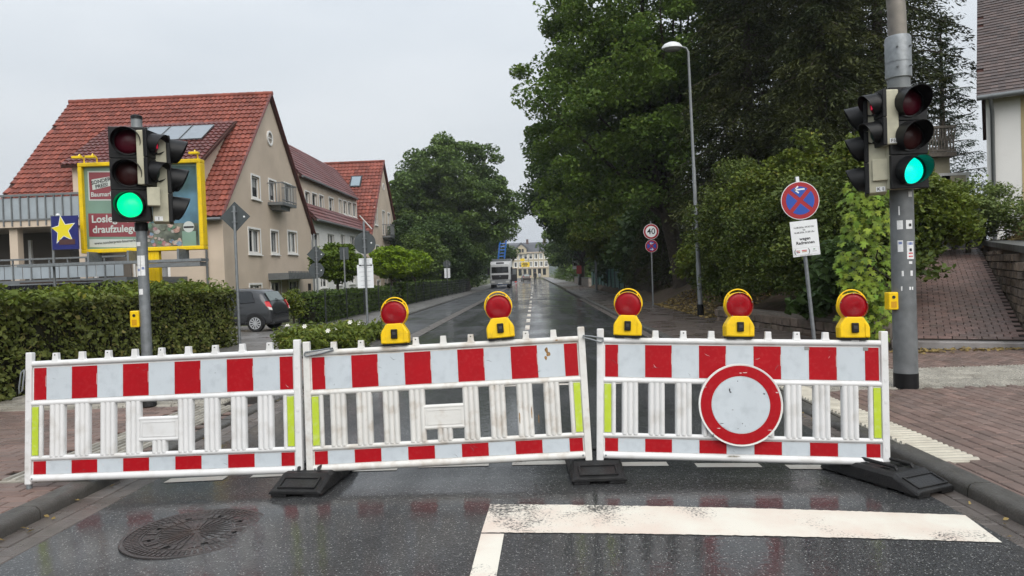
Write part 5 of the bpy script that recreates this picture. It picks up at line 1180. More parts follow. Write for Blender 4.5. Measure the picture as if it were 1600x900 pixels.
# low stone edging below the shrubs
lw = thing('low_stone_wall', 'low rough stone edging under the shrubs behind the right barrier', 'wall', (5.3, 14.5, 0))
frs = []; A_, B_ = Vector((5.02, 19.6, 0)), Vector((5.95, 12.55, 0)); dv_ = (A_-B_).normalized()*-1
q = MB(); n_ = Vector((-dv_.y, dv_.x, 0)); n_ = -n_ if n_.x > 0 else n_
q.add([A_, B_, B_+Vector((0,0,.42)), A_+Vector((0,0,.42)), A_-n_*.35+Vector((0,0,.42)), B_-n_*.35+Vector((0,0,.42)), B_-n_*.35], [(0,1,2,3),(3,2,5,4),(1,6,5,2)]); q.build('core', MORT, lw, world=True)
stonerow(A_, dv_, n_, (B_-A_).length, .02, lambda s: .46, .12, .2)
pieces('stone', fr_st, frs, mat('mossy_stone', (.13,.10,.08), .85, .2, island=.3, var=.25, vscale=6, bump=.5, bscale=25, dirt=(.05,.055,.03), dscale=3, damt=.6), lw, 260)

# ================================================================== PLANTS
def blob_clusters(blobs, nc, shell=.35):
    tot = sum(b[1][0]*b[1][1]*b[1][2] for b in blobs); out = []
    for c, r in blobs:
        k = max(4, int(nc*r[0]*r[1]*r[2]/tot)); d = RNG.normal(size=(k,3)); d /= np.linalg.norm(d,axis=1)[:,None]
        rad = RNG.uniform(0,1,k)**shell; out.append(np.array(c)+d*rad[:,None]*np.array(r))
    return np.concatenate(out)
def spray(cl, per, sp, flat=.6):
    k = len(cl); p = np.repeat(cl, per, 0); sc = np.repeat(RNG.uniform(.6,1.35,k), per)[:,None]
    d = RNG.normal(size=p.shape); r_ = np.linalg.norm(d,axis=1)[:,None]; d *= np.minimum(1, 1.75/r_)*sp*sc; d[:,2] *= flat; t = np.repeat(RNG.uniform(0,1,k), per)*.6+RNG.uniform(0,1,len(p))*.4
    return p+d, t
def broadleaf(name, label, base, blobs, nc, per, sp, leaf, fm, trunk_r=.2, cat='tree', group=None, fork=None, flat=.6, shell=.35, limbs=26, droop=.35, zmin=.3, long=1.45):
    base = Vector(base); o = thing(name, label, cat, base, 0, group)
    cl = blob_clusters(blobs, nc, shell); cl = cl[cl[:,2] > base.z+zmin]
    pts, t = spray(cl, per, sp, flat); ok = pts[:,2] > base.z+.05; leafmesh('crown' if cat == 'tree' else 'foliage', pts[ok], leaf, fm, o, tint=t[ok], droop=droop, long=long)
    if trunk_r:
        top = Vector(np.mean([b[0] for b in blobs], 0)); fk = Vector(fork) if fork else base.lerp(top, .45)
        q = MB(); q.tube([base-Vector((0,0,.1)), base+Vector((0,0,.25)), base.lerp(fk,.5)+Vector((random.uniform(-.1,.1)*trunk_r*4,0,0)), fk, fk.lerp(top,.8)], [trunk_r*1.35,trunk_r*1.05,trunk_r*.9,trunk_r*.8,trunk_r*.25], 10)
        q.build('trunk', WOODM, o, smooth=60, world=True)
        idx = RNG.choice(len(cl), min(limbs, len(cl)), replace=False)
        for i in idx:
            e = Vector(cl[i]); s0_ = base.lerp(fk, random.uniform(.7,1)) if random.random() < .5 else fk.lerp(top, random.uniform(0,.6)); mid = s0_.lerp(e,.5)+Vector((random.uniform(-.3,.3),random.uniform(-.3,.3),random.uniform(.0,.5)))*(e-s0_).length*.2
            q = MB(); q.tube([s0_, mid, e], [trunk_r*.32,trunk_r*.2,trunk_r*.05], 5); q.build('limb', WOODM, o, smooth=60, world=True)
    return o
def conifer(name, label, base, H, rmax, fm, nb=150, per=230, z0=.12, droop=.5, group=None, needle=.075, tr=.25, pw=.75, long=3.2):
    base = Vector(base); o = thing(name, label, 'tree', base, 0, group); P_ = []; A_ = []; Tn = []; q = MB()
    q.tube([base-Vector((0,0,.1)), base+Vector((0,0,H*.5)), base+Vector((0,0,H))], [tr*1.2, tr*.6, .03], 8); q.build('trunk', WOODM, o, smooth=60, world=True)
    lm = MB()
    for k in range(nb):
        t = z0+(1-z0)*((k+RNG.uniform(0,1))/nb)**.95; z = H*t; ln = rmax*(1-t)**pw*RNG.uniform(.6,1.12)+.25; a = k*2.399+RNG.uniform(-.4,.4); d = np.array([math.cos(a), math.sin(a), 0])
        m = max(30, int(per*ln/rmax)); s = RNG.uniform(.12,1,m)**.75
        zz = z+ln*(.22*s-droop*s**2); lat = RNG.normal(size=m)*ln*.16*(1.15-s*.55); pd = np.array([-d[1], d[0], 0])
        p = d*(s*ln)[:,None]+pd*lat[:,None]; p[:,2] = zz-np.abs(RNG.normal(size=m))*.10*ln-np.abs(lat)*.3; P_.append(p+np.array(base))
        A_.append(d*.8+np.sign(lat)[:,None]*pd*.5+np.array([0,0,-.45])); Tn.append(np.full(m, RNG.uniform(0,.6))+RNG.uniform(0,.4,m))
        if k % 2 == 0: lm.tube([base+Vector((0,0,z)), base+Vector(d*ln*.5)+Vector((0,0,z+ln*(.11-droop*.25))), base+Vector(d*ln*.9)+Vector((0,0,z+ln*(.2-droop*.81)))], [tr*.22,tr*.14,.01], 4)
    lm.build('boughs', WOODM, o, world=True)
    leafmesh('crown', np.concatenate(P_), needle, fm, o, tint=np.concatenate(Tn), axis=np.concatenate(A_), long=long, droop=.1, fold=.1)
    return o
LEAF1 = foliage('oak_leaves', (.046,.082,.020), (.14,.205,.048), trans=.32, young=(.2,.25,.06))
LEAF2 = foliage('dark_leaves', (.026,.048,.018), (.065,.10,.032))
LEAF3 = foliage('lime_leaves', (.10,.17,.012), (.20,.27,.025))
LEAF4 = foliage('yellow_green_leaves', (.060,.085,.018), (.13,.16,.030), young=(.2,.19,.03))
LEAF5 = foliage('ivy_leaves', (.036,.058,.015), (.10,.125,.032), young=(.14,.15,.03))
LEAF6 = foliage('hedge_leaves', (.055,.070,.020), (.145,.160,.048), young=(.24,.21,.07))
CONI = foliage('dark_conifer', (.018,.027,.011), (.062,.066,.024), .6, .15)
CONB = foliage('blue_conifer', (.022,.038,.028), (.05,.07,.05), .6, .12)
BROWNL = foliage('rusty_leaves', (.05,.05,.018), (.10,.075,.03))
DRY = foliage('dry_grass', (.16,.11,.05), (.26,.19,.09), .8, .2)

LEAF7 = foliage('grey_green_leaves', (.075,.105,.035), (.15,.19,.065), young=(.25,.26,.08))
# right: the great tree over the street and its neighbours
broadleaf('oak_tree', 'great broadleaf tree overhanging the street on the right', (6.9,33,.6), [((6.2,33,13.5),(5.5,5,6)),((3.5,32.5,9.7),(4.1,3.6,3.2)),((3.3,33,6.2),(3.9,3.4,2.6)),((7.2,31.5,6.6),(4,4,3.6)),((5.2,30.5,10.5),(4.4,3.4,4.6))], 420, 330, .50, .115, LEAF1, .42, limbs=40, zmin=1.6)
broadleaf('street_tree', 'dark broadleaf tree farther along the right pavement, above the truck road', (6.7,52,.1), [((4.2,52,8.6),(5.1,4.2,5)),((3.4,50,5.4),(3.1,3,2.6)),((5.8,48,7.5),(3,3,4))], 260, 300, .55, .15, LEAF2, .32, zmin=1.9)
broadleaf('street_tree', 'small yellow green tree above the green mesh fence', (6.8,46,.1), [((5.2,46,4.6),(2.5,2.2,1.9)),((4.4,47,3.6),(1.6,1.6,1.2))], 120, 240, .38, .12, LEAF4, .16, zmin=1.6)
broadleaf('street_tree', 'distant tree on the right beyond the green fence', (5.4,82,.1), [((5.0,82,6.8),(3.4,3.6,3.6)),((4.4,83,4.2),(2.4,2.6,1.8)),((7.5,75,6),(4,4,4))], 120, 220, .6, .2, LEAF2, .3, zmin=1.8)
broadleaf('street_tree', 'farthest pale tree before the yellow building on the right', (7,120,.1), [((6.2,120,6),(4.6,4.6,4.4))], 80, 200, .75, .26, LEAF1, .3, zmin=1.2)
for lb, x, y, z, H_, rm in (('dark drooping conifer between street lamp and deciduous tree',8.3,27,1.2,17,3.4), ('tallest dark conifer with bare trunk, middle of the right group',10.6,27.5,2,22,4.6), ('dark conifer behind the right traffic light mast',12.9,26.5,2.2,22,3.6), ('dark conifer behind the shrubs, nearest the no stopping sign',9.6,23.5,1.8,13,2.6), ('dark conifer top at the right end of the group, nearest the corner house',15.0,29,2.2,21,3.3)):
    conifer('conifer', lb, (x,y,z), H_, rm, CONI, nb=230, per=680, needle=.046, long=3.4, z0=.5 if x > 14 else .24 if x > 12 else .12, group='dark conifers on the right bank')
conifer('spruce', 'pale blue green spruce in front of the gap beside the corner house', (21.2,37,2.4), 11.5, 2.3, CONB, nb=100, per=260, droop=.12, needle=.045)
conifer('weeping_conifer', 'brownish weeping conifer behind the 40 sign', (6.9,37,.6), 7.5, 2.4, BROWNL if False else CONI, nb=100, per=360, droop=.9, needle=.045)
broadleaf('ivy_bush', 'large ivy covered bush behind the leaning no stopping sign', (6.6,16.5,.6), [((6.5,16.2,1.9),(1.15,1.9,1.5)),((6.0,18.6,1.9),(.9,1.5,1.6)),((7.2,15.2,2.4),(1.2,1.3,1.4)),((6.2,17.8,2.9),(.8,1.2,.7))], 560, 150, .20, .052, LEAF5, .06, 'bush', limbs=14, shell=.2)
broadleaf('ivy_bush', 'dense small leaved bush wrapped round the street lamp foot', (6.0,21.8,.3), [((5.9,21.6,1.7),(.75,1.3,1.5)),((6.2,21.2,3.3),(.9,1.2,1.4)),((6.6,23.4,2.2),(1,1.2,1.6)),((4.95,20.8,2.85),(.42,.4,.7)),((5.5,20.6,2.2),(.4,.5,.8))], 340, 140, .22, .056, LEAF5, .06, 'bush', limbs=10, shell=.2)
broadleaf('shrub', 'tall yellow green shrub rising left of the no stopping sign', (7.2,18,1.1), [((6.5,18.4,3.7),(.6,.7,.75)),((7.2,17.6,3.3),(.9,.9,.8)),((6.0,19.5,3.2),(.6,.8,.8)),((6.9,18.0,4.4),(.3,.3,.45))], 190, 110, .19, .07, LEAF4, .06, 'shrub', limbs=14, shell=.35)
broadleaf('shrub', 'tall yellow green shrub rising between the sign and the traffic light', (8.4,15.6,1.3), [((7.6,15.4,3.0),(.8,.9,.9)),((8.0,14.8,2.4),(1.0,.9,.8)),((7.0,15.2,3.75),(.4,.4,.55)),((7.9,15.8,3.7),(.35,.35,.5))], 190, 110, .19, .068, LEAF4, .06, 'shrub', limbs=14, shell=.35)
broadleaf('shrub', 'leafy bindweed shrub at the low stone edging under the sign', (5.95,13.6,.3), [((5.85,13.6,1.15),(.45,.7,.75)),((5.7,14.4,.85),(.4,.6,.5))], 70, 36, .16, .13, LEAF2, .04, 'shrub', limbs=8, shell=.25)
broadleaf('shrub', 'yellowing shrub behind the brown earth mound', (6.5,26.5,.4), [((6.4,26.3,1.6),(1.0,1.2,.9)),((7.0,28.5,1.9),(1.0,1.2,1.2))], 110, 80, .26, .10, LEAF4, .05, 'shrub', limbs=8)
broadleaf('shrub', 'feathery grey green shrub in front of the cream annexe', (11.6,19.2,1.75), [((11.7,19.2,2.7),(1.2,1.0,.9)),((10.6,19.8,2.5),(.9,.9,.8)),((12.7,18.6,2.4),(.9,.8,.7))], 230, 95, .17, .052, LEAF7, .05, 'shrub', limbs=22, shell=.5)
broadleaf('shrub', 'feathery shrub at the right edge in front of the corner house', (12.7,16.2,1.65), [((12.3,16.4,2.5),(.9,.9,.9)),((11.6,16.0,2.2),(.6,.7,.5))], 140, 95, .17, .05, LEAF7, .05, 'shrub', limbs=14, shell=.5)
broadleaf('shrub', 'dark leaves lining the left edge of the ramp behind the mast', (7.6,14.6,.9), [((7.5,14.8,1.6),(.55,1.3,.7)),((8.6,17.5,2.2),(.6,1.6,.8)),((6.9,13.2,1.0),(.5,.6,.7))], 110, 60, .2, .085, LEAF5, .05, 'shrub', limbs=8, shell=.3)
# maple with large lobed leaves beside the mast
def maple_leaf():
    q = MB(); pr = []
    for ang, r in ((-90,.16),(-70,.30),(-38,.20),(-5,.55),(8,.40),(22,.62),(35,.34),(52,.38),(64,.78),(78,.60),(90,1.0)): pr.append((r*math.cos(R(ang)), r*math.sin(R(ang))))
    full = pr+[(-x, y) for x, y in pr[::-1][1:-1]]
    vs = [(0,.12,0)]+[(x, y, -.16*abs(x)-.10*max(0,y)**2+.02*math.sin(9*y)) for x, y in full]; n = len(full)
    q.add(vs, [(0, 1+i, 1+(i+1)%n) for i in range(n)]); return q
mp_o = thing('maple_sapling', 'young maple with bright lobed leaves left of the traffic light mast', 'tree', (5.75,12.2,.1))
ML = mat('maple_leaf', (.085,.155,.014), .5, .14, island=.32, col2=(.17,.215,.022), var=.1, vscale=9)
fr = []; cl = blob_clusters([((5.62,11.95,1.5),(.55,.5,1.15)),((5.7,12.1,2.55),(.45,.45,.6)),((5.5,11.8,.75),(.5,.45,.55))], 820, .25)
for p in cl:
    out = (Vector(p)-Vector((5.75,12.4,p[2]))).normalized(); nrm_ = (out*.7+Vector((random.gauss(0,.35),random.gauss(0,.35)-.25,.75))).normalized(); a_ = Vector((random.gauss(0,.5)+out.x, random.gauss(0,.4)+out.y, -.75)); a_ = (a_-nrm_*a_.dot(nrm_)).normalized(); s_ = random.uniform(.08,.14)
    B = Matrix((a_.cross(nrm_), a_, nrm_)).transposed().to_4x4(); B.translation = Vector(p); fr.append(B @ Matrix.Scale(s_, 4))
pieces('leaf', maple_leaf(), fr, ML, mp_o, 300)
for k in range(9):
    e = Vector(cl[k*40]); q = MB(); q.tube([(5.75,12.2,.0),(5.75,12.25,.6+k*.12),e], [.028,.02,.006], 6); q.build('stem', WOODM, mp_o, world=True)
# dry grass, fallen leaves
pts = np.stack([RNG.uniform(10.4,13.0,5200), RNG.uniform(17.0,21.5,5200), np.zeros(5200)],1); pts[:,2] = [bankz(x,y)+RNG.uniform(0,.22) for x,y,_ in pts]
w_ = (pts[:,0]-RO.x)*RN.x+(pts[:,1]-RO.y)*RN.y; tag(leafmesh('dry_grass', pts[np.abs(w_) > 1.05], .03, DRY, None, long=7, droop=-.6), 'dry straw coloured grass on the bank at the top of the ramp', 'grass', kind='stuff')
pts = np.stack([RNG.uniform(4.9,7.2,2600), RNG.uniform(20.5,30,2600), np.zeros(2600)],1); pts[:,2] = [max(.05, bankz(x,y))+.012 for x,y,_ in pts]
tag(leafmesh('leaf_litter', pts, .07, DRY, None, long=1.3, nrm=RNG.normal(size=(2600,3))*.3+np.array([0,0,1])), 'brown fallen leaves on the earth mound by the 40 sign', 'leaves', kind='stuff')
pts = np.stack([RNG.uniform(5.6,9.2,420), RNG.normal(11.35,.12,420), np.full(420,.062)],1)
tag(leafmesh('leaf_litter', pts, .05, DRY, None, long=1.4, nrm=RNG.normal(size=(420,3))*.3+np.array([0,0,1])), 'dry leaves gathered along the foot of the ramp', 'leaves', kind='stuff')

pts = np.concatenate([np.stack([XL+np.abs(RNG.normal(0,.10,70))+.01, RNG.uniform(2.5,12,70), np.full(70,.016)],1), np.stack([XR-np.abs(RNG.normal(0,.09,70))-.01, RNG.uniform(2.5,12,70), np.full(70,.016)],1)])
tag(leafmesh('gutter_litter', pts, .022, DRY, None, long=1.6, nrm=RNG.normal(size=(140,3))*.35+np.array([0,0,1])), 'small wet leaves and grit lying in both gutters', 'leaves', kind='stuff')
# left: hedges
def hedge(name, label, x0, x1, y0, y1, h, n, leaf, fm, topm=None, ntop=0, rough=.06, group=None):
    o = thing(name, label, 'hedge', ((x0+x1)/2,(y0+y1)/2,0), 0, group)
    q = MB(); q.box(x0+.16, x1-.16, y0+.16, y1-.16, 0, h-.16); q.build('light_block_core', mat('dark_core', (.018,.018,.010), .9, .1), o, world=True)  # dark box added inside to block light, standing in for the branch mass
    A = [(x1-x0)*(y1-y0), (y1-y0)*h, (y1-y0)*h, (x1-x0)*h, (x1-x0)*h]; k = RNG.choice(5, n, p=np.array(A)/sum(A)); p = np.stack([RNG.uniform(x0,x1,n), RNG.uniform(y0,y1,n), RNG.uniform(.03,h,n)],1)
    p[k==0,2] = h; p[k==1,0] = x1; p[k==2,0] = x0; p[k==3,1] = y0; p[k==4,1] = y1
    nr_ = np.zeros((n,3)); nr_[k==0,2] = 1; nr_[k==1,0] = 1; nr_[k==2,0] = -1; nr_[k==3,1] = -1; nr_[k==4,1] = 1
    bmp = np.sin(p[:,1]*2.3)+np.sin(p[:,1]*5.1+p[:,2]*4)+np.sin(p[:,0]*3.7+p[:,2]*6.1)+np.sin(p[:,1]*11+p[:,2]*9)
    p += nr_*(bmp*rough*.45-.05-np.abs(RNG.normal(size=n))*.07)[:,None]; p += RNG.normal(size=p.shape)*.025
    nn_ = nr_*.8+RNG.normal(size=(n,3))*.75; nn_[:,2] += .45
    leafmesh('foliage', p, leaf, fm, o, tint=RNG.uniform(0,.7,n)+.15*(bmp/4+.5), nrm=nn_, long=1.35, droop=.5)
    if ntop:
        m = ntop; c = np.stack([RNG.uniform(x0,x1,70), RNG.uniform(y0,y1,70), np.full(70,h)],1); pp, t = spray(c, m//70, .2, .65); pp[:,2] = np.abs(pp[:,2]-h)+h-.03
        leafmesh('creeper', pp, leaf*.95, topm, o, tint=t, long=1.7, droop=.0)
    return o
hedge('privet_hedge', 'tall clipped hedge with creeper on top along the left pavement', -8.2, -7.08, 3.0, 16.5, 1.38, 46000, .052, LEAF6, LEAF4, 11000)
hedge('garden_hedge', 'low green hedge behind the mesh fence near the parked car', -8.3, -7.35, 24.1, 36.8, 1.12, 17000, .07, foliage('box_leaves', (.03,.055,.012), (.09,.13,.028)))
hedge('garden_hedge', 'farther low green hedge behind the mesh fence under the round trees', -8.2, -7.1, 38.4, 69, 1.25, 20000, .10, MATS['box_leaves'])
for lb, x, y, z, r, fm in (('dark green ball tree in front of the white house',-8.45,30,2.28,1.08,LEAF1), ('bright lime ball tree right of the round sign back',-7.75,38,2.4,1.12,LEAF3), ('smaller lime ball tree beside the bright one',-7.5,44,2.45,1.0,LEAF3)):
    if fm is LEAF1: fm = foliage('globe_leaves', (.05,.085,.012), (.12,.165,.025))
    broadleaf('ball_tree', lb, (x,y,0), [((x,y,z),(r,r,r*.72)),((x,y,z-.15),(r*.8,r*.8,r*.5))], 190, 85, .15, .095, fm, .07, 'tree', 'clipped ball trees in the front gardens', fork=(x,y,1.7), limbs=10, shell=.16, zmin=1.2)
# flower bed on the build-out
fb = thing('flower_bed', 'low green planting with white flowers on the kerb build-out', 'flower bed', (-4.6, 16, .05))
cl = np.stack([RNG.uniform(-5.5,-3.65,170), RNG.uniform(13.9,17.4,170), RNG.uniform(.12,.42,170)],1); pp, t = spray(cl, 70, .12, .8); pp[:,2] = np.abs(pp[:,2]-.06)+.06
leafmesh('foliage', pp, .045, LEAF4, fb, tint=t, long=2.2, droop=-.4)
FLW = mat('white_petal', (.75,.74,.68), .6, .3)
for k in range(6):
    x, y = RNG.uniform(-5.3,-3.8), RNG.uniform(14,16.8); z = RNG.uniform(.45,.66); q = MB()
    for a in range(6): q.add([(0,0,0),(.04*math.cos(a*1.047-.4),.04*math.sin(a*1.047-.4),.018),(.055*math.cos(a*1.047),.055*math.sin(a*1.047),.012),(.04*math.cos(a*1.047+.4),.04*math.sin(a*1.047+.4),.018)], [(0,1,2,3)], M=Matrix.Translation((x,y,z)) @ Matrix.Rotation(R(60),4,'X'))
    q.tube([(x,y,.1),(x,y,z)], .004, 4, mi=1); q.build('flower', [FLW, LEAF2], fb, world=True)
broadleaf('rose_bush', 'small rose bush beside the rear of the parked car', (-8.2,23.6,.05), [((-8.2,23.6,.75),(.35,.35,.5))], 40, 45, .13, .06, LEAF4, .03, 'bush', limbs=6)
# left: the trees closing the view
broadleaf('big_tree', 'great round topped tree left of the far truck', (-8.2,72,.1), [((-8.2,72,11.3),(5.4,5,4.6)),((-11,71,8.5),(4,4,4)),((-5.1,71,8.2),(3.9,4,3.6)),((-8.2,70,4.8),(3.5,4,3)),((-8.6,72,15),(2.2,2.4,1.5)),((-11.8,72,13),(1.8,2,1.6))], 330, 260, .56, .19, foliage('ash_leaves', (.048,.082,.026), (.115,.165,.050)), .5, zmin=1.2)
broadleaf('big_tree', 'darker tree between the far gable house and the great tree', (-12.5,76,.1), [((-13.2,76,8.5),(3.4,4,4.6)),((-14,75,4),(3.5,3.5,3))], 140, 230, .62, .2, LEAF1, .4, zmin=1)
broadleaf('small_tree', 'rounded mid green small tree under the great tree', (-9.4,58,.1), [((-9.3,58,3.2),(2.0,1.9,2.0))], 90, 120, .36, .16, foliage('birch_leaves', (.05,.08,.022), (.10,.14,.04)), .12, limbs=10, zmin=.9)
broadleaf('yew_tree', 'dark yew mass behind the lime ball trees', (-11.2,62,.1), [((-11,62,3.8),(2.6,2.5,3.2)),((-8.4,66,4.2),(2.4,2.4,3.4)),((-7.6,67,3.2),(1.4,2,2.4))], 170, 200, .5, .15, LEAF2, .25, limbs=8, zmin=.4)
broadleaf('small_tree', 'dark tree beside the truck at the end of the hedge', (-7.2,76,.1), [((-7.0,76,4.6),(2.0,2.2,3.2)),((-8.5,78,5),(3,3,4))], 110, 200, .55, .18, LEAF2, .25, limbs=8, zmin=.5)

# ================================================================== FENCES
ANTH = mat('anthracite_wire', (.028,.032,.034), .5, .4, .2, var=.1)
def wire_fence(name, label, pts, h, m, step=2.5, nh=6, vs=.20):
    o = thing(name, label, 'fence', (*pts[0], 0))
    for (a, b) in zip(pts, pts[1:]):
        a, b = Vector((*a,0)), Vector((*b,0)); L_ = (b-a).length; d = (b-a)/L_; k = max(1, round(L_/step))
        for i in range(k):
            p, r_ = a+d*L_*i/k, a+d*L_*(i+1)/k
            q = MB(); q.tube([p, p+Vector((0,0,h+.06))], .03, 6); q.build('post', m, o, world=True)
            q = MB(); near = p.y < 40
            for j in range(nh+1): z = .08+(h-.08)*j/nh; q.tube([p+Vector((0,0,z)), r_+Vector((0,0,z))], .007 if near else .012, 4, cap=False)
            n_ = int((r_-p).length/vs)
            for j in range(1, n_): x = p.lerp(r_, j/n_); q.tube([x+Vector((0,0,.05)), x+Vector((0,0,h))], .004 if near else .008, 3, cap=False)
            tag(q.build('wire_panel', m, o, world=True), kind='stuff')
    return o
wire_fence('mesh_fence', 'dark wire mesh fence in front of the near garden hedge', [(-8.15,24.0),(-7.16,23.8),(-7.02,36.9)], 1.15, ANTH)
wire_fence('mesh_fence', 'dark wire mesh fence in front of the farther garden hedge', [(-6.98,38.3),(-6.45,69.5)], 1.2, ANTH)
wire_fence('garden_gate', 'grey wire garden gate between parked car and fence corner', [(-9.6,26.2),(-8.4,24.6)], 1.0, GALV, 2, 5, .12)
GREENF = mat('green_privacy_strip', (.016,.10,.08), .5, .4, var=.2, vscale=2, island=.12)
gf = thing('green_fence', 'dark green privacy fence beyond the wooden fence on the right', 'fence', (5.75, 45, 0))
y = 45.2
while y < 70:
    x = 5.75-.004*(y-45); q = MB(); q.tube([(x-.04,y,0),(x-.04,y,1.72)], .035, 6); q.build('post', ANTH, gf, world=True)
    for j in range(8): q = MB(); q.box(x-.012, x+.012, y+.03, y+2.47, .06+j*.205, .06+j*.205+.195); q.build('privacy_strip', GREENF, gf, world=True)
    y += 2.5
wf = thing('plank_fence', 'weathered vertical plank fence behind the 40 sign', 'fence', (5.9, 38, 0))
DARKW = mat('dark_timber', (.045,.037,.03), .85, .2, island=.3, var=.3, vscale=6)
for k in range(64):
    y = 36.2+k*.138; h_ = 1.62+random.uniform(-.06,.06); q = MB(); x = 5.95; q.prism([(y-.058,.05),(y+.058,.05),(y+.055,h_-.05),(y,h_),(y-.056,h_-.06)], -.012, .012, M=Matrix.Translation((x,0,0)) @ Matrix.Rotation(R(90),4,'Z') @ Matrix.Scale(1,4)); q.build('plank', DARKW, wf, world=True)
for z in (.4, 1.3): q = MB(); q.box(5.97, 6.02, 36.1, 45.1, z-.04, z+.04); q.build('fence_rail', DARKW, wf, world=True)
sw2 = thing('front_wall', 'low distant stone wall beyond the green fence on the right', 'wall', (5.6, 78, 0))
q = MB(); q.box(5.4, 5.75, 71, 96, 0, .85); q.build('masonry', mat('pale_masonry', (.24,.21,.18), .85, .2, var=.25, vscale=3, bump=.4, bscale=8), sw2, world=True); q = MB(); q.box(5.35, 5.8, 71, 96, .85, .93); q.build('coping', COPE, sw2, world=True)

# bollard lamp at the top of the ramp
bp_ = P(1492, 385, 20.5); o = thing('bollard_lamp', 'dark bollard with pale cap at the top of the ramp', 'bollard', (bp_.x, 20.5, bankz(bp_.x, 20.5)-.05))
q = MB(); q.box(-.07,.07,-.07,.07,0,.75); q.build('post', INK, o, bevel=.01); q = MB(); q.box(-.12,.12,-.12,.12,.75,.98); q.build('lamp_head', mat('lamp_white', (.6,.61,.62), .35), o, bevel=.015); q = MB(); q.box(-.14,.14,-.14,.14,.98,1.01); q.build('cap', GALV, o)
sh = thing('garden_shed', 'low green boarded shed behind the bollard lamp', 'shed', (12.5, 22.4, 1.75))
q = MB(); q.box(-1.6,1.6,0,1.6,-.4,1.0); q.build('wall', INK, sh)
for k in range(7): q = MB(); q.box(-1.6,.2,-.03,-.002,.0+k*.12,.11+k*.12); q.build('board', mat('green_board', (.05,.085,.06), .7, var=.2, vscale=6), sh)
q = MB(); q.box(-1.75,1.75,-.25,1.75,1.0,1.08); q.build('roof', ZINC, sh)

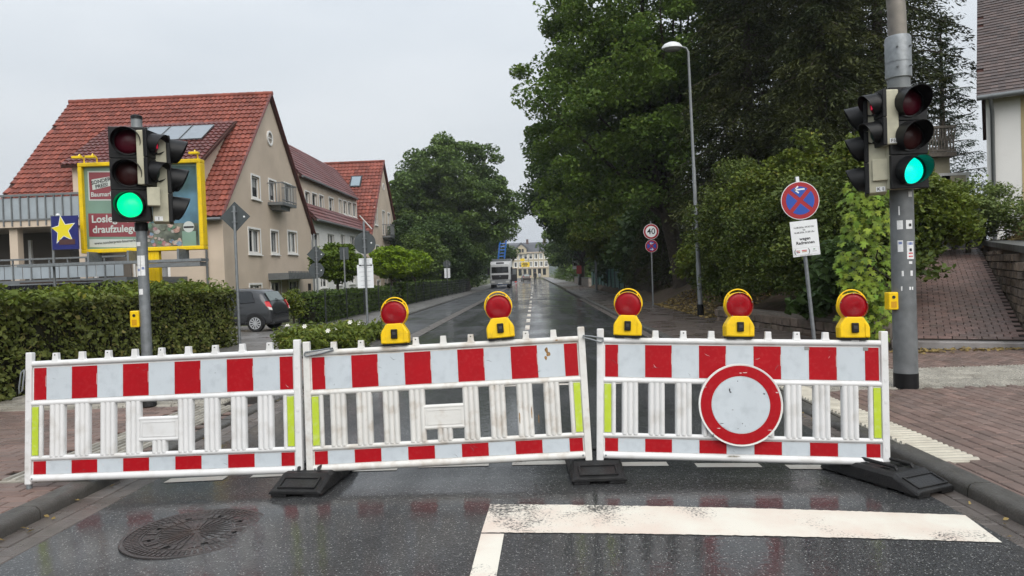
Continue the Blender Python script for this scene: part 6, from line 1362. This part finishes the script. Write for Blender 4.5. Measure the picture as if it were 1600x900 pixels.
# ================================================================== VEHICLES
def car(name, label, M, paint_m, plate=None, group=None):
    o = thing(name, label, 'car', M=M, group=group)
    ST = [(-1.79,.60,.36,.50,.58,.50,.60),(-1.765,.72,.27,.52,.74,.58,.77),(-1.70,.785,.23,.58,.92,.62,.97),(-1.56,.80,.22,.60,.96,.62,1.17),(-1.40,.80,.22,.60,.97,.615,1.39),(-1.25,.80,.22,.60,.97,.61,1.47),(-.8,.80,.21,.60,.96,.61,1.515),(-.2,.80,.20,.60,.95,.61,1.52),(.35,.80,.20,.60,.94,.59,1.47),(.8,.80,.20,.60,.93,.60,1.20),(1.08,.79,.20,.60,.92,.62,.99),(1.5,.76,.21,.56,.82,.58,.85),(1.74,.68,.25,.52,.66,.5,.68),(1.80,.55,.36,.46,.54,.4,.56)]
    vs = []; k = 13
    for x, w, zb, zm, zt_, wr, zr in ST:
        half = [(0,zb),(w*.85,zb),(w*.98,zb+.12),(w,zm),(w*.965,zt_),(wr*1.02,max(zt_+.004,zr-.07)),(wr*.72,max(zt_+.006,zr))]
        ring = half+[(0, max(zt_+.008,zr+.012))]+[(-a,b) for a,b in half[::-1][:-1]]
        k = len(ring); vs += [(x, a, b) for a, b in ring]
    fs = [(j*k+i, j*k+(i+1)%k, (j+1)*k+(i+1)%k, (j+1)*k+i) for j in range(len(ST)-1) for i in range(k)]+[list(range(k)), list(range((len(ST)-1)*k, len(ST)*k))]
    q = MB(); q.add(vs, fs); b = q.build('body', paint_m, o, smooth=60); sm = b.modifiers.new('smooth', 'SUBSURF'); sm.levels = 1; sm.render_levels = 2
    def patch(nm, pts, m, par=b, th=.004):
        q = MB(); q.add(pts, [list(range(len(pts)))]); p_ = q.build(nm, m, par); s_ = p_.modifiers.new('thick', 'SOLIDIFY'); s_.thickness = th; s_.offset = 0; return p_
    # rear window, tailgate gap, lights
    patch('rear_window', [(-1.645,.56,1.055),(-1.655,0,1.06),(-1.645,-.56,1.055),(-1.445,-.53,1.37),(-1.44,0,1.385),(-1.445,.53,1.37)], mat('rear_glass', (.10,.13,.125), .05, .7), th=.012)
    q = MB(); q.tube([(-1.675,-.05,1.06),(-1.66,.16,1.13)], .013, 6); q.build('wiper', INK, b)
    for s in (1, -1):
        patch('tail_light', [(-1.62,s*.775,1.06),(-1.545,s*.80,1.04),(-1.60,s*.812,.90),(-1.71,s*.80,.76),(-1.775,s*.70,.74),(-1.735,s*.70,.90),(-1.66,s*.69,1.03)][::s], mat('tail_light_red', (.5,.015,.02), .12, .6), th=.02)
        patch('reversing_light', [(-1.655,s*.818,.86),(-1.722,s*.808,.755),(-1.782,s*.71,.735),(-1.757,s*.72,.82)][::s], mat('clear_lens', (.6,.6,.58), .12, .6), th=.03)
        patch('side_window', [(-1.18,s*.775,1.02),(-.55,s*.785,1.00),(-.55,s*.665,1.40),(-1.02,s*.66,1.40)][::s], GLASSB, th=.022)
        patch('side_window', [(-.48,s*.787,1.00),(.55,s*.79,.98),(.15,s*.66,1.36),(-.48,s*.665,1.41)][::s], GLASSB, th=.022)
        q = MB(); q.M = Matrix.Translation((-.62,s*.80,.86)) ; q.tube([(-.09,0,0),(-.05,s*.025,.005),(.05,s*.025,.005),(.09,0,0)], .014, 6); q.build('door_handle', INK, b, smooth=50)
        patch('head_light', [(1.66,s*.70,.70),(1.30,s*.765,.84),(1.38,s*.60,.86),(1.72,s*.45,.72)][::s], MATS['clear_lens'], th=.02)
        for x in (-1.18, 1.18):
            q = MB(); q.M = Matrix.Translation((x, s*.70, .30)) @ Matrix.Rotation(R(90), 4, 'X'); q.lathe([(.19,-.09),(.285,-.095),(.30,-.07),(.30,.07),(.285,.095),(.19,.09)], 28); w = q.build('wheel', mat('tyre', (.012,.012,.012), .75, .3, bump=.2, bscale=80), o, smooth=40)
            q = MB(); F = Matrix.Translation((x, s*.79, .30)); ALLOY = mat('silver_wheel_cover', (.50,.51,.52), .3, .5, .5); q.ring(.185,.205,-.012,.012,28, M=F); q.disc(.05,-.012,.012,14, M=F)
            for a in range(11):
                t_ = 2*math.pi*a/11; c_, s_ = math.cos(t_), math.sin(t_); pr = Vector((-s_,0,c_))
                q.prism([(c_*.04-s_*.012, s_*.04+c_*.012),(c_*.04+s_*.012, s_*.04-c_*.012),(c_*.19+s_*.022, s_*.19-c_*.022),(c_*.19-s_*.022, s_*.19+c_*.022)], -.01, .01, M=F)
            q.build('wheel_cover', ALLOY, w)
            q = MB(); q.disc(.19, -.005, .005, 24, M=Matrix.Translation((x, s*.775, .30))); q.build('wheel_dish', INK, w)
            q = MB(); F = Matrix.Translation((x, s*.803, .30)); q.add([(r_*math.cos(t), yy, r_*math.sin(t)) for t in np.linspace(R(-8),R(188),20) for r_, yy in ((.31,-.006),(.36,-.006),(.36,.006),(.31,.006))], [(4*i+a, 4*i+(a+1)%4, 4*i+4+(a+1)%4, 4*i+4+a) for i in range(19) for a in range(4)], M=F); q.build('wheel_arch', INK, b)
    q = MB(); q.box(-1.80,-1.60,-.66,.66,.24,.34); q.build('bumper_skirt', INK, o, bevel=.02); q = MB(); q.box(-1.798,-1.785,-.60,.60,.60,.63); q.build('bumper_gap', INK, b)
    if plate:
        q = MB(); q.box(-1.812,-1.795,-.30,.22,.46,.57); p_ = q.build('number_plate', SIGNW, o); text(plate, (-1.8135, -.04, .515), .10, INK, p_, rot=(R(90),0,R(-90)))
        q = MB(); q.disc(.055, -.008, .008, 20, M=Matrix.Translation((-1.748,0,.93)) @ Matrix.Rotation(R(90),4,'Z')); q.build('badge', mat('chrome', (.6,.6,.62), .1, .5, 1), b)
    return o
FW = Vector((-.998,.065,0)).normalized(); LF = Vector((-FW.y, FW.x, 0)); CM = Matrix((FW, LF, Vector((0,0,1)))).transposed().to_4x4(); CM = CM @ Matrix.Scale(.87, 4); CM.translation = Vector((-8.36,21.5,.05))+FW*1.03
GREY = mat('grey_car_paint', (.034,.036,.039), .25, .4, .3, var=.03, coat=.6)
car('parked_car', 'small dark grey hatchback parked behind the hedge end', CM, GREY, 'KA OL 812' if False else None)
FM = Matrix.Translation((-1.9, 150, .03)) @ Matrix.Rotation(R(100), 4, 'Z')
car('distant_car', 'dark brown car standing far down the street', FM, mat('brown_car_paint', (.05,.035,.03), .3, .5, .3))

tk = thing('truck', 'white box truck parked on the left far down the street', 'truck', (-3.9, 80, .02))
TW = mat('truck_white', (.78,.79,.80), .35, .5, var=.05); TG = mat('truck_grille', (.03,.03,.033), .4)
q = MB(); q.prism([(-1.12,.95),(1.12,.95),(1.12,1.9),(1.06,2.75),(-1.06,2.75),(-1.12,1.9)], 0, 1.9); q.build('cab', TW, tk, bevel=.06)
q = MB(); q.prism([(-.98,1.72),(.98,1.72),(.95,2.42),(-.95,2.42)], -.02, .05); q.build('windscreen', GLASSB, tk)
q = MB(); q.prism([(-.9,.98),(.9,.98),(.98,1.5),(-.98,1.5)], -.04, .02); q.build('grille', TG, tk); q = MB(); q.disc(.10,-.06,-.03,18,0,1.36); q.build('badge', GALV, tk)
q = MB(); q.box(-1.14,1.14,-.10,.4,.42,.96); q.build('bumper', mat('truck_grey', (.3,.31,.32), .5), tk, bevel=.05)
for s in (-1,1):
    q = MB(); q.box(s*.82-.2,s*.82+.2,-.12,-.08,.62,.82); q.build('head_light', mat('clear_lens',(.6,.6,.58),.12), tk); q = MB(); q.box(s*1.32-.11,s*1.32+.11,.1,.25,1.55,2.35); q.build('mirror', TG, tk, bevel=.03)
    for y in (.9, 5.6): q = MB(); q.tube([(s*.75,y,.48),(s*1.1,y,.48)], .48, 20); q.build('wheel', mat('tyre',(.012,.012,.012),.75), tk, smooth=40)
q = MB(); q.box(-.26,.26,-.115,-.10,.48,.6); q.build('number_plate', SIGNW, tk)
q = MB(); q.box(-1.2,1.2,2.0,7.6,.9,3.35); q.build('cargo_box', TW, tk, bevel=.04); q = MB(); q.box(-1.22,1.22,1.98,2.04,3.1,3.37); q.build('box_front_trim', GALV, tk); q = MB(); q.box(-.45,.45,.6,1.4,2.75,2.95); q.build('roof_deflector', TG, tk, bevel=.04)
q = MB(); q.box(-1.0,1.0,.3,7.4,.5,.9); q.build('chassis', TG, tk)
q = MB(); q.box(1.2,1.9,.9,1.0,.7,2.2); q.build('open_door', TG, tk); q = MB(); q.box(1.3,1.8,.88,.9,1.5,2.1); q.build('door_window', GALV, tk)
cr_ = thing('lift_mast', 'slanting bright blue ladder lift rising behind the truck', 'ladder lift', (-4.1, 90, 0))
BLUE = mat('bright_blue_metal', (.03,.14,.45), .4, .45, .2)
for s in (-.4,.4): q = MB(); q.tube([(s-.5,0,.3),(s+.25,0,5.9)], .10, 6); q.build('rail', BLUE, cr_)
for k in range(14): t_ = k/14; q = MB(); q.tube([(-.9+.75*t_,0,.3+5.6*t_),(-.1+.75*t_,0,.3+5.6*t_)], .06, 5); q.build('rung', BLUE, cr_)
q = MB(); q.box(-1.1,.6,-.1,1.8,.25,.8); q.build('trailer', BLUE, cr_, bevel=.05)
for s in (-1,1): q = MB(); q.tube([(s*.75-.25,.9,.3),(s*.75-.1,.9,.3)], .3, 16); q.build('wheel', MATS['tyre'], cr_, smooth=40)
cn_ = thing('traffic_cone', 'small orange red cone beside the truck', 'traffic cone', (*G(806,441.5)[:2], .03)); cn_.scale = (1.5,)*3
q = MB(); q.lathe([(.16,.03),(.14,.03),(.03,.7),(0,.7)], 16); q.build('cone', mat('cone_red',(.75,.07,.06),.5), cn_, smooth=40); q = MB(); q.box(-.2,.2,-.2,.2,0,.03); q.build('foot', RUBBER, cn_)

# ================================================================== PEOPLE
def person(label, loc, rz, top, legs, skin, hair, stride=.22, h=1.75, umbrella=None):
    o = thing('person', label, 'person', loc, rz); s = h/1.75
    J = dict(pel=(0,0,.95), waist=(0,0,1.12), chest=(0,-.01,1.33), neck=(0,0,1.48), head0=(0,-.015,1.56), head1=(0,-.02,1.68), shl=(.17,0,1.41), shr=(-.17,0,1.41), ell=(.24,.05,1.13), elr=(-.24,-.04,1.13), hal=(.25,-.06,.88), har=(-.24,-.16,.9), hfl=(.25,-.09,.80), hfr=(-.24,-.19,.82),
             hil=(.09,0,.90), hir=(-.09,0,.90), knl=(.10,-stride*.5,.50), knr=(-.10,stride*.35,.50), anl=(.10,-stride,.09), anr=(-.10,stride*1.1,.12), tol=(.11,-stride-.16,.03), tor=(-.11,stride*1.1-.13,.04))
    RD_ = dict(pel=.145, waist=.13, chest=.155, neck=.06, head0=.085, head1=.095, shl=.075, shr=.075, ell=.052, elr=.052, hal=.036, har=.036, hfl=.032, hfr=.032, hil=.095, hir=.095, knl=.065, knr=.065, anl=.045, anr=.045, tol=.038, tor=.038)
    E_ = [('pel','waist'),('waist','chest'),('chest','neck'),('neck','head0'),('head0','head1'),('chest','shl'),('chest','shr'),('shl','ell'),('shr','elr'),('ell','hal'),('elr','har'),('hal','hfl'),('har','hfr'),('pel','hil'),('pel','hir'),('hil','knl'),('hir','knr'),('knl','anl'),('knr','anr'),('anl','tol'),('anr','tor')]
    ks = list(J); me = bpy.data.meshes.new('body'); me.from_pydata([tuple(c*s for c in J[k]) for k in ks], [(ks.index(a), ks.index(b)) for a, b in E_], [])
    b = bpy.data.objects.new('body_cage', me); COL.objects.link(b); b.modifiers.new('skin', 'SKIN'); b.modifiers.new('sub', 'SUBSURF').levels = 1
    for i, k in enumerate(ks): me.skin_vertices[0].data[i].radius = (RD_[k]*s*(1.25 if k in ('chest','pel','waist') else 1), RD_[k]*s*(.85 if k in ('chest','pel','waist') else 1)); me.skin_vertices[0].data[i].use_root = (k == 'pel')
    dg = bpy.context.evaluated_depsgraph_get(); nm = bpy.data.meshes.new_from_object(b.evaluated_get(dg)); bpy.data.objects.remove(b); nm.name = 'body'
    nm.materials.clear(); [nm.materials.append(m) for m in (top, legs, skin, INK)]
    for p in nm.polygons:
        z = p.center.z/s; p.use_smooth = True
        p.material_index = 3 if z < .09 else 2 if z > 1.5 or (z < .90 and abs(p.center.x) > .2*s) else 1 if z < .93 else 0
    bo = bpy.data.objects.new('body', nm); COL.objects.link(bo); bo.parent = o
    q = MB(); q.M = Matrix.Translation((0,.0,1.66*s)); q.lathe([(.098,-.06),(.105,0),(.085,.07),(.04,.105),(0,.112)], 14); q.build('hair', hair, o, smooth=60)
    if umbrella:
        q = MB(); q.M = Matrix.Translation((-.2,-.2,0)); q.tube([(0,0,.85),(0.05,0.05,2.0)], .012, 6); q.build('umbrella_shaft', GALV, o); q = MB(); q.M = Matrix.Translation((-.12,-.12,1.70)); q.lathe([(.52,0),(.46,.12),(.3,.22),(.12,.28),(0,.30)], 8); q.build('umbrella_canopy', umbrella, o, smooth=30)
    return o
DK = mat('dark_cloth', (.022,.024,.03), .85, .2); WH = mat('white_cloth', (.6,.6,.6), .85, .2); SK = mat('skin', (.42,.26,.19), .6, .3); HR = mat('brown_hair', (.03,.02,.014), .6, .3); BG = mat('beige_cloth', (.28,.25,.22), .85, .2)
person('person in dark clothes walking away down the street', (*G(836.5,443)[:2], .03), R(180), DK, DK, SK, HR, h=1.85)
person('person in white top on the right edge of the far street', (*G(843.5,440.5)[:2], .05), R(180), WH, BG, SK, HR, .12)

# ================================================================== FAR END OF THE STREET
fbld = thing('town_house', 'cream town house with dark mansard roof closing the street', 'building', (-6, 290, 0))
CRM = mat('cream_facade', (.46,.40,.29), .85, .2, var=.06, vscale=.3); SLATE = mat('slate_roof', (.075,.08,.09), .6, .35, var=.15, vscale=.4)
x0, x1, yb, zb, zt = -17.5, 6, 290.0, 1.0, 10.2
ww = [(a, z, a+1.2, z+1.9) for z in (4.6, 7.8) for a in np.arange(.9, 22.6, 2.1)]
_, at, nr, ex = wall(fbld, (x0,yb,0), (1,0,0), [(0,zb-2),(x1-x0,zb-2),(x1-x0,zt),(0,zt)], ww, CRM)
for w_ in ww: window(fbld, at, ex, nr, *w_, mull=0, sur=.2)
q = MB(); q.box(x0+.5, x1-.5, yb-.06, yb-.01, zb, zb+2.6); q.build('shop_front', GLASSB, fbld, world=True)
for k in range(12): q = MB(); q.box(x0+.3+k*2.0, x0+1.0+k*2.0, yb-.12, yb-.05, zb-1, zb+2.9); q.build('pilaster', CRM, fbld, world=True)
q = MB(); q.box(x0-.2, x1+.2, yb-.4, yb, zb+2.9, zb+3.2); q.build('cornice', STUCCO, fbld, world=True); q = MB(); q.box(x0-.2, x1+.2, yb-.5, yb, zt-.05, zt+.35); q.build('eaves_cornice', STUCCO, fbld, world=True)
q = MB(); q.add([(x0-.3,yb-.4,zt+.35),(x1+.3,yb-.4,zt+.35),(x1+.3,yb+2.2,zt+3.6),(x0-.3,yb+2.2,zt+3.6),(x1+.3,yb+7,zt+4.6),(x0-.3,yb+7,zt+4.6)], [(0,1,2,3),(3,2,4,5)]); q.add([(x0-.3,yb-.4,zt+.35),(x0-.3,yb+2.2,zt+3.6),(x0-.3,yb+7,zt+4.6),(x0-.3,yb+7,zt)],[(0,1,2,3)]); q.build('roof', SLATE, fbld, world=True)
gc = P(815,400,yb).x
q = MB(); q.prism([(gc-2.1,zt-.3),(gc+2.1,zt-.3),(gc+2.1,zt+1.6),(gc+1.2,zt+2.9),(gc,zt+3.5),(gc-1.2,zt+2.9),(gc-2.1,zt+1.6)], yb-.7, yb+2); q.build('gable', CRM, fbld, world=True); q = MB(); q.prism([(gc-2.9,zt+2.0),(gc,zt+4.5),(gc+2.9,zt+2.0),(gc+2.3,zt+1.6),(gc,zt+3.6),(gc-2.3,zt+1.6)], yb-.9, yb+3); q.build('gable_roof', SLATE, fbld, world=True)
for s in (-.55,.55): q = MB(); q.box(gc+s-.4, gc+s+.4, yb-.78, yb-.7, zt+.3, zt+1.7); q.build('gable_window', GLASSB, fbld, world=True)
q = MB(); q.box(gc-6.5, gc-3.2, yb-1.3, yb, 7.2, 7.4); q.box(gc-6.5, gc-3.2, yb-1.3, yb-1.2, 7.4, 8.4); q.build('balcony', TIMB, fbld, world=True)
for x_, s_ in ((-12.5,1.2),(-3,1),(4,1.2)): q = MB(); q.box(x_, x_+s_, yb+3, yb+4, zt+3, zt+5.8); q.build('chimney', mat('dark_brick',(.1,.06,.05),.8), fbld, world=True)
ds = thing('direction_sign', 'yellow direction board in front of the cream town house', 'traffic sign', (*P(821,412,205)[:2], 0))
q = MB(); q.box(-1.2,1.2,-.04,.0,3.6,5.0); q.build('board', YELP, ds); q = MB(); q.box(-1.5,-.2,-.04,0,5.3,6.1); q.build('upper_board', YELP, ds)
for x_ in (-1.0,1.0): q = MB(); q.tube([(x_,.05,0),(x_,.05,6.0)], .07, 6); q.build('post', GALV, ds)
for z_, w_ in ((4.7,.8),(4.3,1.0),(3.9,.7)): q = MB(); q.box(-w_,w_*.7,-.05,-.041,z_-.12,z_+.12); q.build('print_line', INK, ds)
ct = P(25, 303, 140); ch = thing('church_spire', 'small dark church spire with a cross above the far left balcony', 'church', (ct.x, 140, 0))
q = MB(); q.box(-2.2,2.2,-2.2,2.2,0,ct.z-2.2); q.build('tower', STUCCO, ch); q = MB(); q.add([(-2.5,-2.5,ct.z-2.2),(2.5,-2.5,ct.z-2.2),(2.5,2.5,ct.z-2.2),(-2.5,2.5,ct.z-2.2),(-.5,-.5,ct.z-.6),(.5,-.5,ct.z-.6),(.5,.5,ct.z-.6),(-.5,.5,ct.z-.6),(0,0,ct.z+.8)], [(0,1,5,4),(1,2,6,5),(2,3,7,6),(3,0,4,7),(4,5,8),(5,6,8),(6,7,8),(7,4,8)]); q.build('spire', SLATE, ch)
q = MB(); q.box(-.06,.06,-.06,.06,ct.z+.7,ct.z+2.6); q.box(-.5,.5,-.05,.05,ct.z+1.85,ct.z+2.0); q.build('cross', INK, ch)
fl = thing('banner_flag', 'white and black banner on a pole beyond the green fence', 'flag', (5.2, 84, 0))
q = MB(); q.tube([(0,0,0),(0,0,4.4)], .035, 6); q.build('pole', GALV, fl); q = MB(); q.add([(-.02+.03*math.sin(z*3)-w_,.02*math.sin(z*5),1.9+z) for z in np.linspace(0,2.4,9) for w_ in (0,.62)], [(2*i,2*i+1,2*i+3,2*i+2) for i in range(8)]); f_ = q.build('cloth', SIGNW, fl); s_ = f_.modifiers.new('thick','SOLIDIFY'); s_.thickness = .01
for z_ in (2.3,2.9,3.5): q = MB(); q.box(-.5,-.12,-.05,-.03,z_,z_+.3); q.build('print', INK, fl)
rp_ = thing('red_post_sign', 'small red information board on a post by the low stone wall', 'sign', (5.0, 79, 0))
q = MB(); q.tube([(0,0,0),(0,0,2.3)], .04, 6); q.build('post', INK, rp_); q = MB(); q.box(-.28,.28,-.06,-.03,1.35,2.25); q.build('board', mat('dull_red', (.3,.03,.03), .5), rp_)
for lb, x, y, r in (('distant dark tree just left of the truck',-8.5,92,3.4),('distant pale tree behind the blue ladder lift',-9.5,118,4.2),('distant tree right of the far people',9.5,104,3.6),('farthest tree right of the direction board',11,165,5),('dark shrub mass behind the plank fence',8.2,41,2.6),('dark shrub mass behind the green fence',8.6,54,2.9)):
    broadleaf('distant_tree', lb, (x,y,0), [((x,y,3.6),(r,r,r)),((x-.6*r,y+2,2.6),(r*.9,r,r*.7))], 60, 130, .7, .24, LEAF2 if y < 100 else LEAF1, .25, limbs=5, zmin=.3, group='trees at the far end of the street')
broadleaf('distant_tree', 'tall distant tree filling the gap above the truck', (-6.6,112,0), [((-6.2,112,6.5),(3.8,3.6,4.6))], 70, 150, .7, .24, LEAF2, .3, limbs=5, zmin=2.5, group='trees at the far end of the street')
hl = MB(); n = 60; xs_ = np.linspace(-700, 700, n)
rows = [(900+140*j, [(.2+.8*j/3)*(46+22*math.sin(x/170+.6)+12*math.sin(x/70+j)+5*math.sin(x/23+2*j)) if j else 0 for x in xs_]) for j in range(4)]
hl.add([(x, y_, z_) for y_, zz in rows for x, z_ in zip(xs_, zz)], [(j*n+i, j*n+i+1, (j+1)*n+i+1, (j+1)*n+i) for j in range(3) for i in range(n-1)])
struct(hl, 'hills', mat('wooded_hill', (.035,.05,.03), .9, .1, var=.4, vscale=.03, bump=.5, bscale=.1), smooth=70)
# damp air
HAZE = True
if HAZE:
    q = MB(); q.box(-900, 900, -40, 1500, -1.2, 90); hz_ = q.build('haze', mat('haze_air', (.8,.8,.8))); tag(hz_, 'thin damp haze filling the air over the street', 'haze', kind='stuff')
    m = bpy.data.materials.new('thin_haze'); m.use_nodes = True; t = m.node_tree; t.nodes.remove(t.nodes['Principled BSDF']); pv = t.nodes.new('ShaderNodeVolumePrincipled')
    pv.inputs['Color'].default_value = (.86,.9,.95,1); pv.inputs['Density'].default_value = .00042; pv.inputs['Anisotropy'].default_value = .2; t.links.new(pv.outputs[0], t.nodes['Material Output'].inputs['Volume']); hz_.data.materials[0] = m
